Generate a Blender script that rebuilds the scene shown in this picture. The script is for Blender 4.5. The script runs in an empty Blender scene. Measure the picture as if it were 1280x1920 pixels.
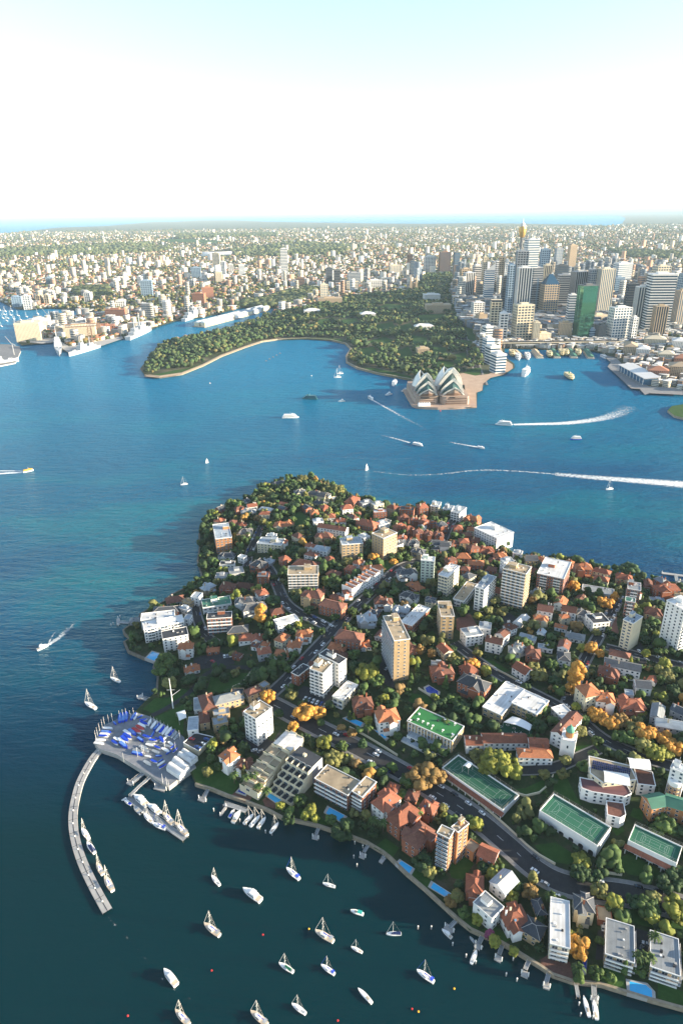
import bpy, math, random
import numpy as np
from mathutils import Vector, Matrix, geometry
SC = bpy.context.scene
COL = SC.collection
R = math.radians
# ---------------------------------------------------------------- camera
CF, CH, EYE = 1280.0, 345.0, 392.5            # focal length in photo pixels, height, eye level row
PIT = math.atan((960 - EYE) / CF); ROLL = R(0.68)
_f = np.array([0, math.cos(PIT), -math.sin(PIT)]); _u0 = np.array([0, math.sin(PIT), math.cos(PIT)]); _r0 = np.array([1., 0, 0])
_r = math.cos(ROLL) * _r0 - math.sin(ROLL) * _u0
_u = math.sin(ROLL) * _r0 + math.cos(ROLL) * _u0
cam = bpy.data.objects.new('camera', bpy.data.cameras.new('camera')); COL.objects.link(cam)
cam.data.sensor_fit = 'VERTICAL'; cam.data.sensor_height = 36.0; cam.data.lens = 36.0 * CF / 1920
cam.data.clip_start = 1.0; cam.data.clip_end = 500000
cam.matrix_world = Matrix(((_r[0], _u[0], -_f[0], 0), (_r[1], _u[1], -_f[1], 0), (_r[2], _u[2], -_f[2], CH), (0, 0, 0, 1)))
SC.camera = cam
# ---------------------------------------------------------------- light
SUN_EL, SUN_AZ = R(12.5), R(99)               # azimuth clockwise from +Y (the view direction)
sd = Vector((math.cos(SUN_EL) * math.sin(SUN_AZ), math.cos(SUN_EL) * math.cos(SUN_AZ), math.sin(SUN_EL)))
w = bpy.data.worlds.new('World'); SC.world = w; w.use_nodes = True
nt = w.node_tree; nt.nodes.clear()
sky = nt.nodes.new('ShaderNodeTexSky'); sky.sky_type = 'NISHITA'; sky.sun_disc = False
sky.sun_elevation = SUN_EL; sky.sun_rotation = SUN_AZ; sky.altitude = 0; sky.air_density = 1.0; sky.dust_density = 0.15; sky.ozone_density = 2.0
bg = nt.nodes.new('ShaderNodeBackground'); bg.inputs[1].default_value = 0.105
wo = nt.nodes.new('ShaderNodeOutputWorld')
hs = nt.nodes.new('ShaderNodeHueSaturation'); hs.inputs['Saturation'].default_value = 0.80; nt.links.new(sky.outputs[0], hs.inputs['Color']); nt.links.new(hs.outputs[0], bg.inputs[0]); nt.links.new(bg.outputs[0], wo.inputs[0])
sl = bpy.data.lights.new('sun', 'SUN'); sl.energy = 5.0; sl.angle = R(0.5); sl.color = (1.0, 0.84, 0.62)
so = bpy.data.objects.new('sun', sl); COL.objects.link(so); so.rotation_euler = sd.to_track_quat('Z', 'Y').to_euler()
SC.view_settings.view_transform = 'Standard'; SC.view_settings.look = 'None'
SC.view_settings.exposure = 1.88; SC.view_settings.gamma = 1.0; SC.view_settings.use_curve_mapping = False
SC.cycles.max_bounces = 5; SC.cycles.diffuse_bounces = 2; SC.cycles.glossy_bounces = 2; SC.cycles.transmission_bounces = 2
SC.cycles.volume_bounces = 2; SC.cycles.transparent_max_bounces = 8; SC.cycles.use_denoising = True
SC.cycles.sample_clamp_indirect = 4
# ---------------------------------------------------------------- projection: photo pixel -> place
def ray(px, py): return _f * CF + _r * (px - 640) - _u * (py - 960)
def P(px, py, z=0.0):
    d = ray(px, py); t = (z - CH) / d[2]; return Vector((d[0] * t, d[1] * t, z))
def PX(x, y, z):
    v = np.array([x, y, z - CH]); k = CF / v.dot(_f); return (640 + v.dot(_r) * k, 960 - v.dot(_u) * k)
# ---------------------------------------------------------------- materials
MATS = {}
def new_mat(name):
    m = bpy.data.materials.new(name); m.use_nodes = True
    nt = m.node_tree; return m, nt, nt.nodes['Principled BSDF']
def N(nt, t, **kw):
    n = nt.nodes.new(t)
    for k, v in kw.items():
        if k.startswith('i_'): n.inputs[k[2:].replace('_', ' ')].default_value = v
        else: setattr(n, k, v)
    return n
def ramp(nt, fac, stops):
    r = nt.nodes.new('ShaderNodeValToRGB'); nt.links.new(fac, r.inputs[0])
    e = r.color_ramp.elements
    while len(e) < len(stops): e.new(0.5)
    for i, (p, c) in enumerate(stops):
        e[i].position = p; e[i].color = (c[0], c[1], c[2], 1) if not isinstance(c, (int, float)) else (c, c, c, 1)
    return r.outputs[0]
def mat(name, c, rough=0.8, var=0.18, scale=0.35, rnd=0.12, metal=0.0, spec=0.3, bump=0.0, bscale=4.0, tile=None):
    """painted / plastered / stone surface: base colour broken up by two noises and a per-object shift"""
    if name in MATS: return MATS[name]
    m, nt, b = new_mat(name); L = nt.links.new
    tc = N(nt, 'ShaderNodeTexCoord')
    n1 = N(nt, 'ShaderNodeTexNoise'); n1.inputs['Scale'].default_value = scale; n1.inputs['Detail'].default_value = 6
    L(tc.outputs['Object'], n1.inputs['Vector'])
    oi = N(nt, 'ShaderNodeObjectInfo')
    a = N(nt, 'ShaderNodeMath', operation='MULTIPLY_ADD'); L(oi.outputs['Random'], a.inputs[0]); a.inputs[1].default_value = 2 * rnd; a.inputs[2].default_value = 1 - rnd
    n2 = N(nt, 'ShaderNodeMath', operation='MULTIPLY_ADD'); L(n1.outputs[0], n2.inputs[0]); n2.inputs[1].default_value = 2 * var * 1.6; n2.inputs[2].default_value = 1 - var * 1.6
    mu = N(nt, 'ShaderNodeMath', operation='MULTIPLY'); L(a.outputs[0], mu.inputs[0]); L(n2.outputs[0], mu.inputs[1])
    out = mu.outputs[0]
    if tile:
        wv = N(nt, 'ShaderNodeTexBrick'); wv.inputs['Scale'].default_value = 1.0
        wv.inputs['Brick Width'].default_value = tile[0]; wv.inputs['Row Height'].default_value = tile[1]; wv.inputs['Mortar Size'].default_value = tile[2]
        wv.inputs['Color1'].default_value = (1, 1, 1, 1); wv.inputs['Color2'].default_value = (.78, .78, .78, 1); wv.inputs['Mortar'].default_value = (tile[3],) * 3 + (1,)
        L(tc.outputs['Object'], wv.inputs['Vector'])
        m2 = N(nt, 'ShaderNodeMath', operation='MULTIPLY'); L(out, m2.inputs[0]); L(wv.outputs[0], m2.inputs[1]); out = m2.outputs[0]
    mx = N(nt, 'ShaderNodeVectorMath', operation='SCALE'); mx.inputs[0].default_value = c[:3]; L(out, mx.inputs['Scale'])
    L(mx.outputs[0], b.inputs['Base Color'])
    b.inputs['Roughness'].default_value = rough; b.inputs['Metallic'].default_value = metal; b.inputs['Specular IOR Level'].default_value = spec
    if bump:
        n3 = N(nt, 'ShaderNodeTexNoise'); n3.inputs['Scale'].default_value = bscale; n3.inputs['Detail'].default_value = 4; L(tc.outputs['Object'], n3.inputs['Vector'])
        bp = N(nt, 'ShaderNodeBump'); bp.inputs['Strength'].default_value = bump; bp.inputs['Distance'].default_value = 0.3
        L(n3.outputs[0], bp.inputs['Height']); L(bp.outputs[0], b.inputs['Normal'])
    MATS[name] = m; return m
def attr_mat(name, rough=0.85, nscale=0.05, nvar=0.3, spec=0.2):
    """colour comes from the per-piece colour stored on the mesh"""
    m, nt, b = new_mat(name); L = nt.links.new
    at = N(nt, 'ShaderNodeAttribute', attribute_name='tint')
    g = N(nt, 'ShaderNodeNewGeometry'); n1 = N(nt, 'ShaderNodeTexNoise'); n1.inputs['Scale'].default_value = nscale; n1.inputs['Detail'].default_value = 5
    L(g.outputs['Position'], n1.inputs['Vector'])
    a = N(nt, 'ShaderNodeMath', operation='MULTIPLY_ADD'); L(n1.outputs[0], a.inputs[0]); a.inputs[1].default_value = 2 * nvar; a.inputs[2].default_value = 1 - nvar
    mx = N(nt, 'ShaderNodeVectorMath', operation='SCALE'); L(at.outputs['Color'], mx.inputs[0]); L(a.outputs[0], mx.inputs['Scale'])
    L(mx.outputs[0], b.inputs['Base Color']); b.inputs['Roughness'].default_value = rough; b.inputs['Specular IOR Level'].default_value = spec
    MATS[name] = m; return m
def glass_mat(name, c=(.03, .05, .07), rough=0.12, met=0.0):
    m, nt, b = new_mat(name); oi = N(nt, 'ShaderNodeObjectInfo')
    a = N(nt, 'ShaderNodeMath', operation='MULTIPLY_ADD'); nt.links.new(oi.outputs['Random'], a.inputs[0]); a.inputs[1].default_value = 1.3; a.inputs[2].default_value = 0.45
    mx = N(nt, 'ShaderNodeVectorMath', operation='SCALE'); mx.inputs[0].default_value = c[:3]; nt.links.new(a.outputs[0], mx.inputs['Scale'])
    nt.links.new(mx.outputs[0], b.inputs['Base Color']); b.inputs['Roughness'].default_value = rough; b.inputs['Metallic'].default_value = met; b.inputs['Specular IOR Level'].default_value = 0.3
    MATS[name] = m; return m
# ---------------------------------------------------------------- mesh building
class MB:
    def __init__(s): s.v = []; s.f = []; s.m = []; s.mats = []
    def mi(s, m):
        if m not in s.mats: s.mats.append(m)
        return s.mats.index(m)
    def poly(s, pts, m):
        i = len(s.v); s.v += [tuple(p) for p in pts]; s.f.append(tuple(range(i, i + len(pts)))); s.m.append(s.mi(m))
    def box(s, x0, x1, y0, y1, z0, z1, m, top=None, bottom=True):
        i = len(s.v); s.v += [(x0, y0, z0), (x1, y0, z0), (x1, y1, z0), (x0, y1, z0), (x0, y0, z1), (x1, y0, z1), (x1, y1, z1), (x0, y1, z1)]
        k = s.mi(m); kt = s.mi(top) if top else k
        fs = [((0, 1, 5, 4), k), ((1, 2, 6, 5), k), ((2, 3, 7, 6), k), ((3, 0, 4, 7), k), ((4, 5, 6, 7), kt)] + ([((3, 2, 1, 0), k)] if bottom else [])
        for f, mm in fs: s.f.append(tuple(i + a for a in f)); s.m.append(mm)
    def bar(s, a, b, r, m, n=4, r2=None):
        a = Vector(a); b = Vector(b); d = (b - a)
        if d.length < 1e-6: return
        d.normalize(); t = Vector((0, 0, 1)) if abs(d.z) < .9 else Vector((1, 0, 0))
        u = d.cross(t).normalized(); v = d.cross(u); i = len(s.v); r2 = r if r2 is None else r2
        for p, rr in ((a, r), (b, r2)):
            for k in range(n):
                an = 2 * math.pi * (k + .5) / n; s.v.append(tuple(p + u * rr * math.cos(an) + v * rr * math.sin(an)))
        mm = s.mi(m)
        for k in range(n): s.f.append((i + k, i + (k + 1) % n, i + n + (k + 1) % n, i + n + k)); s.m.append(mm)
        s.f.append(tuple(i + k for k in range(n))[::-1]); s.m.append(mm); s.f.append(tuple(i + n + k for k in range(n))); s.m.append(mm)
    def prism(s, pts, z0, z1, m, top=None):
        n = len(pts); i = len(s.v); s.v += [(p[0], p[1], z0) for p in pts] + [(p[0], p[1], z1) for p in pts]
        k = s.mi(m); kt = s.mi(top) if top else k
        for a in range(n): s.f.append((i + a, i + (a + 1) % n, i + n + (a + 1) % n, i + n + a)); s.m.append(k)
        s.f.append(tuple(range(i + n, i + 2 * n))); s.m.append(kt); s.f.append(tuple(range(i, i + n))[::-1]); s.m.append(k)
    def lathe(s, prof, m, n=16, c=(0, 0)):
        i = len(s.v); mm = s.mi(m)
        for r, z in prof:
            for k in range(n): a = 2 * math.pi * k / n; s.v.append((c[0] + r * math.cos(a), c[1] + r * math.sin(a), z))
        for j in range(len(prof) - 1):
            for k in range(n):
                s.f.append((i + j * n + k, i + j * n + (k + 1) % n, i + (j + 1) * n + (k + 1) % n, i + (j + 1) * n + k)); s.m.append(mm)
        s.f.append(tuple(i + (len(prof) - 1) * n + k for k in range(n))); s.m.append(mm)
    def mesh(s, name):
        me = bpy.data.meshes.new(name); me.from_pydata(s.v, [], s.f)
        for m in s.mats: me.materials.append(m)
        if len(s.mats) > 1: me.polygons.foreach_set('material_index', s.m)
        me.update(); return me
def obj(name, me, parent=None, loc=None, rot=None, scale=None, **props):
    if isinstance(me, MB): me = me.mesh(name)
    o = bpy.data.objects.new(name, me); COL.objects.link(o)
    if parent: o.parent = parent
    if loc is not None: o.location = loc
    if rot is not None: o.rotation_euler = (0, 0, rot)
    if scale is not None: o.scale = scale
    for k, v in props.items(): o[k] = v
    return o
def thing(name, label, cat, loc=(0, 0, 0), rot=0, group=None, me=None):
    if isinstance(me, MB): me = me.mesh(name)
    o = bpy.data.objects.new(name, me); COL.objects.link(o); o.location = loc; o.rotation_euler = (0, 0, rot)
    if label: o['label'] = label
    o['category'] = cat
    if group: o['group'] = group
    return o
KIDS = {}
def copy_tree(src, loc, rot=0, label=None, parent=None, scale=None):
    def rec(o, par):
        c = o.copy(); COL.objects.link(c)
        if par: c.parent = par
        for ch in KIDS.get(o.name, []): rec(ch, c)
        return c
    if src.name not in KIDS:
        def walk(o):
            KIDS[o.name] = list(o.children)
            for ch in o.children: walk(ch)
        walk(src)
    c = rec(src, parent); c.location = loc; c.rotation_euler = (0, 0, rot)
    if scale: c.scale = scale
    if label: c['label'] = label
    return c
def big_mesh(name, V, F, tint=None, mats=(), smooth=False, fm=None):
    """numpy arrays straight into one mesh; F is (n,3) or (n,4)"""
    me = bpy.data.meshes.new(name); n, k = F.shape
    me.vertices.add(len(V)); me.vertices.foreach_set('co', V.astype(np.float32).ravel())
    me.loops.add(n * k); me.loops.foreach_set('vertex_index', F.astype(np.int32).ravel())
    me.polygons.add(n); me.polygons.foreach_set('loop_start', np.arange(0, n * k, k, dtype=np.int32))
    me.polygons.foreach_set('loop_total', np.full(n, k, dtype=np.int32))
    for m in mats: me.materials.append(m)
    if fm is not None: me.polygons.foreach_set('material_index', fm.astype(np.int32))
    me.update(calc_edges=True)
    if tint is not None:
        a = me.attributes.new('tint', 'FLOAT_COLOR', 'POINT'); t4 = np.ones((len(V), 4), np.float32); t4[:, :3] = tint; a.data.foreach_set('color', t4.ravel())
    me.validate()
    return me
# ================================================================= SETTING
# ---- water
def water_material():
    m, nt, b = new_mat('harbour_water'); L = nt.links.new
    g = N(nt, 'ShaderNodeNewGeometry')
    def noise(sx, sy, rot, det, sc=1.0, rough=.55):
        mp = N(nt, 'ShaderNodeMapping'); mp.inputs['Rotation'].default_value = (0, 0, R(rot)); mp.inputs['Scale'].default_value = (sx, sy, 1); L(g.outputs['Position'], mp.inputs[0])
        n = N(nt, 'ShaderNodeTexNoise'); n.inputs['Scale'].default_value = sc; n.inputs['Detail'].default_value = det; n.inputs['Roughness'].default_value = rough; L(mp.outputs[0], n.inputs['Vector']); return n.outputs[0]
    big = noise(.0022, .005, 20, 3)
    col = ramp(nt, big, [(.36, (.0003, .030, .10)), (.50, (.0004, .062, .13)), (.64, (.0006, .115, .145))])
    # shallow green cove near the camera
    sx = N(nt, 'ShaderNodeSeparateXYZ'); L(g.outputs['Position'], sx.inputs[0])
    mr = N(nt, 'ShaderNodeMapRange'); mr.inputs['From Min'].default_value = 560; mr.inputs['From Max'].default_value = 300; L(sx.outputs['Y'], mr.inputs['Value'])
    mx = N(nt, 'ShaderNodeMix', data_type='RGBA'); L(mr.outputs[0], mx.inputs['Factor']); L(col, mx.inputs['A']); mx.inputs['B'].default_value = (.0000, .021, .026, 1)
    # outer harbour is brighter and bluer than the cove
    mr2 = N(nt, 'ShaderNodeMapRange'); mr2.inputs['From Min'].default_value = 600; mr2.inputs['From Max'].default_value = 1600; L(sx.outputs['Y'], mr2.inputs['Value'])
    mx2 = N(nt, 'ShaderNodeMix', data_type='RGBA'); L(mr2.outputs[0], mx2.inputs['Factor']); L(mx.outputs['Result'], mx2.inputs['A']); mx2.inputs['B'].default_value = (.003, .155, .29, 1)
    w1 = noise(.16, .42, 14, 3); w2 = noise(.035, .11, 24, 4); w3 = noise(.8, 1.6, 5, 2)
    s1 = N(nt, 'ShaderNodeMath', operation='MULTIPLY_ADD'); L(w2, s1.inputs[0]); s1.inputs[1].default_value = 2.6; L(w1, s1.inputs[2])
    s2 = N(nt, 'ShaderNodeMath', operation='MULTIPLY_ADD'); L(w3, s2.inputs[0]); s2.inputs[1].default_value = .25; L(s1.outputs[0], s2.inputs[2])
    # calm cove, choppy harbour
    mr3 = N(nt, 'ShaderNodeMapRange'); mr3.inputs['From Min'].default_value = 300; mr3.inputs['From Max'].default_value = 650; mr3.inputs['To Min'].default_value = .12; mr3.inputs['To Max'].default_value = 1.0; L(sx.outputs['Y'], mr3.inputs['Value'])
    bp = N(nt, 'ShaderNodeBump'); L(mr3.outputs[0], bp.inputs['Strength']); bp.inputs['Distance'].default_value = 2.0; L(s2.outputs[0], bp.inputs['Height'])
    # body colour under a glossy skin; the skin never mirrors fully because real chop tilts away from grazing
    nt.nodes.remove(b); df = N(nt, 'ShaderNodeBsdfDiffuse'); L(mx2.outputs['Result'], df.inputs['Color']); gl = N(nt, 'ShaderNodeBsdfGlossy'); gl.inputs['Roughness'].default_value = .14; gl.inputs['Color'].default_value = (.62, .88, 1, 1)
    L(bp.outputs[0], gl.inputs['Normal']); L(bp.outputs[0], df.inputs['Normal']); fr = N(nt, 'ShaderNodeFresnel'); fr.inputs['IOR'].default_value = 1.33; L(bp.outputs[0], fr.inputs['Normal'])
    mf = N(nt, 'ShaderNodeMath', operation='MULTIPLY'); L(fr.outputs[0], mf.inputs[0]); mf.inputs[1].default_value = .72; mf2 = N(nt, 'ShaderNodeMath', operation='MINIMUM'); L(mf.outputs[0], mf2.inputs[0]); mf2.inputs[1].default_value = .24
    ms = N(nt, 'ShaderNodeMixShader'); L(mf2.outputs[0], ms.inputs[0]); L(df.outputs[0], ms.inputs[1]); L(gl.outputs[0], ms.inputs[2]); L(ms.outputs[0], nt.nodes['Material Output'].inputs['Surface'])
    return m
WATER = water_material()
mb = MB(); mb.poly([(-150000, -60, 0), (150000, -60, 0), (150000, 160000, 0), (-150000, 160000, 0)], WATER)
obj('water', mb, kind='structure')
# ---- shorelines, traced as photo pixels and laid on the ground plane
SH1 = [(520,905),(560,898),(600,903),(640,916),(665,933),(700,945),(740,953),(790,957),(830,957),(870,966),(900,981),(935,1005),(951,1032),(965,1040),(1005,1046),(1070,1054),(1110,1063),(1145,1073),(1200,1086),(1222,1089),(1280,1097),(1420,1118),(1700,1180),(1900,1500),(1900,1990),(1500,1960),(1280,1896),(1222,1880),(1160,1861),(1125,1850),(1107,1848),(1070,1844),(1035,1832),(1010,1815),(970,1790),(940,1772),(910,1760),(882,1747),(857,1727),(830,1702),(795,1670),(762,1642),(730,1611),(717,1601),(687,1583),(655,1571),(620,1560),(590,1550),(550,1541),(530,1537),(500,1521),(460,1506),(427,1495),(400,1484),(367,1474),(357,1452),(345,1440),(300,1425),(262,1400),(240,1365),(255,1338),(267,1325),(277,1315),(295,1300),(297,1270),(289,1255),(292,1244),(270,1237),(252,1229),(242,1225),(234,1207),(245,1200),(235,1192),(232,1185),(260,1165),(264,1155),(285,1142),(307,1132),(320,1120),(335,1112),(350,1105),(372,1090),(380,1087),(375,1070),(371,1055),(375,1030),(374,1005),(382,985),(390,970),(405,957),(435,947),(465,937),(480,922),(510,908)]
SHF = [(-900,640),(-300,600),(-60,556),(0,566),(18,575),(35,581),(62,582),(90,579),(112,580),(140,583),(152,589),(135,598),(100,598),(62,602),(47,611),(32,625),(33,642),(42,649),(80,646),(102,643),(106,652),(130,664),(185,652),(232,636),(283,620),(307,611),(335,602),(385,596),(415,589),(460,577),(500,570),(515,578),(507,589),(480,603),(440,612),(415,625),(370,631),(335,635),(297,648),(280,672),(263,694),(272,706),(300,709),(340,703),(380,687),(415,669),(460,652),(490,642),(520,638),(575,636),(620,639),(648,646),(658,656),(649,670),(650,681),(670,692),(707,702),(745,709),(772,714),(790,722),(776,740),(774,756),(794,765),(816,768),(854,768),(876,766),(893,766),(894,737),(904,735),(905,722),(919,711),(944,705),(964,692),(963,684),(948,673),(945,661),(945,654),(1110,660),(1126,664),(1144,680),(1138,688),(1182,729),(1198,730),(1208,741),(1216,738),(1280,741),(1420,760),(1900,760)]
SHF_BACK = [(1165,421),(1130,424),(1040,425),(960,423),(880,420),(800,420),(700,419),(640,418),(560,417),(500,416),(440,413),(374,413),(330,416),(290,416),(200,424),(110,427),(75,431),(30,436),(0,439),(-200,452),(-900,505)]
def smooth_poly(pts, it=1):
    for _ in range(it):
        out = []
        for i in range(len(pts)):
            a, b = pts[i], pts[(i + 1) % len(pts)]
            out.append((a[0] * .78 + b[0] * .22, a[1] * .78 + b[1] * .22)); out.append((a[0] * .22 + b[0] * .78, a[1] * .22 + b[1] * .78))
        pts = out
    return pts
POLY1 = [tuple(P(x, y))[:2] for x, y in SH1]
POLYF = [tuple(P(x, y))[:2] for x, y in SHF] + [(9000, 1500), (60000, 9000), (120000, 150000), (21000, 150000), tuple(P(925, 390.6))[:2], tuple(P(990, 391.6))[:2], tuple(P(1070, 393.6))[:2], tuple(P(1130, 396.5))[:2], tuple(P(1150, 401))[:2], tuple(P(1172, 409))[:2]] + [tuple(P(x, y))[:2] for x, y in SHF_BACK]
def seg_arrays(poly):
    a = np.array(poly); b = np.roll(a, -1, 0); return a, b
SEG1, SEGF = seg_arrays(POLY1), seg_arrays(POLYF)
def sdist(pts, seg):
    """distance to the outline, positive inside; pts (n,2)"""
    a, b = seg; pts = np.atleast_2d(pts); out = np.empty(len(pts))
    for s in range(0, len(pts), 4000):
        p = pts[s:s + 4000, None, :]; d = b - a
        t = np.clip(((p - a) * d).sum(-1) / (d * d).sum(-1), 0, 1)
        dist = np.sqrt((((a + t[..., None] * d) - p) ** 2).sum(-1)).min(1)
        cond = (a[:, 1] > p[..., 1]) != (b[:, 1] > p[..., 1])
        with np.errstate(divide='ignore', invalid='ignore'):
            xi = a[:, 0] + (p[..., 1] - a[:, 1]) / (b[:, 1] - a[:, 1]) * d[:, 0]
        ins = ((cond & (p[..., 0] < xi)).sum(1) % 2) == 1
        out[s:s + 4000] = np.where(ins, dist, -dist)
    return out
def sst(x): x = np.clip(x, 0, 1); return x * x * (3 - 2 * x)
_rs = np.random.RandomState(4)
_wv = [(_rs.uniform(-1, 1, 2), _rs.uniform(0, 6.28)) for _ in range(10)]
def lump(x, y, L):
    s = 0
    for i, (k, ph) in enumerate(_wv): s = s + np.sin((x * k[0] + y * k[1]) * 6.28 / L + ph)
    return s / 10
def height1(pts):
    pts = np.atleast_2d(pts); d = sdist(pts, SEG1)
    return 2.2 + 15 * sst(d / 150) + 1.2 * sst(d / 40) * lump(pts[:, 0], pts[:, 1], 180)
def heightf(pts):
    pts = np.atleast_2d(pts); d = sdist(pts, SEGF); far = sst((pts[:, 1] - 2500) / 4000)
    return 3 + sst(d / 250) * (5 + (10 + 26 * far) * (0.55 + 1.3 * lump(pts[:, 0], pts[:, 1], 2600)).clip(0, 2)) * (1 - .97 * sst((pts[:, 1] - 9000) / 6000))
def H1(x, y): return float(height1([(x, y)])[0])
def HF(x, y): return float(heightf([(x, y)])[0])
def G(px, py, far=False):
    """point on the ground seen at a photo pixel"""
    h = HF if far else H1; z = 5.0
    for _ in range(5): p = P(px, py, z); z = h(p.x, p.y)
    return Vector((p.x, p.y, z))
def terrain(name, poly, pts, hfun, m, kind='structure', edge_z=None):
    base = [Vector(p) for p in poly]; n = len(base)
    vs, es, fs, *_ = geometry.delaunay_2d_cdt(base + [Vector(p) for p in pts], [(i, (i + 1) % n) for i in range(n)], [], 1, 1e-3)
    V = np.array([(v.x, v.y) for v in vs]); Z = hfun(V)
    me = bpy.data.meshes.new(name); me.from_pydata([(x, y, z) for (x, y), z in zip(V, Z)], [], [tuple(f) for f in fs])
    me.materials.append(m); me.update()
    if len(me.polygons) and me.polygons[0].normal.z < 0: me.flip_normals()
    for p in me.polygons: p.use_smooth = True
    return obj(name, me, kind=kind)
def ground_mat(name, stops, scale, det=8, rough=.95, fine=None):
    m, nt, b = new_mat(name); L = nt.links.new; g = N(nt, 'ShaderNodeNewGeometry')
    n1 = N(nt, 'ShaderNodeTexNoise'); n1.inputs['Scale'].default_value = scale; n1.inputs['Detail'].default_value = det; n1.inputs['Roughness'].default_value = .7; L(g.outputs['Position'], n1.inputs['Vector'])
    c = ramp(nt, n1.outputs[0], stops)
    if fine:
        v = N(nt, 'ShaderNodeTexVoronoi'); v.inputs['Scale'].default_value = fine[0]; L(g.outputs['Position'], v.inputs['Vector'])
        c2 = ramp(nt, v.outputs['Color'], fine[1]); mx = N(nt, 'ShaderNodeMix', data_type='RGBA'); mx.inputs['Factor'].default_value = fine[2]
        L(c, mx.inputs['A']); L(c2, mx.inputs['B']); c = mx.outputs['Result']
    L(c, b.inputs['Base Color']); b.inputs['Roughness'].default_value = rough; b.inputs['Specular IOR Level'].default_value = .15
    MATS[name] = m; return m
GARDEN = ground_mat('garden_ground', [(.35, (.022, .035, .014)), (.5, (.03, .052, .018)), (.62, (.06, .058, .035)), (.75, (.10, .09, .065))], .12)
LAWN = ground_mat('lawn_grass', [(.3, (.022, .060, .012)), (.55, (.035, .085, .018)), (.75, (.055, .10, .028))], .22)
SUBURB = ground_mat('suburb_ground', [(.35, (.035, .05, .022)), (.5, (.06, .07, .04)), (.62, (.14, .12, .08)), (.72, (.24, .21, .17))], .012)
# near peninsula
g1 = []
xs = np.arange(-260, 1100, 9.0)
for yy in np.arange(150, 900, 9.0):
    for xx in xs: g1.append((xx + (yy % 18) / 2, yy))
g1 = np.array(g1); g1 = g1[sdist(g1, SEG1) > 3]
terrain('ground', POLY1, g1, height1, GARDEN)
# far shore, sampled evenly in the picture
g2 = []
for yy in np.arange(404, 770, 7.0):
    for xx in np.arange(-150, 1450, 16.0):
        if yy < 425 and (yy // 7) % 2: continue
        p = P(xx + (yy % 14), yy); g2.append((p.x, p.y))
g2 = np.array(g2); g2 = g2[sdist(g2, SEGF) > 12]
terrain('terrain', POLYF, g2, heightf, SUBURB)
def flat_sheet(name, pix, z, m, far=False, kind='structure', drape=None):
    pts = [P(x, y, z) for x, y in pix]
    mb = MB(); mb.poly([tuple(p) for p in pts], m); o = obj(name, mb, kind=kind)
    if o.data.polygons[0].normal.z < 0: o.data.flip_normals()
    return o
PALE = ground_mat('pale_far_land', [(.3, (.05, .07, .04)), (.55, (.09, .10, .06)), (.75, (.20, .18, .12))], .002)
# low land across the far bay and the runway spits in it
flat_sheet('far_shore', [(470,409),(520,404.5),(640,402),(760,401),(900,399.5),(1180,396.5),(1180,404),(1000,405),(800,406.5),(680,408),(560,409.5)], 6, PALE)
flat_sheet('runway_spit', [(780,418.5),(850,419),(960,424),(1010,426),(1160,424),(1100,421.5),(960,419),(880,417.6),(870,418.4),(910,420),(860,418.5)], 5, PALE)
# ---- distant hills at the right of the horizon
mb = MB(); HILL = ground_mat('hill_forest', [(.3, (.03, .05, .03)), (.7, (.06, .08, .05))], .001)
def ridge(y, x0, x1, hmax, seed, n=60):
    rr = random.Random(seed); row = []
    for i in range(n + 1):
        t = i / n; x = x0 + (x1 - x0) * t
        h = hmax * (math.sin(math.pi * min(1, t * 1.3 + .02)) if t < .38 else 1) * (.72 + .28 * math.sin(t * 9 + seed)) * (.93 + .07 * math.sin(t * 37 + seed)) + rr.uniform(-1, 1) * hmax * .02
        row.append((x, max(h, 5)))
    for (xa, ha), (xb, hb) in zip(row, row[1:]):
        mb.poly([(xa, y - 9000, 2), (xb, y - 9000, 2), (xb, y, hb), (xa, y, ha)], HILL); mb.poly([(xb, y + 9000, 2), (xa, y + 9000, 2), (xa, y, ha), (xb, y, hb)], HILL)
ridge(52000, 13000, 60000, 470, 3); ridge(36000, 15000, 42000, 235, 8)
obj('hills', mb, kind='structure')
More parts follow.
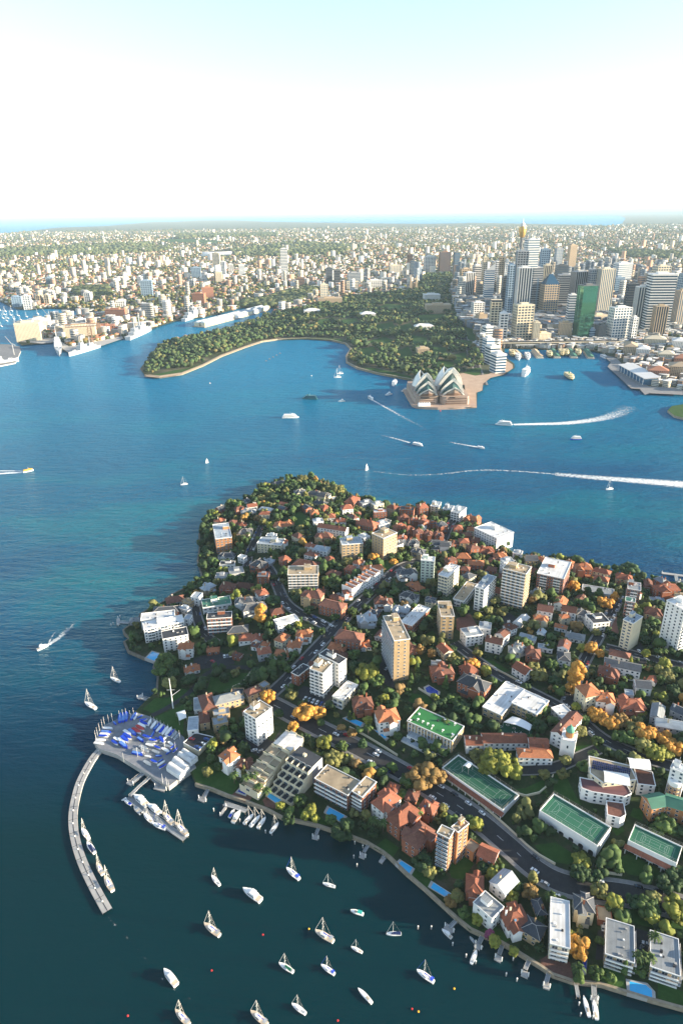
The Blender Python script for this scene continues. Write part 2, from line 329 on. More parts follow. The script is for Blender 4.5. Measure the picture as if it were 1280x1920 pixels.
# ---- sea wall along the near shore (coping blocks as separate parts would be too small; one ribbon per stretch)
STONE = mat('sandstone_wall', (.30, .25, .18), .9, .3, .4, .05, bump=.3)
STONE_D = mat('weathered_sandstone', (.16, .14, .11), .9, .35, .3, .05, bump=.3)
CONC = mat('concrete', (.36, .35, .33), .85, .2, .15, .06)
CONC_D = mat('grey_concrete', (.20, .20, .20), .85, .25, .2, .08)
TIMB = mat('timber_deck', (.34, .28, .21), .85, .25, 1.2, .08)
WHITE = mat('white_paint', (.78, .77, .74), .6, .06, .3, .04)
def ribbon(pts, t, z0, z1, m, closed=False):
    mb = MB(); n = len(pts); pts = [Vector(p[:2]) for p in pts]; L_, R_ = [], []
    for i, p in enumerate(pts):
        a = pts[i - 1] if (i > 0 or closed) else p; b = pts[(i + 1) % n] if (i < n - 1 or closed) else p
        d = (b - a).normalized(); nn = Vector((-d.y, d.x)); L_.append(p + nn * t / 2); R_.append(p - nn * t / 2)
    for i in range(n if closed else n - 1):
        j = (i + 1) % n
        zz = lambda z, k: z[k] if isinstance(z, (list, tuple)) else z
        a, b, c, d = L_[i], L_[j], R_[j], R_[i]
        mb.poly([(a.x, a.y, zz(z1, i)), (b.x, b.y, zz(z1, j)), (c.x, c.y, zz(z1, j)), (d.x, d.y, zz(z1, i))][::-1], m)
        mb.poly([(a.x, a.y, zz(z0, i)), (b.x, b.y, zz(z0, j)), (b.x, b.y, zz(z1, j)), (a.x, a.y, zz(z1, i))], m)
        mb.poly([(d.x, d.y, zz(z1, i)), (c.x, c.y, zz(z1, j)), (c.x, c.y, zz(z0, j)), (d.x, d.y, zz(z0, i))], m)
    return mb
i0 = SH1.index((1280, 1896)); i1 = SH1.index((367, 1474))
wp = [P(x, y, 0) for x, y in SH1[i0:i1 + 1]]
o = thing('sea_wall', 'low sandstone sea wall edging the gardens along the dark foreground cove', 'wall', me=ribbon(wp, 1.3, -1, 2.75, STONE))
wp = [P(x, y, 0) for x, y in SH1[SH1.index((295,1300)):]]
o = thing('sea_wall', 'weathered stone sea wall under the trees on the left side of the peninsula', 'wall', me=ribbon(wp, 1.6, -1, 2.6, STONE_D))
wp = [P(x, y, 0) for x, y in SHF[SHF.index((272,706)):SHF.index((790,722)) + 1]]
o = thing('sea_wall', 'long curving sandstone sea wall round the garden bay left of the sail shaped theatre', 'wall', me=ribbon(wp, 4, -1, 4.4, STONE))
# ---- roads
ASPH = ground_mat('asphalt', [(.3, (.030, .031, .034)), (.6, (.045, .046, .049)), (.8, (.06, .06, .06))], .35)
PAVE = ground_mat('pavement_concrete', [(.3, (.16, .155, .15)), (.7, (.26, .25, .235))], .5)
LINE = mat('road_line_paint', (.72, .72, .70), .7, .1)
ROADPTS = []
def resample(pts, step):
    out = [pts[0]]
    for a, b in zip(pts, pts[1:]):
        d = (b - a).length; n = max(1, int(d / step))
        for i in range(1, n + 1): out.append(a.lerp(b, i / n))
    return out
def chaikin(p, it=2):
    for _ in range(it):
        q = [p[0]]
        for a, b in zip(p, p[1:]): q += [a.lerp(b, .25), a.lerp(b, .75)]
        p = q + [p[-1]]
    return p
def strip(pts, off0, off1, dz, far=False, drop=0.0):
    """ribbon between two sideways offsets, draped on the ground"""
    mbv = []
    for i, p in enumerate(pts):
        a = pts[max(i - 1, 0)]; b = pts[min(i + 1, len(pts) - 1)]; d = (b - a).normalized(); n = Vector((-d.y, d.x))
        mbv.append((p + n * off0, p + n * off1))
    xy = [tuple(q) for pr in mbv for q in pr]; hh = (heightf if far else height1)(np.array(xy))
    return [(x, y, h + dz) for (x, y), h in zip(xy, hh)]
def road(name, pix, width, walk=2.2, far=False, dash=True, reg=True):
    g = [G(x, y, far).xy for x, y in pix]; pts = resample(chaikin(g), 5.0)
    if reg: ROADPTS.extend([(p.x, p.y, width / 2 + walk) for p in pts])
    def emit(nm, o0, o1, dz, m, only=None, side=False):
        v = strip(pts, o0, o1, dz, far); mb = MB(); k = mb.mi(m); mb.v = v
        for i in range(len(pts) - 1):
            if only and not only(i): continue
            mb.f.append((2 * i + 1, 2 * i, 2 * i + 2, 2 * i + 3)[::-1] if o1 > o0 else (2 * i, 2 * i + 1, 2 * i + 3, 2 * i + 2)); mb.m.append(k)
        o = obj(nm, mb, kind='structure')
        if o.data.polygons[0].normal.z < 0: o.data.flip_normals()
        return o
    emit(name, -width / 2, width / 2, .22, ASPH)
    if walk:
        for s in (1, -1):
            emit('pavement', s * width / 2, s * (width / 2 + walk), .36, PAVE)
            # kerb face
            v0 = strip(pts, s * width / 2, s * (width / 2 + .15), .37, far); mb = MB(); kk = mb.mi(CONC)
            n = len(pts); mb.v = v0 + [(a[0], a[1], a[2] - .18) for a in v0[0::2]]
            for i in range(n - 1):
                mb.f.append((2 * i, 2 * i + 1, 2 * i + 3, 2 * i + 2)); mb.m.append(kk)
                mb.f.append((2 * i, 2 * i + 2, 2 * n + i + 1, 2 * n + i)); mb.m.append(kk)
            obj('kerb', mb, kind='structure')
    if dash:
        emit('road_marking', -.09, .09, .235, LINE, only=lambda i: i % 3 == 0, side=False)
    return pts
MAIN = road('road', [(478,1303),(505,1318),(560,1347),(620,1378),(680,1408),(740,1440),(800,1475),(850,1505),(900,1540),(950,1583),(1000,1628),(1045,1655),(1100,1668),(1172,1675),(1242,1692),(1330,1720),(1420,1750)], 11, 2.4)
ST2 = road('road', [(496,1312),(530,1282),(560,1250),(590,1218),(615,1192),(628,1176),(655,1150),(690,1117),(722,1087),(748,1063),(790,1050)], 9, 1.8)
ST3 = road('road', [(622,1180),(590,1163),(556,1148),(532,1128),(521,1100),(508,1070),(490,1050)], 8, 1.6)
ST4 = road('road', [(463,1062),(468,1035),(480,1008),(492,985)], 7, 1.4)
ST5 = road('road', [(820,1035),(834,1006),(842,985),(855,968)], 7, 1.5)
ST6 = road('road', [(366,1135),(371,1165),(384,1192),(408,1208)], 7, 1.4)
ST7 = road('road', [(850,1205),(895,1240),(940,1270),(985,1292),(1030,1315),(1075,1338),(1120,1380),(1160,1402),(1220,1425),(1300,1450)], 8, 1.5)
ST8 = road('road', [(1062,1322),(1078,1275),(1095,1238),(1120,1195),(1140,1160),(1160,1120)], 7.5, 1.5)
ST9 = road('road', [(1135,1213),(1180,1224),(1240,1240),(1330,1260)], 7.5, 1.5)
ST10 = road('road', [(945,1443),(985,1445),(1040,1441),(1075,1425),(1120,1405)], 7, 1, dash=False)
PATH1 = road('path', [(285,1342),(310,1330),(345,1308),(372,1282),(386,1262),(420,1250),(470,1252),(497,1262)], 4.5, 0, dash=False)
BLDPOLY = []
def drape(name, pix, m, dz=.16, z=None, n=1, kind='structure', far=False):
    """ground patch with a traced outline"""
    c = [G(x, y, far) for x, y in pix]; poly = [tuple(p.xy) for p in c]; hf = heightf if far else height1
    xs_ = [p[0] for p in poly]; ys_ = [p[1] for p in poly]; st = max(4.0, (max(xs_) - min(xs_)) / 14); seg = seg_arrays(poly)
    gp = np.array([(x, y) for x in np.arange(min(xs_), max(xs_), st) for y in np.arange(min(ys_), max(ys_), st)])
    gp = gp[sdist(gp, seg) > st * .3] if len(gp) else gp
    vs, es, fs, *_ = geometry.delaunay_2d_cdt([Vector(p) for p in poly] + [Vector(p) for p in gp], [(i, (i + 1) % len(poly)) for i in range(len(poly))], [], 1, 1e-3)
    V = np.array([(v.x, v.y) for v in vs]); Z = hf(V) + dz if z is None else np.full(len(V), z)
    me = bpy.data.meshes.new(name); me.from_pydata([(x, y, q) for (x, y), q in zip(V, Z)], [], [tuple(f) for f in fs]); me.materials.append(m); me.update()
    if len(me.polygons) and me.polygons[0].normal.z < 0: me.flip_normals()
    NOTREE.append(seg)
    return obj(name, me, kind=kind)
NOTREE = []
# lawns, courts of asphalt and brick paving
for pix in ([(268,1330),(290,1310),(318,1308),(340,1290),(365,1300),(330,1322),(293,1340)], [(290,1345),(335,1326),(360,1312),(345,1345),(344,1378),(320,1372),(290,1358)],
            [(388,1298),(395,1270),(430,1262),(475,1262),(470,1280),(440,1292),(405,1300)], [(360,1445),(385,1428),(420,1440),(450,1470),(434,1492),(400,1482),(370,1472)],
            [(700,1590),(722,1572),(748,1590),(735,1609),(716,1598)], [(760,1635),(780,1620),(815,1650),(800,1668),(775,1650)],
            [(860,1722),(880,1700),(905,1712),(895,1745),(880,1745)], [(890,1748),(925,1735),(960,1760),(942,1770),(912,1758)],
            [(1125,1846),(1130,1815),(1170,1820),(1172,1858),(1150,1855)], [(1232,1872),(1232,1840),(1285,1862),(1285,1895)],
            [(960,1480),(985,1478),(1018,1462),(1030,1450),(1022,1488),(985,1490)], [(1040,1452),(1060,1455),(1080,1495),(1090,1510),(1060,1500),(1036,1485)],
            [(1075,1400),(1120,1395),(1122,1405),(1090,1425),(1072,1425)], [(1135,1400),(1170,1405),(1190,1420),(1150,1418)],
            [(1000,1585),(1040,1580),(1080,1605),(1070,1622),(1030,1615)], [(1142,1618),(1180,1600),(1240,1635),(1230,1650),(1180,1640)],
            [(1120,1690),(1180,1700),(1280,1735),(1280,1755),(1150,1722)], [(800,1188),(812,1182),(822,1205),(780,1205),(775,1195)],
            [(770,1300),(800,1305),(815,1322),(790,1325),(765,1315)], [(525,980),(560,960),(575,968),(572,985),(545,985)],
            [(905,1235),(925,1240),(955,1258),(938,1262),(915,1250)], [(840,1620),(868,1600),(888,1620),(865,1652),(845,1645)], [(715,1057),(725,1050),(738,1060),(725,1070)],
            [(1186,1515),(1205,1520),(1203,1540),(1180,1530)], [(1138,1545),(1160,1540),(1170,1558),(1155,1568)], [(560,1515),(590,1520),(620,1548),(590,1545),(562,1530)]):
    drape('lawn', pix, LAWN, .17)
for pix, m in (([(440,1385),(455,1372),(512,1390),(528,1365),(520,1400),(495,1425),(470,1410)], ASPH), ([(552,1303),(568,1286),(630,1300),(620,1328),(590,1330)], ASPH), ([(362,1235),(410,1222),(438,1232),(440,1245),(380,1255),(364,1245)], ASPH),
               ([(716,1230),(732,1232),(740,1290),(722,1285),(700,1240)], ASPH), ([(1172,1232),(1200,1205),(1215,1240),(1200,1252)], ASPH), ([(930,1160),(950,1145),(975,1165),(960,1178)], ASPH), ([(1120,1745),(1135,1742),(1132,1800),(1115,1800)], ASPH), ([(1188,1740),(1216,1748),(1218,1800),(1190,1800)], ASPH)):
    drape('asphalt_yard', pix, m, .19)
BRICKP = mat('red_brick_paving', (.16, .08, .06), .9, .2, .6, .05, tile=(.9, .45, .05, .6))
for pix in ([(432,1493),(455,1472),(478,1485),(470,1500),(460,1505)], [(492,1500),(510,1486),(535,1500),(520,1518),(497,1512)], [(1012,1800),(1030,1788),(1068,1805),(1075,1843),(1040,1832),(1015,1812)], [(1132,1160),(1155,1150),(1160,1190),(1140,1180)], [(855,1160),(880,1150),(895,1175),(870,1190),(855,1180)]):
    drape('paved_terrace', pix, BRICKP, .21)
DPAVE = ground_mat('boatyard_concrete', [(.3, (.13, .15, .17)), (.55, (.20, .21, .23)), (.75, (.30, .29, .28))], .12)
HZ = 2.6
hs = [(317,1477),(285,1457),(260,1442),(220,1417),(187,1406),(178,1396),(182,1376),(193,1364),(222,1350),(255,1338),(280,1345),(330,1372),(346,1385),(352,1420),(368,1440),(350,1452)]
mb = MB(); pp = [tuple(P(x, y, HZ).xy) for x, y in hs]
if sum(a[0] * b[1] - b[0] * a[1] for a, b in zip(pp, pp[1:] + pp[:1])) < 0: pp = pp[::-1]
mb.prism(pp, -1.5, HZ + 1.2, CONC, DPAVE); obj('boatyard_pavement', mb, kind='structure'); NOTREE.append(seg_arrays(pp))
HZ += 1.2
# ================================================================= NEAR BUILDINGS
RC = {'T': mat('terracotta_tiles', (.30, .11, .065), .85, .3, .5, .3, bump=.25, bscale=6, tile=(.7, .42, .04, .55)),
      'O': mat('orange_tiles', (.44, .17, .08), .85, .26, .5, .12, bump=.25, bscale=6, tile=(.7, .42, .04, .6)),
      'B': mat('weathered_red_tiles', (.19, .085, .06), .88, .32, .5, .3, bump=.25, bscale=6, tile=(.7, .42, .04, .55)),
      'S': mat('slate_roof', (.075, .085, .10), .75, .3, .5, .25, bump=.2, bscale=6, tile=(.6, .4, .03, .6)),
      'G': mat('grey_metal_roof', (.24, .26, .27), .6, .2, .3, .15, tile=(30, .6, .04, .7)),
      'L': mat('pale_blue_roof', (.33, .38, .42), .6, .3, .25, .14, tile=(30, .9, .04, .8)),
      'W': mat('white_roof_sheet', (.66, .66, .64), .55, .26, .12, .05, tile=(40, 1.2, .05, .82)),
      'N': mat('green_copper_roof', (.05, .17, .12), .7, .2, .2, .1, tile=(30, .8, .05, .7)),
      'Y': mat('tan_roof_membrane', (.34, .27, .18), .9, .34, .2, .08),
      'D': mat('dark_roof_membrane', (.045, .05, .058), .85, .3, .15, .1)}
WC = {'c': mat('cream_render', (.60, .53, .38), .85, .12, .2, .1), 'w': mat('white_render', (.74, .73, .70), .8, .1, .2, .06),
      'b': mat('red_brick', (.33, .12, .065), .9, .25, .3, .15, tile=(.9, .3, .03, .7)), 's': mat('sandstone_blocks', (.38, .30, .20), .9, .25, .3, .1, tile=(1.2, .6, .04, .65)),
      'y': mat('tan_brick', (.50, .36, .20), .88, .16, .3, .08, tile=(.9, .3, .03, .8)), 'g': mat('grey_render', (.36, .37, .38), .85, .15, .2, .15),
      'o': mat('orange_brick', (.46, .21, .09), .88, .2, .3, .08, tile=(.9, .3, .03, .75)), 'p': mat('pale_green_render', (.50, .58, .50), .8, .1, .2, .05)}
GLASS = glass_mat('window_glass'); GLASSB = glass_mat('blue_window_glass', (.06, .12, .18))
DARK = mat('dark_metal', (.03, .03, .035), .5, .1); BRICKW = WC['b']
SHM = {}
def win_mesh(w, h, frame=None, key=None):
    k = ('w', w, h, key)
    if k not in SHM:
        mb = MB(); fr = frame or WHITE
        mb.box(-w / 2 - .1, w / 2 + .1, -.07, .05, -.1, h + .1, fr, bottom=True)
        if w > 1.9:
            mb.box(-w / 2, -.05, -.10, 0, 0, h, GLASS); mb.box(.05, w / 2, -.10, 0, 0, h, GLASS)
        else: mb.box(-w / 2, w / 2, -.10, 0, 0, h, GLASS)
        SHM[k] = mb.mesh('window')
    return SHM[k]
def balc_mesh(m, solid, key):
    k = ('b', key, solid)
    if k not in SHM:
        mb = MB(); mb.box(0, 1, -1.35, 0, -.12, .1, m)
        if solid: mb.box(0, 1, -1.35, -1.25, .1, 1.05, m)
        else: mb.box(0, 1, -1.33, -1.28, .1, .92, GLASSB); mb.box(0, 1, -1.36, -1.26, .92, 1.0, m)
        SHM[k] = mb.mesh('balcony')
    return SHM[k]
def face(root, o, u, n, Lf, h, st, z0, style, bm, fl=3.0):
    """fill one facade: o origin, u direction along, n outward (2D local)"""
    rot = math.atan2(u[1], u[0]); nf = max(1, int(round(h / fl))); fh = h / nf
    def put(me, name, t, z, sx=None):
        x = o[0] + u[0] * t + n[0] * .03; y = o[1] + u[1] * t + n[1] * .03
        obj(name, me, root, (x, y, z), rot, (sx, 1, 1) if sx else None)
    if style == '-' or Lf < 1.5: return
    for f in range(nf):
        z = z0 + f * fh
        if style == 'w' or style == 'W':
            ww = 1.4 if style == 'w' else 2.2; sp = 3.4 if style == 'w' else 3.6; k = max(1, int((Lf - .8) / sp))
            for i in range(k): put(win_mesh(ww, 1.4), 'window', Lf * (i + .5) / k, z + .95)
        elif style == 'n':
            for i in range(2 if Lf > 5 else 1): put(win_mesh(1.3, 1.2), 'window', Lf * (.3 + .4 * i if Lf > 5 else .5), z + 1)
        elif style in 'bB':
            k = max(1, int(Lf / 3.6))
            for i in range(k): put(win_mesh(2.5, 2.0), 'window', Lf * (i + .5) / k, z + .25)
            if f > 0 or nf < 4:
                k = max(1, round(Lf / 9))
                for i in range(k): put(balc_mesh(bm, style == 'B', bm.name), 'balcony', Lf * i / k + .25, z + .02, Lf / k - .5)
        elif style == 'm':
            seg = max(1, round(Lf / 11))
            for sgi in range(seg):
                a = Lf * sgi / seg; Ls = Lf / seg
                put(win_mesh(1.4, 1.4), 'window', a + Ls * .12, z + .95); put(win_mesh(1.4, 1.4), 'window', a + Ls * .88, z + .95)
                put(win_mesh(2.5, 2.0), 'window', a + Ls * .38, z + .25); put(win_mesh(2.5, 2.0), 'window', a + Ls * .64, z + .25)
                if f > 0 or nf < 4: put(balc_mesh(bm, True, bm.name), 'balcony', a + Ls * .24, z + .02, Ls * .54)
        elif style == 's':
            k = max(1, int(Lf / 3.0))
            for i in range(k): put(win_mesh(2.5, 1.5), 'window', Lf * (i + .5) / k, z + .9)
FOOT = []           # oriented footprints: cx, cy, ux, uy, half w, half d
LAND = []           # landmarks used to tell look-alikes apart: name, point
def solve_top(g, ty):
    lo, hi = 0.5, 400.0
    for _ in range(40):
        m = (lo + hi) / 2
        if PX(g.x, g.y, g.z + m)[1] > ty: lo = m
        else: hi = m
    return lo
def corner(B, ty, Lp, Rp, far=False):
    g = G(B[0], B[1], far); h = solve_top(g, ty); zt = g.z + h
    a = (P(Lp[0], Lp[1], zt) - g).xy; b = (P(Rp[0], Rp[1], zt) - g).xy
    if a.length > b.length:
        e = a.normalized(); pb = Vector((e.y, -e.x)); bl = abs(b.dot(pb)); ang = math.atan2(pb.y, pb.x); return g, ang, bl, a.length, h
    e = b.normalized(); pa = Vector((-e.y, e.x)); al = abs(a.dot(pa)); return g, math.atan2(e.y, e.x), b.length, al, h
def block(B, ty, Lp, Rp, wall='w', roof='Y', fs='wwww', label='', land=None, name='apartment_building', lift=1, bm=None, fl=3.0, cat='apartment building', par=.6, grow=None, group=None, stairs=False):
    """flat roofed block; fs = styles of the right-front, left-front, back-right, back-left faces"""
    g, ang, wd, dp, h = corner(B, ty, Lp, Rp)
    if grow: dp = grow if dp < grow else dp
    root = thing(name, label, cat, (g.x, g.y, g.z), ang, group)
    W_ = WC[wall]; R_ = RC[roof]; bm = bm or WHITE
    mb = MB(); mb.box(0, wd, 0, dp, -4, h, W_, bottom=False); obj('wall', mb, root)
    mb = MB(); mb.box(-.25, wd + .25, -.25, dp + .25, h - .02, h + .15, bm, R_)
    t = .28
    for x0, x1, y0, y1 in ((-.25, wd + .25, -.25, -.25 + t), (-.25, wd + .25, dp + .25 - t, dp + .25), (-.25, -.25 + t, -.25 + t, dp + .25 - t), (wd + .25 - t, wd + .25, -.25 + t, dp + .25 - t)): mb.box(x0, x1, y0, y1, h + .15, h + par, bm)
    rf = obj('roof', mb, root)
    rr = random.Random(int(B[0] * 7 + B[1]))
    if lift:
        lw, ld = min(wd * .36, 6), min(dp * .4, 6); lx = wd * rr.uniform(.3, .6); ly = dp * rr.uniform(.4, .6) if lift == 1 else dp * lift
        mb = MB(); mb.box(lx, lx + lw, ly, min(ly + ld, dp - .6), h + .15, h + 3.4, W_, R_); mb.box(lx - .2, lx + lw + .2, ly - .2, min(ly + ld, dp - .6) + .2, h + 3.4, h + 3.65, bm, R_)
        lh = obj('lift_house', mb, root)
        mb = MB(); mb.bar((lx + .8, ly + .8, h + 3.6), (lx + .8, ly + .8, h + 7.5), .07, WHITE); mb.bar((lx + .2, ly + .8, h + 7), (lx + 1.6, ly + .8, h + 7), .05, WHITE); obj('aerial', mb, lh)
    for i in range(int(min(7, 2 + wd * dp / 55))):
        vx, vy = rr.uniform(1.2, wd - 1.2), rr.uniform(1, dp - 1); mb = MB(); s = rr.uniform(.25, .6); mb.box(vx - s, vx + s, vy - s, vy + s, h + .15, h + rr.uniform(.7, 1.3), rr.choice([WHITE, CONC, DARK])); obj('roof_vent', mb, rf)
    face(root, (0, 0), (1, 0), (0, -1), wd, h, 0, 0, fs[0], bm, fl)
    face(root, (0, dp), (0, -1), (-1, 0), dp, h, 0, 0, fs[1], bm, fl)
    face(root, (wd, 0), (0, 1), (1, 0), dp, h, 0, 0, fs[2], bm, fl)
    face(root, (wd, dp), (-1, 0), (0, 1), wd, h, 0, 0, fs[3], bm, fl)
    c, s = math.cos(ang), math.sin(ang); cx = g.x + c * wd / 2 - s * dp / 2; cy = g.y + s * wd / 2 + c * dp / 2
    FOOT.append((cx, cy, c, s, wd / 2, dp / 2))
    if land: LAND.append((land, Vector((cx, cy, g.z + h / 2))))
    root['hh'] = 0; del root['hh']
    return root, wd, dp, h
def hip(mb, x0, x1, y0, y1, z, rise, m, gable=False, wm=None, th=.16):
    """pitched roof with eaves, ridge along the longer side"""
    if (x1 - x0) >= (y1 - y0):
        yc = (y0 + y1) / 2; k = 0 if gable else (y1 - y0) / 2 * .92
        a, b = (x0 + k, yc, z + rise), (x1 - k, yc, z + rise)
        A, B, C, D = (x0, y0, z), (x1, y0, z), (x1, y1, z), (x0, y1, z)
        mb.poly([A, B, b, a], m); mb.poly([C, D, a, b], m)
        if gable:
            i = .35; mb.poly([(B[0] - i, B[1], z), (C[0] - i, C[1], z), (b[0] - i, b[1], b[2] - .03)], wm or m); mb.poly([(D[0] + i, D[1], z), (A[0] + i, A[1], z), (a[0] + i, a[1], a[2] - .03)], wm or m)
        else: mb.poly([B, C, b], m); mb.poly([D, A, a], m)
        mb.poly([A, D, C, B], WHITE)
        return [(a, b)] + ([] if gable else [(A, a), (D, a), (B, b), (C, b)])
    xc = (x0 + x1) / 2; k = 0 if gable else (x1 - x0) / 2 * .92
    a, b = (xc, y0 + k, z + rise), (xc, y1 - k, z + rise)
    A, B, C, D = (x0, y0, z), (x1, y0, z), (x1, y1, z), (x0, y1, z)
    mb.poly([B, C, b, a], m); mb.poly([D, A, a, b], m)
    if gable:
        i = .35; mb.poly([(A[0], A[1] + i, z), (B[0], B[1] + i, z), (a[0], a[1] + i, a[2] - .03)], wm or m); mb.poly([(C[0], C[1] - i, z), (D[0], D[1] - i, z), (b[0], b[1] - i, b[2] - .03)], wm or m)
    else: mb.poly([A, B, a], m); mb.poly([C, D, b], m)
    mb.poly([A, D, C, B], WHITE)
    return [(a, b)] + ([] if gable else [(A, a), (B, a), (C, b), (D, b)])
CAPW = mat('ridge_mortar', (.45, .42, .38), .9, .2); HOUSES = []
RN = {'T': 'terracotta tiled', 'O': 'bright orange tiled', 'B': 'dull red tiled', 'S': 'dark slate', 'G': 'grey metal', 'L': 'pale blue grey', 'W': 'white', 'N': 'green', 'Y': 'tan', 'D': 'dark'}
WN = {'c': 'cream', 'w': 'white', 'b': 'red brick', 's': 'sandstone', 'y': 'tan', 'g': 'grey', 'o': 'orange brick', 'p': 'pale green'}
def house(x1, y1, x2, y2, dp, st, ty, rc, wc, land=None, label=None):
    # roof mid line given in photo pixels; find ground under it so that the eaves stand at st storeys
    hgt = st * 3.05 + .4; zz = 8.0
    for _ in range(5):
        a = P(x1, y1, zz + hgt); b = P(x2, y2, zz + hgt); c = (a + b) / 2; zz = H1(c.x, c.y)
    d = (b - a).xy; ln = max(d.length, 5.0); ang = math.atan2(d.y, d.x); rr = random.Random(int(x1 * 13 + y1 * 7))
    W_, R_ = WC[wc], RC[rc]; w2, d2 = ln / 2, dp / 2
    root = thing('house', label, 'house', (c.x, c.y, zz), ang, 'houses on the near peninsula')
    ov = .55; mw = MB(); mr = MB(); caps = []; eave = hgt
    rise = min(dp, ln) * .5 * math.tan(R(rr.uniform(27, 36)))
    parts = [(-w2, w2, -d2, d2)]
    if ty == 'F':
        mw.box(-w2, w2, -d2, d2, -4, hgt, W_, bottom=False)
        mr.box(-w2 - .2, w2 + .2, -d2 - .2, d2 + .2, hgt - .02, hgt + .15, W_, R_)
        for q in ((-w2 - .2, w2 + .2, -d2 - .2, -d2 + .05), (-w2 - .2, w2 + .2, d2 - .05, d2 + .2), (-w2 - .2, -w2 + .05, -d2 + .05, d2 - .05), (w2 - .05, w2 + .2, -d2 + .05, d2 - .05)): mr.box(*q, hgt + .15, hgt + .7, W_)
        if ln > 9: mr.box(-w2 * .3, w2 * .45, -d2 * .1, d2 * .7, hgt + .15, hgt + 2.4, W_, R_)
    elif ty == 'H' or ty == 'G':
        mw.box(-w2, w2, -d2, d2, -4, hgt, W_, bottom=False); caps += hip(mr, -w2 - ov, w2 + ov, -d2 - ov, d2 + ov, hgt, rise, R_, ty == 'G', W_)
    elif ty == 'X':        # main hip with two cross gables and a lower wing
        e = d2 * .78
        mw.box(-w2, w2, -e, e, -4, hgt, W_, bottom=False); caps += hip(mr, -w2 - ov, w2 + ov, -e - ov, e + ov, hgt, rise * .95, R_, False, W_)
        gx = w2 * rr.uniform(.25, .5) * rr.choice([-1, 1]); gw = w2 * rr.uniform(.34, .42)
        mw.box(gx - gw, gx + gw, -d2 - 1.2, -e + .2, -4, hgt + .003, W_, bottom=False); caps += hip(mr, gx - gw - ov, gx + gw + ov, -d2 - 1.2 - ov, e * .55, hgt + .02, min(rise * .9, gw * .85), R_, True, W_)
        gx2 = -gx * rr.uniform(.7, 1.1)
        mw.box(gx2 - gw, gx2 + gw, e - .2, d2 + .8, -4, hgt + .003, W_, bottom=False); caps += hip(mr, gx2 - gw - ov, gx2 + gw + ov, -e * .4, d2 + .8 + ov, hgt + .02, min(rise * .85, gw * .8), R_, rr.random() < .5, W_)
        if st > 1:         # veranda
            mw.box(-gx - gw * .9 if gx > 0 else -gx - gw * .9, -gx + gw * .9, -e - 2.0, -e, -4, 2.9, W_, bottom=False)
            mr.poly([(-gx - gw, -e - 2.5, 2.95), (-gx + gw, -e - 2.5, 2.95), (-gx + gw, -e + .01, 3.9), (-gx - gw, -e + .01, 3.9)], R_)
    elif ty == 'T':        # terrace row stepping
        n = max(2, int(round(ln / 6.2)))
        for i in range(n):
            xa, xb = -w2 + ln * i / n, -w2 + ln * (i + 1) / n; zq = hgt + .35 * math.sin(i * 2.1)
            mw.box(xa + .1, xb - .1, -d2, d2, -4, zq, W_, bottom=False); caps += hip(mr, xa + .13, xb - .13, -d2 - ov, d2 * .2, zq, 2.0, R_, True, W_); caps += hip(mr, xa + .13, xb - .13, d2 * .1, d2 + ov, zq - .02, 2.4, R_, False, W_)
        for i in range(n + 1):
            xa = -w2 + ln * i / n; mw.box(xa - .14, xa + .14, -d2 - .5, d2 + .3, -4, hgt + 2.2, W_, bottom=False)
    obj('wall', mw, root); rf = obj('roof', mr, root)
    if caps and ty != 'T':
        mc = MB()
        for p, q in caps: mc.bar(Vector(p) + Vector((0, 0, .04)), Vector(q) + Vector((0, 0, .04)), .13, CAPW if rc in 'SL' else R_, 4)
        obj('ridge_cap', mc, rf)
    if ty in 'HXGT' and rr.random() < .85 and rc not in 'WN':
        for i in range(rr.choice([1, 2, 2])):
            cx, cy = rr.uniform(-w2 * .75, w2 * .75), rr.uniform(-d2 * .5, d2 * .5); mc = MB(); cm = rr.choice([W_, BRICKW, WC['c']])
            mc.box(cx - .45, cx + .45, cy - .3, cy + .3, hgt, hgt + rise + 1.1, cm); mc.box(cx - .52, cx + .52, cy - .37, cy + .37, hgt + rise + 1.1, hgt + rise + 1.3, cm)
            mc.box(cx - .3, cx - .08, cy - .12, cy + .12, hgt + rise + 1.3, hgt + rise + 1.8, RC['T']); mc.box(cx + .08, cx + .3, cy - .12, cy + .12, hgt + rise + 1.3, hgt + rise + 1.8, RC['T'])
            obj('chimney', mc, rf)
    if ty in 'HXG' and rr.random() < .45:
        mc = MB(); sx = rr.uniform(-w2 * .3, w2 * .3); y = -min(d2, d2) * .45; zz_ = hgt + rise * .5
        k = rise / (d2 + ov); mc.poly([(sx - .6, y - .5, zz_ - .5 * k + .25), (sx + .6, y - .5, zz_ - .5 * k + .25), (sx + .6, y + .5, zz_ + .5 * k + .25), (sx - .6, y + .5, zz_ + .5 * k + .25)], GLASSB)
        obj('skylight', mc, rf)
    e = d2 * .78 if ty == 'X' else d2
    face(root, (-w2, -e), (1, 0), (0, -1), ln, st * 3.0, 0, .2, 'w', WHITE)
    face(root, (-w2, e), (0, -1), (-1, 0), 2 * e, st * 3.0, 0, .2, 'n', WHITE)
    face(root, (w2, -e), (0, 1), (1, 0), 2 * e, st * 3.0, 0, .2, 'n', WHITE)
    if ty == 'F' or st > 2: face(root, (w2, e), (-1, 0), (0, 1), ln, st * 3.0, 0, .2, 'n', WHITE)
    if ty != 'T':
        mc = MB(); mc.box(-.5, .5, -.08, .04, 0, 2.1, DARK); obj('door', mc, root, (w2 * .1, -e - .03, .1))
    FOOT.append((c.x, c.y, math.cos(ang), math.sin(ang), w2 + .5, d2 + .8))
    if label is None: HOUSES.append((root, f"{RN[rc]} roof {['', 'one', 'two', 'three', 'four', 'five'][st]} storey {WN[wc]} house", Vector((c.x, c.y, zz))))
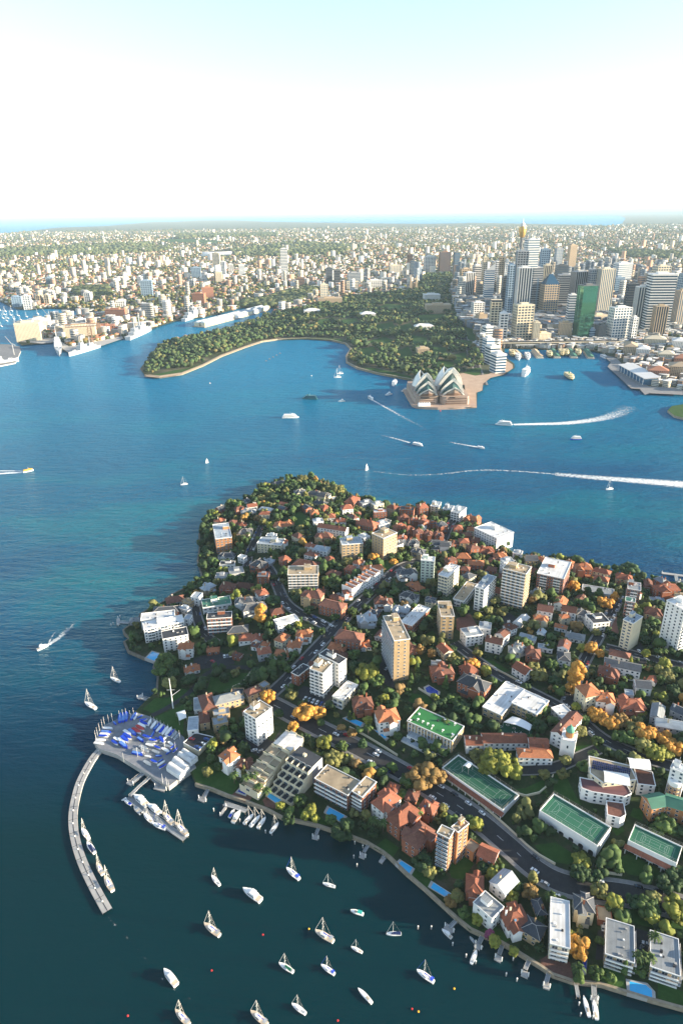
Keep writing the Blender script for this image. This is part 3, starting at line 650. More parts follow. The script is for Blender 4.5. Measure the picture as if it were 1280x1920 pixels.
    if land: LAND.append((land, Vector((c.x, c.y, zz))))
    return root
block((407,1039),1011,(399,984),(435,1009),'o','L','WwWw','long orange brick apartment block with pale grey roof on the left wooded shore','the long orange brick block')
block((483,1037),1019,(486,1007),(527,1023),'c','L','wWww','cream apartment block with low rooftop penthouse below the mansion lawns','the cream penthouse block')
block((541,1113),1078,(545,1062),(596,1077),'y','Y','BwWw','tan brick apartment tower with full width white balconies left of the brick terraces','the tan balcony tower',lift=.5)
block((680,1048),1019,(641,1022),(668,1007),'y','L','wWww','yellow brick apartment block with blue grey roof beside the big fig tree','the yellow brick block')
block((718,1051),1010,(698,1000),(744,999),'y','Y','WwWw','sunlit yellow brick tower with boxy rooftop rooms behind the golden tree','the sunlit yellow tower')
block((812,1094),1053,(789,1051),(828,1046),'p','W','wWww','pale green white tower with grid of windows, left of a white twin','the pale green tower',lift=.5)
block((836,1123),1083,(820,1079),(861,1062),'c','W','WsWw','white roofed cream tower standing right of the pale green tower','the cream and white tower')
block((868,1141),1128,(852,1119),(894,1096),'w','Y','sswW','low white parking and office block with brown flat roof','the low brown roofed block',lift=0)
block((904,1148),1106,(889,1102),(930,1082),'w','L','WsWw','white tower with tan striped end and pale aqua roof','the tan striped white tower')
block((978,1143),1077,(942,1066),(994,1063),'y','Y','WBWw','tall tan tower with stacked narrow balconies near the far channel','the tall tan balcony tower',lift=.5)
block((1052,1116),1086,(1007,1074),(1070,1055),'b','W','WmwW','red brick tower with white balcony columns and broad white roof','the red and white tower',bm=WHITE)
block((1194,1140),1108,(1176,1104),(1200,1094),'b','G','wmww','slim red brick tower with grey roof on the right near the channel','the slim brick tower')
block((1184,1160),1130,(1172,1127),(1190,1122),'b','N','wmww','narrow brick block with green roof in front of the slim brick tower',lift=0)
block((1176,1221),1170,(1163,1165),(1204,1157),'c','L','-WWw','cream tower with orange brick end wall and blue flat roof','the blue roofed cream tower',lift=.6)
block((1265,1229),1146,(1249,1126),(1305,1137),'w','W','Bwww','tall white tower with dark balcony bays at the right edge','the tall white right tower',lift=.5)
block((1148,1124),1117,(1090,1107),(1152,1106),'w','G','wWww','long low white apartments with grey roof behind the golden trees','the long low white apartments',lift=0)
block((929,1033),1010,(889,990),(951,993),'w','W','wwww','square off-white block with hole-like roof wells on the channel corner','the square white corner block',lift=.5)
block((860,980),963,(844,960),(874,952),'w','L','wBww','bright white balcony block at the channel edge','the bright white channel block')
block((844,968),957,(829,955),(851,949),'g','L','wWww','grey apartment block on the channel left of the bright white one')
block((821,966),951,(806,950),(827,942),'c','L','wWww','cream apartment block on the channel with white roof trim','the cream channel block')
block((737,1278),1202,(718,1156),(765,1192),'y','Y','nbww','tall tan brick slab tower with blue white balcony side in the middle of the suburb','the tan slab tower',lift=.75)
block((824,1199),1156,(820,1128),(851,1155),'y','Y','WwWw','small tan brick tower with nine storeys beside the lawn','the small tan tower',lift=.5)
block((771,1193),1174,(755,1162),(806,1141),'b','W','wWww','long white roofed brick hall behind the tan slab tower','the white roofed brick hall',lift=0)
block((607,1310),1263,(579,1256),(626,1242),'w','Y','WBWw','white twin tower front block with dark balcony grid above its car park','the white twin tower')
block((636,1290),1246,(598,1227),(649,1236),'w','D','WwWw','rear block of the white twin tower with dark roof and white parapet',lift=.4)
block((484,1400),1349,(453,1338),(510,1327),'w','Y','wWww','white tower with orange brick recess and ribbon windows above the boatyard','the white harbour tower',lift=.6)
block((560,1287),1268,(546,1262),(581,1251),'b','D','wwww','small red brick flats with black flat roof beside the white twin tower','the black roofed brick flats',lift=0)
block((643,1329),1314,(625,1304),(671,1285),'c','W','wBww','small cream flats with weathered white roof right of the white twin tower','the small cream flats',lift=0)
block((522,1188),1174,(508,1164),(561,1163),'w','W','wWww','white roofed dark banded flats behind the orange tree','the banded white flats',lift=0,bm=WHITE)
block((652,1521),1492,(590,1460),(672,1464),'b','Y','wBww','large brick apartments with tan roof and white balconies above a blue pool','the tan roofed brick apartments',lift=0)
block((679,1526),1495,(659,1485),(705,1467),'b','Y','WBww','right wing of the large tan roofed brick apartments',lift=0)
block((837,1636),1573,(819,1562),(848,1557),'o','Y','nbww','orange brick tower with pale roof at the cove, seaward half','the orange brick tower',lift=0)
block((853,1622),1561,(845,1552),(878,1545),'o','Y','WwWw','orange brick tower with pale roof at the cove, street half')
block((1062,1807),1779,(1031,1762),(1066,1691),'c','W','WBww','long cream apartments with flaky white roof by the water','the flaky white roofed apartments',lift=0)
block((1183,1826),1806,(1134,1790),(1187,1738),'y','G','BBww','cream banded apartments with broad grey roof, left of a matching block','the left grey roofed apartments',lift=0)
block((1268,1850),1831,(1219,1816),(1270,1762),'y','G','BBww','cream banded apartments with broad grey roof, at the bottom right edge','the right grey roofed apartments',lift=0)
block((938,1357),1342,(906,1324),(982,1293),'y','W','wWww','white roofed school classroom wing, left end of the angled block','the white roofed school',lift=0,cat='school')
block((1003,1358),1340,(959,1318),(1031,1316),'y','W','wWww','white roofed school classroom wing, right end of the angled block',lift=0,cat='school')
block((1052,1361),1348,(1033,1328),(1068,1333),'g','W','wWww','small white roofed glass annexe beside the white roofed school',lift=0,cat='school')
block((274,1206),1181,(262,1169),(345,1166),'w','W','mwww','white waterfront apartments with brick bays and stepped white roof','the stepped white waterfront flats',lift=.4)
block((267,1182),1164,(265,1151),(327,1157),'w','W','wwww','rear range of the stepped white waterfront apartments',lift=0)
block((309,1224),1199,(305,1184),(353,1190),'w','D','wwww','white flats with dark grey roof beside the waterfront pool','the dark roofed white flats',lift=0)
block((382,1153),1140,(380,1125),(434,1132),'w','N','Wwww','white flats with green roof terrace near the left shore','the green terrace flats',lift=.5)
block((391,1191),1161,(386,1150),(434,1158),'b','D','Bwww','old white and brick mansion flats with balcony bays and dark roof','the balconied mansion flats',lift=.6)
block((1272,1500),1452,(1256,1440),(1300,1443),'w','L','WwWw','white school building at the right edge behind a round brick tower','the white school block',lift=.5,cat='school')
HL = """551 923 573 921 12 2 X S c;577 924 618 929 12 2 X S c;590 940 612 945 9 1 H S c;622 935 632 933 8 1 F L c;512 908 535 903 9 1 X S s;452 960 480 958 12 2 X G s;487 953 510 956 8 1 H W c
448 996 470 998 16 2 X S c;514 983 550 984 14 1 X O c;500 1003 518 1004 7 2 F L w;529 1015 538 1016 8 2 X T w;587 977 605 975 9 2 F L w;625 976 648 977 9 2 X T w;640 952 660 950 12 3 H T w;654 943 666 932 13 3 H T b
667 963 676 963 8 1 H T b;658 978 671 978 7 1 H T w;592 1003 622 1006 13 2 X B y;573 1022 592 1024 8 2 X T w;590 1026 616 1030 11 2 H L w;574 1036 595 1041 9 2 H B w;553 1053 597 1061 14 2 H B b;473 1055 498 1060 15 2 X S b
499 1050 512 1053 10 1 X L g;483 1078 504 1078 10 3 F G b;411 1040 440 1042 10 1 X S w;449 1042 460 1045 6 2 F L w;413 1056 440 1056 8 2 F D w;405 1079 426 1079 10 2 F G g;430 1072 456 1068 13 2 F G g;414 1098 440 1100 13 2 X B b
443 1096 473 1099 9 1 H B b;380 1105 400 1095 11 2 X L s;362 1115 376 1117 9 3 F L w;441 1126 478 1126 11 2 X S w;455 1142 498 1134 12 2 X S w;508 1147 532 1144 9 1 H B b;427 1181 465 1178 11 2 H S y;448 1197 493 1194 11 1 X T w
556 1187 584 1189 11 2 X O w;567 1112 604 1118 13 3 X B y;603 1128 645 1138 12 3 H B b;597 1107 609 1108 6 1 H B b;615 1072 636 1077 11 1 H B b;622 1115 640 1124 7 1 H B b;670 1160 705 1158 12 2 X L g
598 985 650 993 10 3 G B w;632 1188 678 1197 14 3 H B b;650 1103 702 1070 11 3 T O w;677 1067 716 1062 10 3 X O w;643 1110 660 1108 8 2 X T w;745 1074 780 1070 12 2 X S w;765 1093 792 1105 10 1 X O b;752 1112 782 1120 11 2 X S w
702 1128 735 1127 12 2 X B w;738 1139 766 1145 11 2 X L g;690 1145 710 1150 9 1 X S b;672 977 705 985 13 3 H T b;706 983 724 978 10 3 F L w;676 943 696 939 10 3 F G g;698 946 716 942 9 3 F L c;700 959 724 958 9 4 F W b
731 953 740 948 12 4 H T s;747 971 765 968 9 3 X B b;768 974 783 973 9 3 X T b;786 978 800 974 10 3 X T b;740 988 756 982 10 3 X T b;759 992 772 988 9 3 X T b;775 997 792 996 10 3 X B b;794 999 810 999 10 3 X B b;813 1002 830 1001 11 3 X B b
801 980 817 981 8 2 F D b;820 984 836 982 11 3 X S b;744 1008 762 1008 9 2 X T w;763 1017 784 1015 10 2 X S g;772 1031 796 1035 11 2 X S s;803 1018 845 1020 11 2 X S w;750 953 776 955 11 4 F D b;783 950 800 948 12 4 H T b
873 968 898 975 13 2 X O b;850 989 866 989 10 3 H T b;866 1002 883 1002 8 2 H B b;860 1014 878 1014 11 3 H T y;843 1018 858 1016 9 2 H B b;882 1011 899 1012 8 2 H B b;878 1027 895 1024 10 3 H B b;897 1032 924 1030 12 2 X T b
925 1041 949 1041 11 2 X O b;834 1051 854 1048 9 2 X B b;855 1042 881 1043 11 2 H O b;877 1054 906 1056 11 2 H O b;864 1065 880 1067 8 2 H B b;913 1065 930 1068 9 2 H B b;895 1076 914 1074 8 1 H G w;941 1051 960 1049 9 5 F L w
930 1081 948 1078 9 1 X B b;868 1187 900 1182 12 3 F L w;898 1172 920 1175 10 3 F L w;912 1197 942 1204 9 3 G B w;934 1184 950 1191 9 3 G B w;953 1216 975 1218 10 2 X G c;985 1222 1012 1225 13 2 X B b;1008 1211 1035 1215 6 1 F L w
1045 1229 1068 1232 12 2 H S w;965 1213 980 1209 9 2 X G w;962 1034 978 1037 8 2 F L w;984 1047 1006 1047 11 2 G S y;1012 1050 1028 1048 12 2 X O c;1060 1052 1074 1056 9 2 X O b;1077 1062 1108 1063 14 3 X O b
1113 1067 1143 1075 9 2 H T c;1113 1082 1140 1088 9 2 H T c;1154 1080 1184 1084 12 2 X T y;984 1065 1005 1070 8 1 H B b;1207 1094 1222 1096 14 2 G B b;1227 1103 1270 1101 14 3 X T b;1264 1116 1290 1120 9 3 F Y y
1008 1138 1036 1143 11 3 G B w;1000 1158 1026 1160 8 2 X O c;1053 1140 1080 1145 10 3 G B w;1050 1156 1066 1155 6 2 H O c;1082 1148 1105 1152 10 2 X S w;1104 1161 1135 1158 14 3 F D w;1040 1172 1062 1177 6 1 G O w;1060 1189 1095 1196 9 1 H G w
968 1170 985 1155 7 1 G W w;975 1190 1004 1198 7 1 G L w;1008 1183 1021 1187 6 2 G L w;1208 1145 1240 1150 13 2 X B y;1218 1125 1245 1128 11 1 F L g;1133 1239 1200 1253 10 3 G S w;1142 1222 1180 1231 8 2 H B w;1122 1254 1160 1264 12 2 X B b
1190 1281 1218 1284 10 2 G S w;1215 1271 1230 1277 6 1 G T w;1171 1298 1186 1300 6 1 F L w;1088 1297 1117 1291 13 4 H O c;1115 1306 1150 1309 13 3 X O w;1160 1319 1205 1319 14 2 X T b;1228 1352 1285 1362 9 2 G L g;1234 1322 1230 1346 8 2 G G g;1260 1325 1288 1338 8 2 G S g
312 1127 345 1121 11 1 H B g;346 1124 360 1129 7 2 F Y y;288 1144 336 1141 11 2 H S b;340 1137 356 1144 6 2 F L g;347 1157 358 1158 7 2 F L w;244 1163 262 1161 7 1 H G g;388 1219 411 1217 6 1 H O b;439 1226 452 1230 6 1 G B b
483 1222 507 1218 9 2 H T g;474 1208 486 1211 6 1 G B w;491 1206 504 1208 6 1 H O w;540 1207 564 1209 11 2 X O w;516 1223 543 1226 9 1 H O w;617 1210 648 1216 10 1 H O b;622 1223 650 1231 8 1 H B b;676 1208 697 1209 8 1 X O w
335 1212 362 1211 10 3 X O w;346 1256 374 1251 9 1 X O w;462 1300 486 1290 8 2 H B y;489 1287 501 1280 6 1 F L y;364 1321 378 1319 14 1 F L w;384 1302 394 1330 10 2 H B y;374 1346 392 1343 12 2 H B y;353 1358 372 1356 14 2 F L w
402 1314 455 1301 10 2 H G y;400 1337 430 1332 7 2 F L y;399 1354 426 1348 8 2 F L y;434 1297 456 1297 7 2 F D y;419 1410 441 1423 11 3 X O w;448 1428 470 1436 9 2 X B w;707 1514 740 1488 13 3 X T w;763 1488 782 1495 9 1 X B b
727 1473 745 1480 7 2 H T b;737 1545 775 1512 13 3 X T b;790 1506 815 1519 10 2 X T b;768 1582 800 1548 14 3 X B b;875 1581 893 1593 7 2 F Y o;899 1592 930 1606 9 2 G T b;874 1655 905 1660 14 2 X T b;932 1665 957 1641 10 2 G L w
904 1708 926 1686 12 3 F G w;943 1725 984 1714 14 2 X T w;1001 1701 1018 1699 9 1 H S y;993 1752 1006 1727 10 2 H S y;1076 1690 1112 1697 11 3 X S c;1119 1712 1145 1717 8 1 F Y b;808 1258 848 1255 15 2 X B b;808 1243 833 1245 5 1 F L g
863 1270 914 1289 15 3 X S b;706 1344 745 1338 16 3 X O w;662 1319 697 1315 13 2 X B b;872 1388 902 1388 9 2 G T w;904 1384 985 1384 9 2 G T w;970 1411 1033 1413 8 2 H O w;991 1390 1026 1392 7 2 G T w;992 1400 1026 1402 6 2 G T w
1212 1504 1244 1498 10 3 G N o;1248 1499 1292 1512 10 3 G N o;1205 1463 1224 1468 9 2 F D w;1196 1452 1218 1456 7 2 F B w;655 964 668 972 7 2 H B w;815 1035 830 1040 8 1 H B b;700 1000 715 1004 7 2 F W w;676 1002 688 1008 9 1 F W w"""
for ln_ in HL.replace('\n', ';').split(';'):
    q = ln_.split()
    if q: house(*[float(v) for v in q[:5]], int(q[5]), q[6], q[7], q[8])
def small_houses():
    rr = random.Random(77); rp_ = np.array([p[:2] for p in ROADPTS]); rw_ = np.array([p[2] for p in ROADPTS]); n = 0; tl = []
    for ln_ in BIGTREES.replace('\n', ';').split(';'):
        q = ln_.split(); p = G(float(q[0]), float(q[1]) + 4); tl.append((p.x, p.y, float(q[2]) / 2))
    for _ in range(9000):
        px_, py_ = rr.uniform(395, 1285), rr.uniform(945, 1460)
        if n >= 62: break
        p = G(px_, py_)
        if sdist(np.array([(p.x, p.y)]), SEG1)[0] < 11: continue
        d = np.hypot(rp_[:, 0] - p.x, rp_[:, 1] - p.y); k = int(d.argmin())
        if (d - rw_).min() < 7.5: continue
        if any(math.hypot(p.x - a, p.y - b) < hw_ * .8 + hd_ * .5 + 7.5 for a, b, _u, _v, hw_, hd_ in FOOT): continue
        if any(math.hypot(p.x - a, p.y - b) < r_ * .7 + 4.5 for a, b, r_ in tl): continue
        if any(sdist(np.array([(p.x, p.y)]), sg)[0] > -6 for sg in NOTREE): continue
        a = math.atan2(p.y - rp_[k, 1], p.x - rp_[k, 0]) + math.pi / 2; L_ = rr.uniform(9, 13) / 2; z_ = p.z + 6
        e0, e1 = PX(p.x - L_ * math.cos(a), p.y - L_ * math.sin(a), z_), PX(p.x + L_ * math.cos(a), p.y + L_ * math.sin(a), z_)
        if e0[0] > e1[0]: e0, e1 = e1, e0
        house(e0[0], e0[1], e1[0], e1[1], rr.uniform(7.5, 10), rr.choice([1, 2, 2]), rr.choice('HHXG'), rr.choice('TTBBSSGGO'), rr.choice('wwcbb')); n += 1
    print('small houses', n)
LAND += [('the golden roadside trees', G(1150,1370)), ('the boatyard', G(270,1400)), ('the playing court', G(1080,1560)), ('the main road bend', G(1050,1655)), ('the mansion on the point', G(590,930)), ('the chapel tower', G(1060,1405)), ('the waterfront pool', G(290,1232)), ('the orange tree', G(490,1190))]
BIGTREES = """567 896 17 V wide;633 916 21 V wide;540 917 11 K round;592 903 8 Y round;490 934 17 V wide;505 925 14 V round;478 940 12 K round;537 925 13 V tall;545 947 10 K round;565 950 9 B round;573 930 10 V tall;618 962 11 V tall;635 950 10 V round;610 975 10 V tall
405 962 9 Y round;422 970 10 K round;442 976 9 V tall;428 955 8 K round;395 985 10 K round;493 978 11 V round;505 985 10 Y round;548 973 10 G round;563 990 11 V round;445 1005 11 Y round;390 1010 9 K round;386 1030 10 K round;382 1052 11 K wide;400 1030 8 K tall
520 1035 10 K round;555 1030 15 K wide;540 1040 8 G tall;508 1040 10 G tall;472 1040 9 K round;651 1052 15 V wide;600 1052 12 K wide;700 1045 13 O round;737 1052 9 O wide;765 1046 9 G round;640 1012 6 K round;583 1008 9 K round;615 1016 9 V round
400 1070 9 K round;455 1080 8 G round;470 1085 8 K round;512 1082 10 K wide;498 1100 10 K wide;455 1108 10 G wide;400 1118 7 G round;420 1115 7 G round;512 1125 14 K wide;540 1065 7 O round;530 1090 8 V round
489 1158 17 O tall;465 1163 8 G round;435 1142 9 G round;540 1175 8 K round;558 1172 8 Y round;562 1163 7 K round;602 1183 8 K round;580 1145 10 K round;627 1155 10 G wide;660 1145 10 G wide;690 1112 12 K wide;715 1110 12 K wide;738 1095 9 K round;760 1105 8 K round
690 1080 7 V round;840 1028 11 G wide;805 1022 10 G round;790 1017 7 Y round;752 1030 8 V round;700 960 8 V round;790 960 8 V round;818 968 8 B round;875 982 12 K wide;833 1053 8 V round;860 1055 8 V round;893 1062 9 V round;820 1000 6 G round
900 1022 7 G round;940 1026 8 K round;948 1018 10 K round;915 1045 7 G round;955 1070 8 G round;800 1160 12 K wide;815 1150 12 K tall;830 1170 8 K round;870 1140 9 G round;905 1140 9 G wide;895 1155 8 Y round;940 1145 12 V wide;915 1160 8 Y round;880 1055 6 V round
700 1210 9 K round;672 1190 9 V round;650 1175 9 V round;690 1258 20 Y wide;705 1275 13 G wide;668 1250 13 K wide;665 1228 11 G round;640 1215 9 K round;720 1310 9 Y round;750 1260 9 K tall;770 1280 8 G cone;782 1255 7 G cone
800 1245 6 K round;850 1235 10 V round;885 1245 12 O round;910 1258 10 Y round;810 1225 9 B round;788 1218 9 B round;835 1285 8 G cone;840 1265 8 G cone;865 1325 14 K wide;850 1310 11 G wide;830 1320 9 K round;895 1225 9 V round;755 1235 7 V round;772 1210 7 K round
500 1305 13 O round;547 1301 10 V round;570 1333 17 O wide;550 1362 9 O round;596 1335 12 O wide;522 1338 8 K round;540 1255 7 G round;528 1230 10 K wide;470 1245 8 G round;480 1260 9 K round;440 1262 8 V round;420 1272 9 K round;600 1355 7 G round
610 1392 12 Y round;628 1420 15 V wide;640 1400 9 G round;655 1345 6 G cone;660 1372 8 B wide;640 1365 7 B round;680 1395 8 K round;575 1380 6 K round;663 1345 4 Y cone;310 1240 18 G wide;300 1256 13 G wide;325 1262 12 K wide;353 1272 14 K wide;318 1280 13 V wide;400 1205 11 K wide
430 1300 8 K round;445 1290 8 G round;375 1170 7 K round;410 1150 9 K round;436 1225 7 V round;420 1370 8 G round;400 1395 9 Y round;395 1405 8 G round;395 1425 8 G round;388 1447 8 V round;410 1438 7 G round;430 1440 6 Y round;458 1452 7 V cone
450 1380 8 K round;440 1365 8 G round;560 1500 10 G round;525 1510 7 Y round;545 1520 7 G round;583 1520 10 Y round;573 1530 7 Y round;590 1535 6 Y round;540 1535 9 K wide;640 1560 14 K wide;650 1545 10 K round;620 1535 8 G round;685 1530 8 V round;700 1560 8 K round
790 1450 23 B wide;765 1462 13 G wide;820 1455 12 B round;735 1440 9 G round;715 1450 9 G round;755 1490 7 G round;757 1484 4 Y round;925 1425 20 Y wide;950 1435 18 Y wide;895 1415 12 V wide;908 1440 11 Y round;965 1452 9 Y round
893 1545 10 Y round;830 1515 7 V round;792 1615 12 K wide;803 1635 9 V round;790 1600 8 K round;855 1680 9 V round;845 1690 8 B wide;860 1660 7 K round;925 1620 11 G wide;920 1640 8 Y round;905 1625 8 K round;880 1535 6 G round
965 1660 9 G round;998 1650 8 V tall;993 1675 10 B round;960 1680 8 Y round;978 1665 7 K round;950 1695 7 K round;895 1725 7 Y round;925 1766 8 Y round;918 1753 6 M round;963 1784 6 Y round;1010 1725 7 K round;980 1745 7 K round;870 1710 7 G round;900 1690 6 K round
1085 1778 13 O round;1070 1755 6 Y round;1125 1765 6 G round;1030 1688 6 K cone;1010 1775 7 K round;1152 1691 11 Y round;1148 1705 8 G round;1216 1700 14 G wide;1225 1685 9 V round;1218 1715 10 Y round;1268 1700 14 Y wide;1275 1715 12 Y wide;1125 1670 10 V round
1090 1610 12 Y wide;1088 1635 12 K wide;1110 1640 10 K wide;1190 1690 10 K wide;1250 1660 12 K wide;1270 1640 13 K wide;1170 1795 8 Y round;1118 1825 8 G round;1145 1835 6 G round;1085 1835 7 G cone;1170 1818 6 G cone;1200 1815 8 G round;1212 1810 7 G round
1000 1345 12 G wide;1015 1330 11 G round;1010 1362 11 K wide;1085 1370 12 V wide;1095 1350 9 G round;1078 1325 8 Y round;1060 1425 8 V round;1055 1450 8 V round;1018 1452 8 V round;1095 1435 10 G wide;1112 1450 8 K round;1098 1490 6 G round
1120 1340 14 O wide;1140 1350 16 O wide;1165 1350 14 B wide;1190 1365 14 V wide;1110 1335 9 O round;1210 1372 16 O wide;1180 1385 12 G wide;1160 1380 11 G wide;1205 1400 12 V round;1228 1412 14 Y wide;1248 1385 14 O wide;1263 1400 13 O wide;1120 1390 9 G round;1215 1390 11 G wide;1245 1410 12 Y wide
1080 1276 18 O tall;1075 1290 12 O round;1108 1215 13 O round;1122 1225 10 O round;1090 1215 9 Y round;1010 1265 15 V wide;1035 1245 12 G wide;1040 1275 11 K wide;1060 1255 9 G round;1000 1250 10 V wide;985 1290 9 K round;1030 1210 11 G wide;1055 1200 10 V wide;1010 1195 9 K wide
1075 1100 13 O round;1050 1122 10 V wide;1020 1128 9 K wide;1135 1130 16 O wide;1150 1125 10 O tall;1105 1130 9 K wide;1070 1135 9 K round;1120 1145 9 V round;1118 1185 9 V wide;1150 1195 9 K wide;1215 1180 12 K wide;1210 1200 11 K wide;1230 1190 9 Y round;1225 1165 8 G round
1178 1065 22 K wide;1045 1044 6 V round;1000 1052 6 Y round;968 1045 6 Y round;1245 1245 11 Y round;1250 1270 13 V wide;1235 1255 9 V round;1270 1260 10 G round;1210 1225 8 Y round;1238 1275 9 G round;1260 1290 10 K wide;1180 1245 7 Y cone;1165 1285 8 G round;1180 1268 8 G round
1265 1220 12 K wide;1240 1205 8 K cone;1140 1310 7 V round;1200 1335 9 Y round;1225 1320 8 V round;1250 1545 14 G wide;1230 1555 10 G wide;1270 1560 9 K round;1110 1090 6 Y round;1085 1085 6 Y round;1160 1105 8 V round;745 1380 7 G round;735 1395 7 G round
925 1195 5 K round;958 1230 5 V cone;972 1170 6 G round;830 1213 6 K round;850 1215 7 K wide;770 1235 7 K round;740 1305 8 K round;765 1330 8 K round;690 1350 8 Y round;710 1325 8 G round;630 1340 5 V round;645 1300 6 K round;895 1195 6 Y round;780 1070 7 K round;815 1105 8 K wide"""
# ================================================================= SCHOOL, TERRACES, POOLS, JETTIES
CLINE = mat('faded_court_line', (.34, .42, .38), .8, .2); GREEN = mat('green_court_surface', (.025, .125, .075), .85, .12, .12, .03); TURF = mat('bright_turf', (.03, .17, .05), .9, .12, .2, .03); GREEND = mat('dark_green_court', (.015, .085, .05), .85, .15, .12, .03)
BLUEP = mat('blue_canvas', (.01, .06, .50), .7, .15, 1, .2); NAVY = mat('navy_paint', (.01, .025, .10), .5, .15, 1, .1); REDR = RC['T']
def rects(mb, x0, x1, y0, y1, z, w, m):
    for a in ((x0, x1, y0, y0 + w), (x0, x1, y1 - w, y1), (x0, x0 + w, y0 + w, y1 - w), (x1 - w, x1, y0 + w, y1 - w)): mb.poly([(a[0], a[2], z), (a[1], a[2], z), (a[1], a[3], z), (a[0], a[3], z)], m)
def arc(mb, cx, cy, r, a0, a1, z, w, m, n=12):
    for i in range(n):
        p, q = a0 + (a1 - a0) * i / n, a0 + (a1 - a0) * (i + 1) / n
        mb.poly([(cx + r * math.cos(p), cy + r * math.sin(p), z), (cx + r * math.cos(q), cy + r * math.sin(q), z), (cx + (r - w) * math.cos(q), cy + (r - w) * math.sin(q), z), (cx + (r - w) * math.cos(p), cy + (r - w) * math.sin(p), z)], m)
def courtblock(B, ty, Lp, Rp, label, land, surf, red=False, wall='w', arches=True):
    g, ang, wd, dp, h = corner(B, ty, Lp, Rp); root = thing('court_building', label, 'school building', (g.x, g.y, g.z), ang)
    W_ = WC[wall]; mb = MB(); mb.box(0, wd, 0, dp, -4, h, W_, bottom=False)
    for x0, x1, y0, y1 in ((0, wd, 0, .35), (0, wd, dp - .35, dp), (0, .35, .35, dp - .35), (wd - .35, wd, .35, dp - .35)): mb.box(x0, x1, y0, y1, h, h + .9, W_)
    obj('wall', mb, root)
    mb = MB(); mb.poly([(.35, .35, h + .02), (wd - .35, .35, h + .02), (wd - .35, dp - .35, h + .02), (.35, dp - .35, h + .02)], surf); ct = obj('court_surface', mb, root)
    mb = MB(); z = h + .04; q = .11; lng = dp > wd
    def T(x, y): return (x, y)
    a0, a1, b0, b1 = 3, wd - 3, 3, dp - 3; rects(mb, a0, a1, b0, b1, z, q, CLINE)
    if lng:
        for t in (.18, .36, .64, .82): yy = b0 + (b1 - b0) * t; mb.poly([(a0 + 1.5, yy, z), (a1 - 1.5, yy, z), (a1 - 1.5, yy + q, z), (a0 + 1.5, yy + q, z)], CLINE)
        rects(mb, a0 + 1.5, a1 - 1.5, b0 + 2.5, b1 - 2.5, z, q, CLINE); xm = (a0 + a1) / 2
        mb.poly([(xm, b0 + (b1 - b0) * .18, z), (xm + q, b0 + (b1 - b0) * .18, z), (xm + q, b0 + (b1 - b0) * .82, z), (xm, b0 + (b1 - b0) * .82, z)], CLINE)
        arc(mb, xm, b0, 4.9, 0, math.pi, z, q, CLINE); arc(mb, xm, b1, 4.9, math.pi, 2 * math.pi, z, q, CLINE)
    else:
        for t in (.18, .36, .64, .82): xx = a0 + (a1 - a0) * t; mb.poly([(xx, b0 + 1.5, z), (xx + q, b0 + 1.5, z), (xx + q, b1 - 1.5, z), (xx, b1 - 1.5, z)], CLINE)
        rects(mb, a0 + 2.5, a1 - 2.5, b0 + 1.5, b1 - 1.5, z, q, CLINE); ym = (b0 + b1) / 2
        mb.poly([(a0 + (a1 - a0) * .18, ym, z), (a0 + (a1 - a0) * .82, ym, z), (a0 + (a1 - a0) * .82, ym + q, z), (a0 + (a1 - a0) * .18, ym + q, z)], CLINE)
        arc(mb, a0, ym, 4.9, -math.pi / 2, math.pi / 2, z, q, CLINE); arc(mb, a1, ym, 4.9, math.pi / 2, math.pi * 1.5, z, q, CLINE)
    obj('court_markings', mb, ct)
    # wire fence posts round the court
    mb = MB(); per = [(x, .2) for x in np.arange(.3, wd, 4)] + [(x, dp - .2) for x in np.arange(.3, wd, 4)] + [(.2, y) for y in np.arange(2, dp, 4)] + [(wd - .2, y) for y in np.arange(2, dp, 4)]
    for x, y in per: mb.bar((x, y, h + .8), (x, y, h + 3.2), .05, CONC, 4)
    for zz in (h + 3.2, h + 2.0): mb.bar((.2, .2, zz), (wd - .2, .2, zz), .035, CONC); mb.bar((.2, dp - .2, zz), (wd - .2, dp - .2, zz), .035, CONC); mb.bar((.2, .2, zz), (.2, dp - .2, zz), .035, CONC); mb.bar((wd - .2, .2, zz), (wd - .2, dp - .2, zz), .035, CONC)
    obj('court_fence', mb, root)
    if arches:
        def arcade(n, f, Lf):
            for i in range(n):
                t = Lf * (i + .5) / n; k = SHM.get('arch')
                if not k:
                    mb = MB(); mb.box(-1.5, 1.5, -.08, .02, .2, 2.5, DARK); pts = [(1.5 * math.cos(a), 2.5 + 1.0 * math.sin(a)) for a in np.linspace(0, math.pi, 9)]
                    mb.poly([(x, -.08, z_) for x, z_ in pts], DARK); mb.box(-1.75, -1.5, -.25, .02, .1, 2.7, WHITE); mb.box(1.5, 1.75, -.25, .02, .1, 2.7, WHITE); k = SHM['arch'] = mb.mesh('archway')
                obj('archway', k, root, f(t)[:3], f(t)[3])
        LL = max(wd, dp)
        if lng: arcade(int(dp / 5.2), lambda t: (-.03, t, 0, -math.pi / 2), dp)
        else: arcade(int(wd / 5.2), lambda t: (t, -.03, 0, 0), wd)
    if red:                 # lean-to red tiled skirt along the long side
        mb = MB(); z0_, z1_ = h * .52, h * .52 + 1.5; dd = 2.6
        if lng:
            mb.poly([(-dd, -1, z0_), (-.0, -1, z1_), (-.0, dp + 1, z1_), (-dd, dp + 1, z0_)], RC['T']); mb.poly([(-dd, -1, z0_ - .15), (-dd, dp + 1, z0_ - .15), (-.02, dp + 1, z0_), (-.02, -1, z0_)], WHITE)
            mb.poly([(-dd, -1, z0_ - .15), (-dd, -1, z0_), (-dd, dp + 1, z0_), (-dd, dp + 1, z0_ - .15)], WHITE)
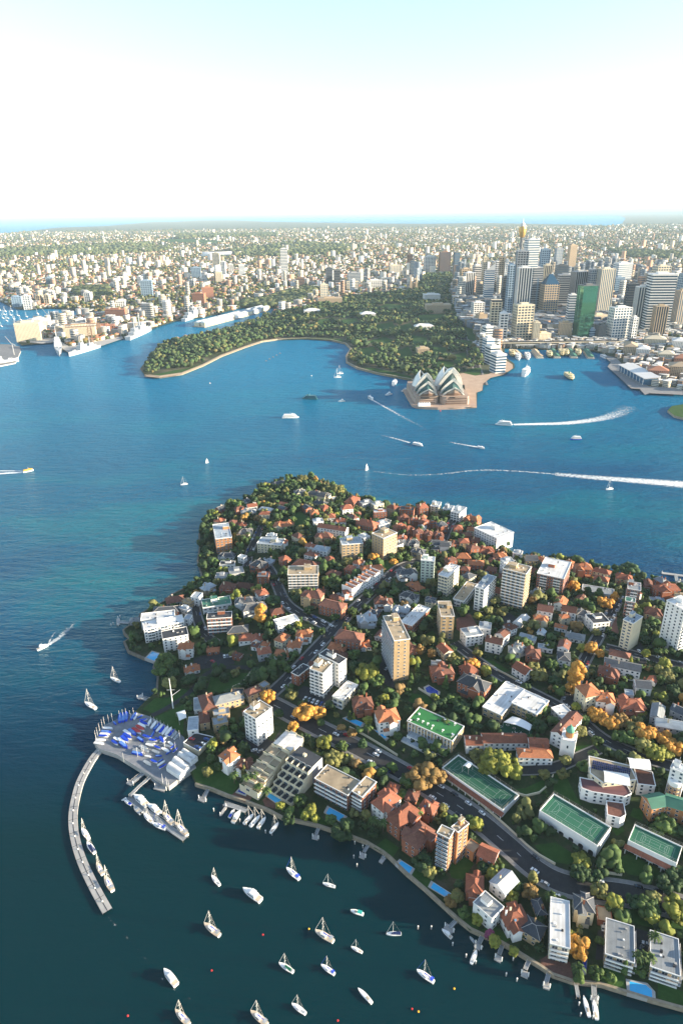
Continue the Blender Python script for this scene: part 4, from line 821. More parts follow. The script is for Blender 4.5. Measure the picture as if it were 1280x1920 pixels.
        obj('tiled_skirt_roof', mb, root)
        for i in range(int(dp / 5.2) + 1):
            mb = MB(); t = min(dp, dp * i / int(dp / 5.2)); mb.box(-dd + .1, -dd + .5, t - .2, t + .2, -2, z0_ - .1, WHITE); obj('column', mb, root)
    c, s = math.cos(ang), math.sin(ang); cx = g.x + c * wd / 2 - s * dp / 2; cy = g.y + s * wd / 2 + c * dp / 2
    FOOT.append((cx, cy, c, s, wd / 2 + 1.5, dp / 2 + 1.5)); LAND.append((land, Vector((cx, cy, g.z))))
    return root, wd, dp, h
courtblock((1115,1608), 1588, (1010,1521), (1147,1554), 'white walled school hall with a green sports court on its roof', 'the rooftop green court', GREEN)
courtblock((1262,1641), 1621, (1176,1577), (1272,1586), 'second green rooftop court with red tiled skirt at the right edge', 'the right edge court', GREEN, red=True)
courtblock((941,1532), 1521, (828,1441), (969,1490), 'long white arcaded school wing with dark green court and maroon skirt roof', 'the maroon skirted court', GREEND, red=True)
root, wd, dp, h = block((846,1412),1390,(763,1352),(866,1361),'y','Y','wWww','pale school building with bright green turf roof and white columns','the turf roofed building',lift=0,cat='school building')
mb = MB(); mb.poly([(.5, .5, h + .2), (wd - .5, .5, h + .2), (wd - .5, dp - .5, h + .2), (.5, dp - .5, h + .2)], TURF); tr = obj('turf', mb, root)
rr = random.Random(5)
for i in range(9):
    mb = MB(); x, y = rr.choice([1.4, wd - 1.6, wd * .3]), dp * (i + .5) / 9; mb.lathe([(.9, h + 1.0), (.9, h + 1.08)], WHITE, 8, (x, y)); mb.bar((x, y, h + .2), (x, y, h + 1), .1, WHITE); mb.box(x - 1.4, x - 1.0, y - .3, y + .3, h + .2, h + .65, WHITE); obj('roof_table', mb, root)
for i in range(14):
    mb = MB(); t = dp * (i + .5) / 14; mb.box(-.5, -.1, t - .25, t + .25, 0, h - .8, WHITE); obj('column', mb, root)
mb = MB(); mb.box(-5.5, -.02, 3, dp - 3, -4, 3.4, WC['w'], RC['L']); mb.box(-9.5, -5.5, 8, dp - 1, -4, 1.2, WC['w'], RC['L']); obj('lower_terrace', mb, root)
for i in range(6):
    obj('window', win_mesh(2.5, 1.5), root, (-5.53, 6 + i * 4.2, 1.2), -math.pi / 2)
# school centre with solar roof, curved white canopies and play terrace
def flatbox(name, label, cat, C4, zt, wall, top, land=None, zb=-4, extra=None, group=None):
    """box with traced roof corners at height zt above ground"""
    g0 = G(*C4[0]); z = g0.z + zt; pts = [P(x, y, z) for x, y in C4]; c = sum((p.xy for p in pts), Vector((0, 0))) / len(pts)
    gz = H1(c.x, c.y); root = thing(name, label, cat, (c.x, c.y, gz), 0, group); loc = [(p.x - c.x, p.y - c.y) for p in pts]
    if sum(a[0] * b[1] - b[0] * a[1] for a, b in zip(loc, loc[1:] + loc[:1])) < 0: loc = loc[::-1]
    mb = MB(); mb.prism(loc, zb, z - gz, wall, top); obj('wall', mb, root)
    xs_ = [p[0] for p in loc]; ys_ = [p[1] for p in loc]; e = max(range(len(loc)), key=lambda i: (Vector(loc[i]) - Vector(loc[i - 1])).length); d = Vector(loc[e]) - Vector(loc[e - 1]); d.normalize()
    FOOT.append((c.x, c.y, d.x, d.y, max(abs(Vector(l).dot(d)) for l in loc), max(abs(Vector(l).dot(Vector((-d.y, d.x)))) for l in loc)))
    if land: LAND.append((land, Vector((c.x, c.y, gz))))
    for i in range(len(loc)):
        a, b = Vector(loc[i]), Vector(loc[(i + 1) % len(loc)]); u = (b - a); Lf = u.length
        if Lf < 5: continue
        u.normalize(); n = (u.y, -u.x)
        if extra != 'plain' and n[1] < .5: face(root, a, u, n, Lf, z - gz, 0, 0, 'w', WHITE)
    mb = MB(); mb.v = []; 
    for i in range(len(loc)):
        a, b = Vector(loc[i]), Vector(loc[(i + 1) % len(loc)]); mb.bar((a.x, a.y, z - gz + .2), (b.x, b.y, z - gz + .2), .28, WHITE if wall is not WC['b'] else CONC)
    obj('parapet', mb, root)
    return root, loc, z - gz
TERR = mat('play_terrace', (.15, .07, .075), .9, .3, .08, .03); SOLAR = glass_mat('solar_panel', (.012, .02, .07), .2)
r_, lc, zt = flatbox('school_building', 'cream school centre carrying a blue solar array on its flat roof', 'school building', [(1103,1418),(1180,1436),(1192,1462),(1130,1468),(1106,1450)], 9, WC['c'], RC['Y'], 'the solar roofed school')
ga = P(1110,1425,9); A_, B_, C_ = [P(x, y, r_.location.z + zt + .35) - r_.location for x, y in ((1111,1425),(1182,1441),(1108,1441))]
for i in range(20):
    for j in range(4):
        o_ = A_ + (B_ - A_) * (i / 20) + (C_ - A_) * (j / 4); e1 = (B_ - A_) * .044; e2 = (C_ - A_) * .22; mb = MB(); k = SHM.get('sol')
        if not k: mb.poly([(0, 0, 0), tuple(e2), tuple(e1 + e2), tuple(e1)][::-1], SOLAR); k = SHM['sol'] = mb.mesh('solar_panel')
        obj('solar_panel', k, r_, tuple(o_))
flatbox('play_terrace', 'raised white walled play terrace with maroon and tan paving', 'terrace', [(1086,1458),(1106,1462),(1172,1470),(1183,1488),(1170,1494),(1110,1485),(1090,1478)], 7, WC['w'], TERR, 'the play terrace')
flatbox('school_building', 'rounded white lower block below the play terrace', 'school building', [(1136,1502),(1168,1506),(1172,1528),(1162,1534),(1138,1528)], 6, WC['w'], RC['B'])
flatbox('school_building', 'brown roofed annexe beside the solar roofed school', 'school building', [(1188,1440),(1222,1448),(1228,1474),(1195,1470)], 7, WC['w'], RC['B'])
def canopy(label, C4, zt, rise, name='canopy', nseg=8, m=None):
    z = G(*C4[0]).z + zt; a, b, c, d = [P(x, y, z) for x, y in C4]; ctr = (a + b + c + d) / 4; root = thing(name, label, name.replace('_', ' '), tuple(ctr.xy) + (H1(ctr.x, ctr.y),)); gz = root.location.z
    mb = MB(); m = m or WHITE
    for i in range(nseg):
        t0, t1 = i / nseg, (i + 1) / nseg; q = [a.lerp(d, t0), b.lerp(c, t0), b.lerp(c, t1), a.lerp(d, t1)]
        hs_ = [rise * math.sin(math.pi * t0)] * 2 + [rise * math.sin(math.pi * t1)] * 2
        top = [(p.x - ctr.x, p.y - ctr.y, p.z - gz + e) for p, e in zip(q, hs_)]; mb.poly(top, m); mb.poly([(x, y, zz - .15) for x, y, zz in top][::-1], m)
    obj('cover', mb, root)
    for p in (a, b, c, d): mb = MB(); mb.bar((p.x - ctr.x, p.y - ctr.y, -2), (p.x - ctr.x, p.y - ctr.y, p.z - gz), .15, CONC); obj('post', mb, root)
    return root
canopy('large curved white canopy over the play terrace', [(1130,1444),(1176,1451),(1181,1474),(1132,1466)], 11, 1.8)
canopy('curved white roof canopy behind the solar roofed school', [(1175,1420),(1216,1424),(1220,1444),(1180,1440)], 9.5, 1.5)
canopy('scalloped white shade sail over the green painted playground', [(943,1354),(960,1343),(998,1360),(992,1370)], 4.5, 1.2, nseg=6)
canopy('small white shade sail beside the maroon skirted court', [(867,1436),(876,1428),(886,1432),(878,1440)], 8, .8, nseg=4)
drape('playground', [(936,1362),(958,1350),(1002,1368),(990,1382),(940,1378)], GREEND, .3)
# hopscotch rings and the year digits painted on the playground
mb = MB(); gp = G(962, 1364)
for px_, py_ in ((938,1363),(951,1360),(963,1366),(960,1358)): q = G(px_, py_); arc(mb, q.x - gp.x, q.y - gp.y, 1.1, 0, 6.283, q.z - gp.z + .42, .3, LINE, 14)
o = obj('playground_marking', mb, None, tuple(gp), kind='structure')
for i, ch in enumerate('20 ON'):
    if ch == ' ': continue
for px_, kk in ((957,'1'),(964,'0'),(973,'2')):
    q = G(px_, 1375); cu = bpy.data.curves.new('playground_digit', 'FONT'); cu.body = kk; cu.size = 4.2; me_o = bpy.data.objects.new('playground_digit', cu); COL.objects.link(me_o)
    me = bpy.data.meshes.new_from_object(me_o); bpy.data.objects.remove(me_o); me.materials.clear(); me.materials.append(LINE); obj('playground_digit', me, o, (q.x - gp.x, q.y - gp.y, q.z - gp.z + .45), R(-8))
# chapel with domed bell tower
g = G(1062, 1410); root = thing('chapel_tower', 'white bell tower with green copper dome beside the red roofed school', 'bell tower', tuple(g), R(-25)); LAND.append(('the green domed bell tower', g)); FOOT.append((g.x, g.y, 1, 0, 6, 6))
mb = MB(); mb.box(-4.5, 4.5, -4.5, 4.5, -3, 13, WC['w']); mb.box(-4.8, 4.8, -4.8, 4.8, 13, 13.6, WC['w']); obj('shaft', mb, root)
mb = MB()
for sx in (-1, 1):
    for sy in (-1, 1): mb.box(sx * 4 - .5, sx * 4 + .5, sy * 4 - .5, sy * 4 + .5, 13.6, 15.4, WC['w'])
obj('pinnacles', mb, root)
mb = MB(); mb.lathe([(2.6, 13.6), (2.6, 17.5), (2.9, 17.5), (2.9, 18)], WC['o'], 8); obj('belfry', mb, root)
mb = MB(); mb.lathe([(2.8, 18), (2.7, 19), (2.2, 20.2), (1.2, 21), (.6, 21.3), (.6, 22.2), (.05, 23.2)], mat('copper_green', (.10, .30, .22), .6), 12); obj('dome', mb, root)
for a in range(4): obj('window', win_mesh(1.0, 2.2), root, (4.53 * math.sin(a * math.pi / 2) , -4.53 * math.cos(a * math.pi / 2), 7), a * math.pi / 2)
house(1044,1378,1079,1340,9,3,'G','B','w',label='long dark tiled chapel nave running up to the green domed bell tower')
g = G(1258,1492); root = thing('round_tower', 'round brick stair tower with white top at the right edge', 'tower', tuple(g)); FOOT.append((g.x, g.y, 1, 0, 4, 4))
mb = MB(); mb.lathe([(3.6, -3), (3.6, 10)], WC['y'], 20); obj('drum', mb, root); mb = MB(); mb.lathe([(3.8, 10), (3.8, 13), (3.5, 13.2)], WHITE, 20); obj('crown', mb, root)
for a in range(6):
    for z in (1.5, 4.5, 7.5): an = R(180 + a * 36); obj('window', win_mesh(1.2, 1.4), root, (3.62 * math.cos(an), 3.62 * math.sin(an), z), an + math.pi / 2)
# stepped terrace apartments (dark) and cream cascade
g, ang, wd, dp, h = corner((586,1470), 1439, (543,1416), (606,1421)); root = thing('terraced_apartments', 'dark roofed apartments stepping down in planted terraces to the water', 'apartment building', tuple(g), ang); LAND.append(('the dark terraced flats', g))
c_, s_ = math.cos(ang), math.sin(ang); print('dark terr', wd, dp, h, math.degrees(ang))
long_y = dp > wd
mb = MB(); mb.box(0, wd, 0, dp, -8, h, WC['g'], RC['D'], bottom=False); obj('wall', mb, root)
mb = MB(); mb.box(wd * .4, wd * .4 + 2, dp * .5, dp * .5 + 2, h, h + 1.6, WC['c']); obj('chimney', mb, root)
for k in range(5):
    x1_ = -k * 4.2; hh_ = h - 2.0 - k * 3.0
    mb = MB(); mb.box(x1_ - 4.2, x1_, 0, dp, -14, hh_, WC['c'], RC['D']); obj('terrace', mb, root)
    mb = MB(); mb.box(x1_ - 4.4, x1_ - 4.2, 0, dp, hh_ - .2, hh_ + 1.0, WC['c'])
    for t in range(5): mb.box(x1_ - 4.2, x1_, dp * t / 4 - .2, dp * t / 4 + .2, hh_, hh_ + 1.6, WC['c'])
    obj('parapet', mb, root)
    for t in range(4): obj('window', win_mesh(2.5, 2.0), root, (x1_ - .03, dp * (t + .5) / 4, hh_ + .1), -math.pi / 2)
FOOT.append((g.x + c_ * (wd / 2 - 10) - s_ * dp / 2, g.y + s_ * (wd / 2 - 10) + c_ * dp / 2, c_, s_, wd / 2 + 11, dp / 2 + 1))
root = thing('terraced_apartments', 'cream apartments cascading downhill in small planted terraces, white rooftop room', 'apartment building', tuple(G(505,1440))); g = root.location; LAND.append(('the cream terraced flats', Vector(g)))
steps = [(540,1388,13),(522,1405,11),(510,1420,9.5),(500,1432,8),(492,1443,7),(486,1455,6),(479,1466,5)]
a0 = (G(540,1395) - G(479,1466)).xy; an = math.atan2(a0.y, a0.x)
for i, (x, y, hh_) in enumerate(steps):
    q = P(x, y, g.z + hh_); q2 = Vector((q.x - g.x, q.y - g.y)); L_ = 13 if i else 16
    m = MB(); cc, ss = math.cos(an), math.sin(an)
    def rp(u, v): return (q2.x + u * cc - v * ss, q2.y + u * ss + v * cc)
    for v0, v1, dz in ((-7, -1.5, -.8), (-1.5, 3.5, 0), (3.5, 8, -1.4)):
        m.prism([rp(-L_ / 2, v0), rp(L_ / 2, v0), rp(L_ / 2, v1), rp(-L_ / 2, v1)], -12, hh_ + dz, WC['c'], RC['Y'] if i else RC['W'])
        for s0 in (-L_ / 2, L_ / 2 - .3): m.prism([rp(s0, v0), rp(s0 + .3, v0), rp(s0 + .3, v1), rp(s0, v1)], hh_ + dz, hh_ + dz + .9, WC['c'])
    obj('terrace', m, root)
    m = MB()
    for v0, dz in ((-6.6, -.8), (3.8, -1.4)):
        p_ = rp(-L_ / 2 + .9, v0 + 1.5); m.prism([rp(-L_ / 2 + .3, v0), rp(-L_ / 2 + 1.1, v0), rp(-L_ / 2 + 1.1, v0 + 3.5), rp(-L_ / 2 + .3, v0 + 3.5)], hh_ + dz, hh_ + dz + .7, LAWN)
    obj('planter', m, root)
    w_ = rp(-L_ / 2 - .03, 1); obj('window', win_mesh(2.5, 1.8), root, (w_[0], w_[1], hh_ - 2.6), an - math.pi / 2)
q = G(510, 1430); FOOT.append((q.x, q.y, math.cos(an), math.sin(an), 22, 8))
# pools
PW = mat('pool_water', (.04, .42, .75), .12, .08, .3, .06, spec=.6); PWD = mat('deep_pool_water', (.01, .04, .30), .12, .1, .3, .05, spec=.6)
def pool(label, q, m=PW, deck=CONC, land=None):
    c = sum((G(x, y) for x, y in q), Vector()) / len(q); pts = [P(x, y, c.z + .3) for x, y in q]; root = thing('swimming_pool', label, 'swimming pool', tuple(c))
    loc = [(p.x - c.x, p.y - c.y) for p in pts]
    if sum(a[0] * b[1] - b[0] * a[1] for a, b in zip(loc, loc[1:] + loc[:1])) < 0: loc = loc[::-1]
    mb = MB(); mb.prism(loc, -1, .36, m); obj('pool_water', mb, root)
    out = [(x * 1.16 + (.6 if x > 0 else -.6), y * 1.16 + (.6 if y > 0 else -.6)) for x, y in loc]; mb = MB(); n = len(loc)
    for i in range(n):
        j = (i + 1) % n; mb.poly([(*out[i], .46), (*out[j], .46), (*loc[j], .46), (*loc[i], .46)], deck); mb.poly([(*out[i], -2), (*out[j], -2), (*out[j], .46), (*out[i], .46)], deck); mb.poly([(*loc[j], .3), (*loc[i], .3), (*loc[i], .46), (*loc[j], .46)], WHITE)
    obj('pool_surround', mb, root)
    xs_ = [p[0] for p in loc]; ys_ = [p[1] for p in loc]; FOOT.append((c.x, c.y, 1, 0, max(xs_) + 2.2, max(ys_) + 2.2))
pool('bright blue pool with sharp corners below the dark terraced flats', [(507,1486),(528,1499),(520,1507),(501,1494)])
pool('largest bright blue pool in front of the tan roofed brick apartments', [(617,1514),(646,1529),(637,1540),(611,1525)])
pool('small dark blue pool among red paving at the water edge', [(455,1474),(465,1480),(459,1490),(445,1484)], PWD)
pool('bright blue pool right beside the sea wall, left of the orange brick tower', [(752,1614),(773,1627),(766,1639),(745,1621)])
pool('turquoise pool on a concrete apron at the sea wall corner', [(812,1655),(844,1675),(839,1684),(807,1665)])
pool('five sided bright pool between the two grey roofed apartments', [(1179,1840),(1210,1847),(1221,1857),(1222,1872),(1180,1859)])
pool('pale blue pool on the rocky point of the stepped white flats', [(286,1222),(301,1227),(289,1239),(275,1233)])
pool('oval deep blue pool behind a long white wall on the hillside', [(797,1290),(805,1286),(821,1296),(820,1303),(800,1298)], PWD)
pool('pale turquoise pool in a leafy garden right of the small cream flats', [(655,1345),(680,1355),(675,1362),(646,1348)])
pool('narrow lap pool squeezed beside the flaky white roofed apartments', [(1092,1790),(1099,1790),(1099,1822),(1092,1820)], PWD)
pool('thin blue pool in front of the arched orange roofed mansion', [(702,1369),(708,1371),(725,1382),(721,1385)])
# boatyard shed, parking deck, festival tent
root, lc, zt = flatbox('parking_deck', 'rooftop parking deck with cream parapet above the boatyard sheds', 'parking deck', [(344,1393),(372,1408),(400,1382),(366,1374)], 4.2, WC['c'], ASPH, 'the parking deck', extra='plain'); DECKZ = root.location.z + zt
def shed(label, C4, n):
    z = G(*C4[0]).z + 3; a, b, c, d = [P(x, y, 6) for x, y in C4]; ctr = (a + b + c + d) / 4; root = thing('boat_shed', label, 'boat shed', (ctr.x, ctr.y, 3.0)); LAND.append(('the white boat sheds', ctr))
    for k in range(n):
        t0, t1 = k / n, (k + 1) / n; A, B = a.lerp(d, t0), a.lerp(d, t1); Cc, D = b.lerp(c, t1), b.lerp(c, t0); mb = MB()
        for i in range(8):
            u0, u1 = i / 8, (i + 1) / 8; h0, h1 = 1.3 * math.sin(math.pi * u0), 1.3 * math.sin(math.pi * u1); p, q, r2, s2 = A.lerp(B, u0), A.lerp(B, u1), D.lerp(Cc, u1), D.lerp(Cc, u0)
            f = lambda v, e: (v.x - ctr.x, v.y - ctr.y, 4.0 + e)
            mb.poly([f(p, h0), f(q, h1), f(r2, h1), f(s2, h0)][::-1], RC['W']); mb.poly([(p.x - ctr.x, p.y - ctr.y, 0), (q.x - ctr.x, q.y - ctr.y, 0), f(q, h1), f(p, h0)], RC['L'])
        obj('vault', mb, root)
    mb = MB(); pl = [(p.x - ctr.x, p.y - ctr.y) for p in (a, b, c, d)]; mb.prism(pl if sum(u[0] * v[1] - v[0] * u[1] for u, v in zip(pl, pl[1:] + pl[:1])) > 0 else pl[::-1], 0, 3.99, WC['w']); obj('wall', mb, root)
    FOOT.append((ctr.x, ctr.y, 1, 0, 14, 10))
shed('white triple vaulted boat shed on the boatyard apron', [(312,1441),(337,1458),(356,1437),(331,1419)], 2)
shed('rear white vaulted boat shed touching the parking deck', [(333,1417),(357,1433),(371,1420),(347,1405)], 2)
canopy('white star shaped festival tent on the lawn', [(330,1336),(346,1331),(350,1345),(336,1351)], 4, 2.5, 'tent', 6)
# white signal mast with yard on the yacht club lawn
g = G(325,1328); root = thing('signal_mast', 'tall white signal mast with gaff on the club lawn', 'flagpole', tuple(g))
h = solve_top(g, 1272); mb = MB(); mb.bar((0, 0, 0), (0, 0, h), .45, WHITE, 8, .2); obj('mast', mb, root); mb = MB(); mb.bar((0, 0, h * .42), (6.5, 1.5, h * .58), .22, WHITE, 6, .12); obj('gaff', mb, root); mb = MB(); mb.bar((-3, 0, h * .62), (3, 0, h * .62), .12, WHITE, 6); obj('yard', mb, root)
# breakwater of concrete pontoons
bw = [(191,1402),(176,1418),(163,1440),(150,1465),(143,1490),(137,1520),(137,1548),(142,1577),(151,1607),(163,1635),(178,1665),(193,1692),(202,1708)]
ln = resample(chaikin([P(x, y, 1.2).xy for x, y in bw]), 3.0); root = thing('breakwater', 'long curved floating concrete breakwater sheltering the marina', 'breakwater', (ln[0].x, ln[0].y, 0)); LAND.append(('the curved breakwater', P(150,1560)))
acc = [0]
for a, b in zip(ln, ln[1:]): acc.append(acc[-1] + (b - a).length)
nseg = 13; tot = acc[-1]
def at_len(s):
    for i in range(len(acc) - 1):
        if acc[i + 1] >= s: return ln[i].lerp(ln[i + 1], (s - acc[i]) / max(1e-6, acc[i + 1] - acc[i]))
    return ln[-1]
for k in range(nseg):
    ss_ = np.linspace(tot * k / nseg + .12, tot * (k + 1) / nseg - .12, 4); pts = [at_len(s) - ln[0] for s in ss_]; mb = ribbon(pts, 5.2, -.8, 1.15, CONC); obj('pontoon', mb, root)
    m2 = ribbon(pts, .35, 1.15, 1.22, DARK); obj('cable_duct', m2, root)
    p = pts[1]; m3 = MB(); m3.box(p.x - .25, p.x + .25, p.y - .25, p.y + .25, 1.15, 2.1, WHITE); obj('service_post', m3, root)
DECKT = mat('grey_jetty_deck', (.30, .32, .33), .8, .2, 1, .1, tile=(.2, 3, .03, .6))
def jetty(label, pts, wdt=2.2, head=None, z=1.3, m=None, pylon=True, gangway=False):
    q = [P(x, y, z).xy for x, y in pts]; o0 = q[0]; root = thing('jetty', label, 'jetty', (o0.x, o0.y, 0)); q = [p - o0 for p in q]
    obj('deck', ribbon(q, wdt, z - .35, z, m or DECKT), root)
    if head:
        hq = [P(x, y, z - .4).xy - o0 for x, y in head[0]]; obj('float', ribbon(hq, head[1], -.3, z - .38, CONC), root)
        if pylon:
            for p in (hq[0], hq[-1]): mb = MB(); mb.bar((p.x, p.y, -2), (p.x, p.y, 2.9), .28, WHITE, 8); mb.lathe([(.3, 2.9), (.02, 3.5)], WHITE, 8, (p.x, p.y)); obj('pile', mb, root)
    for i in (0, -1):
        mb = MB(); p = q[i]; d = (q[-1] - q[0]).normalized(); n = Vector((-d.y, d.x)) * wdt / 2
        for s in (-1, 1): mb.bar((p.x + n.x * s, p.y + n.y * s, -2), (p.x + n.x * s, p.y + n.y * s, z + .9), .14, TIMB)
        obj('post', mb, root)
    d = (q[-1] - q[0]).normalized(); n = Vector((-d.y, d.x)) * (wdt / 2 - .05); mb = MB()
    for s in (-1, 1):
        mb.bar((q[0].x + n.x * s, q[0].y + n.y * s, z + .9), (q[-1].x + n.x * s, q[-1].y + n.y * s, z + .9), .05, WHITE)
    obj('handrail', mb, root)
jetty('long floating marina arm crowded with yachts off the boatyard', [(240,1495),(262,1512),(300,1540),(348,1573)], 4.0, z=.9); LAND.append(('the marina arm', P(290,1535)))
jetty('steep gangway from the boatyard down to the marina arm', [(283,1457),(262,1473),(244,1493)], 2.0, z=2.2)
jetty('twin timber ramp under the left corner of the boatyard', [(270,1449),(248,1467)], 3.2, ([(240,1465),(250,1470)], 3)); jetty('timber ramp ending in a green landing beside the boatyard', [(286,1460),(300,1473)], 2.2, ([(291,1474),(312,1480)], 4))
jetty('private jetty with square green head off the lawn left of the cream terraced flats', [(393,1475),(382,1497)], 2.2, ([(373,1496),(386,1501)], 3))
jetty('grey landing stage with boats moored below the dark blue pool', [(420,1507),(440,1512),(462,1521)], 3, ([(424,1512),(413,1528)], 1.6))
jetty('narrow blue grey jetty below the large brick apartments', [(597,1553),(592,1566)], 1.8, ([(586,1568),(597,1571)], 2.6))
jetty('jetty with white boat lift right of the dark shore tree', [(690,1585),(682,1598)], 1.8, ([(675,1602),(685,1606)], 3.4))
jetty('tiny square white float near the sea wall', [(720,1605),(716,1610)], 1.2, ([(713,1610),(720,1614)], 4), pylon=False)
jetty('jetty beside the moored motor cruiser at the sea wall bend', [(854,1727),(842,1740)], 1.8, ([(834,1735),(850,1746)], 3))
jetty('broad floating jetty with ramp left of the pink flowering bush', [(908,1748),(897,1770)], 2.2, ([(891,1768),(902,1778)], 3))
jetty('jetty with two white piles, left of the slate roofed house', [(941,1773),(935,1790)], 2.0, ([(928,1793),(940,1800)], 3))
jetty('jetty with forked head directly in front of the slate roofed house', [(992,1800),(984,1818)], 2.0, ([(977,1823),(990,1829)], 3))
jetty('jetty off the red brick paving of the flaky roofed apartments', [(1028,1826),(1023,1843)], 2.0, ([(1018,1846),(1030,1850)], 3))
jetty('narrow gangway jetty near the bottom right moored launch', [(1079,1846),(1083,1870)], 1.6, z=1.2); jetty('bottom right jetty with white float between two moored boats', [(1112,1848),(1113,1868)], 2.2, ([(1107,1872),(1120,1874)], 3.4))
jetty('public ferry wharf with white piles on the left point', [(243,1168),(222,1166)], 3, ([(222,1160),(222,1172)], 3)); jetty('green decked swimming platform on the left shore', [(280,1313),(266,1308)], 3.2, ([(258,1308),(268,1304)], 4))
jetty('concrete naval jetty on the far channel shore at the right', [(1268,1090),(1266,1078)], 3, ([(1240,1074),(1285,1080)], 4))
# white piles standing free off the jetties
for i, (x, y) in enumerate([(209,1174),(213,1171),(226,1158),(808,1742),(848,1773),(873,1795),(891,1807),(961,1801),(948,1830),(968,1840),(783,1742),(401,1521),(665,1583),(663,1609),(669,1625),(680,1590),(1084,1885),(1087,1905),(1110,1910),(450,1541),(462,1547),(472,1550),(487,1555),(498,1562),(510,1566)]):
    p = P(x, y, 0)
    if i == 0: mb = MB(); mb.bar((0, 0, -2), (0, 0, 2.0), .3, CONC, 8); mb.lathe([(.36, 2.0), (.36, 2.4), (.05, 2.9)], WHITE, 8); PILE = thing('mooring_pile', None, 'mooring pile', tuple(p), 0, 'white capped mooring piles standing in the water', me=mb); PILES = [(PILE, p)]
    else: PILES.append((copy_tree(PILE, tuple(p)), p))
# garden walls and retaining walls
for lab, px in (('long white retaining wall along the upper side of the main road', [(826,1455),(870,1485),(905,1512),(950,1552),(985,1585),(1010,1605),(1040,1622)]), ('curved cream wall round the sunken school lawn', [(962,1488),(985,1494),(1010,1488),(1025,1475),(1036,1455)]),
                ('long pale garden wall below the turf roofed building', [(655,1365),(680,1378),(720,1402),(745,1418)]), ('white wall screening the oval pool', [(784,1292),(800,1302),(820,1315)]), ('white wall curving under the second rooftop court', [(1115,1625),(1135,1638),(1165,1642)]),
                ('low cream wall between the lawn and the path by the club', [(436,1290),(455,1282),(470,1262)]), ('long grey wall beside the rear lane', [(905,1245),(940,1262),(975,1280)])):
    pts = resample([G(x, y).xy for x, y in px], 4); o0 = pts[0]; hh_ = height1(np.array([tuple(p) for p in pts])); z0 = float(hh_[0])
    thing('garden_wall', lab, 'wall', (o0.x, o0.y, z0), me=ribbon([p - o0 for p in pts], .5, [float(v) - z0 - 1 for v in hh_], [float(v) - z0 + 1.7 for v in hh_], WC['c']))
small_houses()
# ================================================================= TREES
def leaf_mat(name, c, c2, rnd=.25):
    m, nt, b = new_mat(name); L = nt.links.new; g = N(nt, 'ShaderNodeNewGeometry'); oi = N(nt, 'ShaderNodeObjectInfo')
    n1 = N(nt, 'ShaderNodeTexNoise'); n1.inputs['Scale'].default_value = .55; n1.inputs['Detail'].default_value = 5; L(g.outputs['Position'], n1.inputs['Vector'])
    col = ramp(nt, n1.outputs[0], [(.35, c), (.65, c2)])
    a = N(nt, 'ShaderNodeMath', operation='MULTIPLY_ADD'); L(oi.outputs['Random'], a.inputs[0]); a.inputs[1].default_value = 2 * rnd; a.inputs[2].default_value = 1 - rnd
    mx = N(nt, 'ShaderNodeVectorMath', operation='SCALE'); L(col, mx.inputs[0]); L(a.outputs[0], mx.inputs['Scale']); L(mx.outputs[0], b.inputs['Base Color'])
    b.inputs['Roughness'].default_value = .7; b.inputs['Specular IOR Level'].default_value = .2; MATS[name] = m; return m
LEAF = {'G': leaf_mat('green_leaves', (0.033, 0.063, 0.018), (0.075, 0.119, 0.027)), 'Y': leaf_mat('yellow_green_leaves', (0.120, 0.140, 0.022), (0.210, 0.210, 0.037)),
        'O': leaf_mat('autumn_leaves', (0.300, 0.140, 0.025), (0.540, 0.280, 0.056), .12), 'K': leaf_mat('dark_leaves', (0.015, 0.039, 0.015), (0.039, 0.070, 0.022)), 'V': leaf_mat('olive_leaves', (0.090, 0.098, 0.031), (0.180, 0.168, 0.050)),
        'B': leaf_mat('bronze_leaves', (0.150, 0.091, 0.031), (0.240, 0.154, 0.050)), 'M': leaf_mat('magenta_leaves', (0.180, 0.042, 0.100), (0.300, 0.070, 0.150))}
BARK = mat('bark', (.10, .075, .055), .95, .3, 1)
def ico(sub=1):
    t = (1 + 5 ** .5) / 2; v = [(-1, t, 0), (1, t, 0), (-1, -t, 0), (1, -t, 0), (0, -1, t), (0, 1, t), (0, -1, -t), (0, 1, -t), (t, 0, -1), (t, 0, 1), (-t, 0, -1), (-t, 0, 1)]
    f = [(0, 11, 5), (0, 5, 1), (0, 1, 7), (0, 7, 10), (0, 10, 11), (1, 5, 9), (5, 11, 4), (11, 10, 2), (10, 7, 6), (7, 1, 8), (3, 9, 4), (3, 4, 2), (3, 2, 6), (3, 6, 8), (3, 8, 9), (4, 9, 5), (2, 4, 11), (6, 2, 10), (8, 6, 7), (9, 8, 1)]
    v = [np.array(p) / np.linalg.norm(p) for p in v]
    for _ in range(sub):
        c = {}; nf = []
        def mid(a, b):
            k = (min(a, b), max(a, b))
            if k not in c: m = v[a] + v[b]; v.append(m / np.linalg.norm(m)); c[k] = len(v) - 1
            return c[k]
        for a, b, d in f: x, y, z = mid(a, b), mid(b, d), mid(d, a); nf += [(a, x, z), (b, y, x), (d, z, y), (x, y, z)]
        f = nf
    return np.array(v), np.array(f)
ICO1 = ico(1); ICO0 = ico(0)
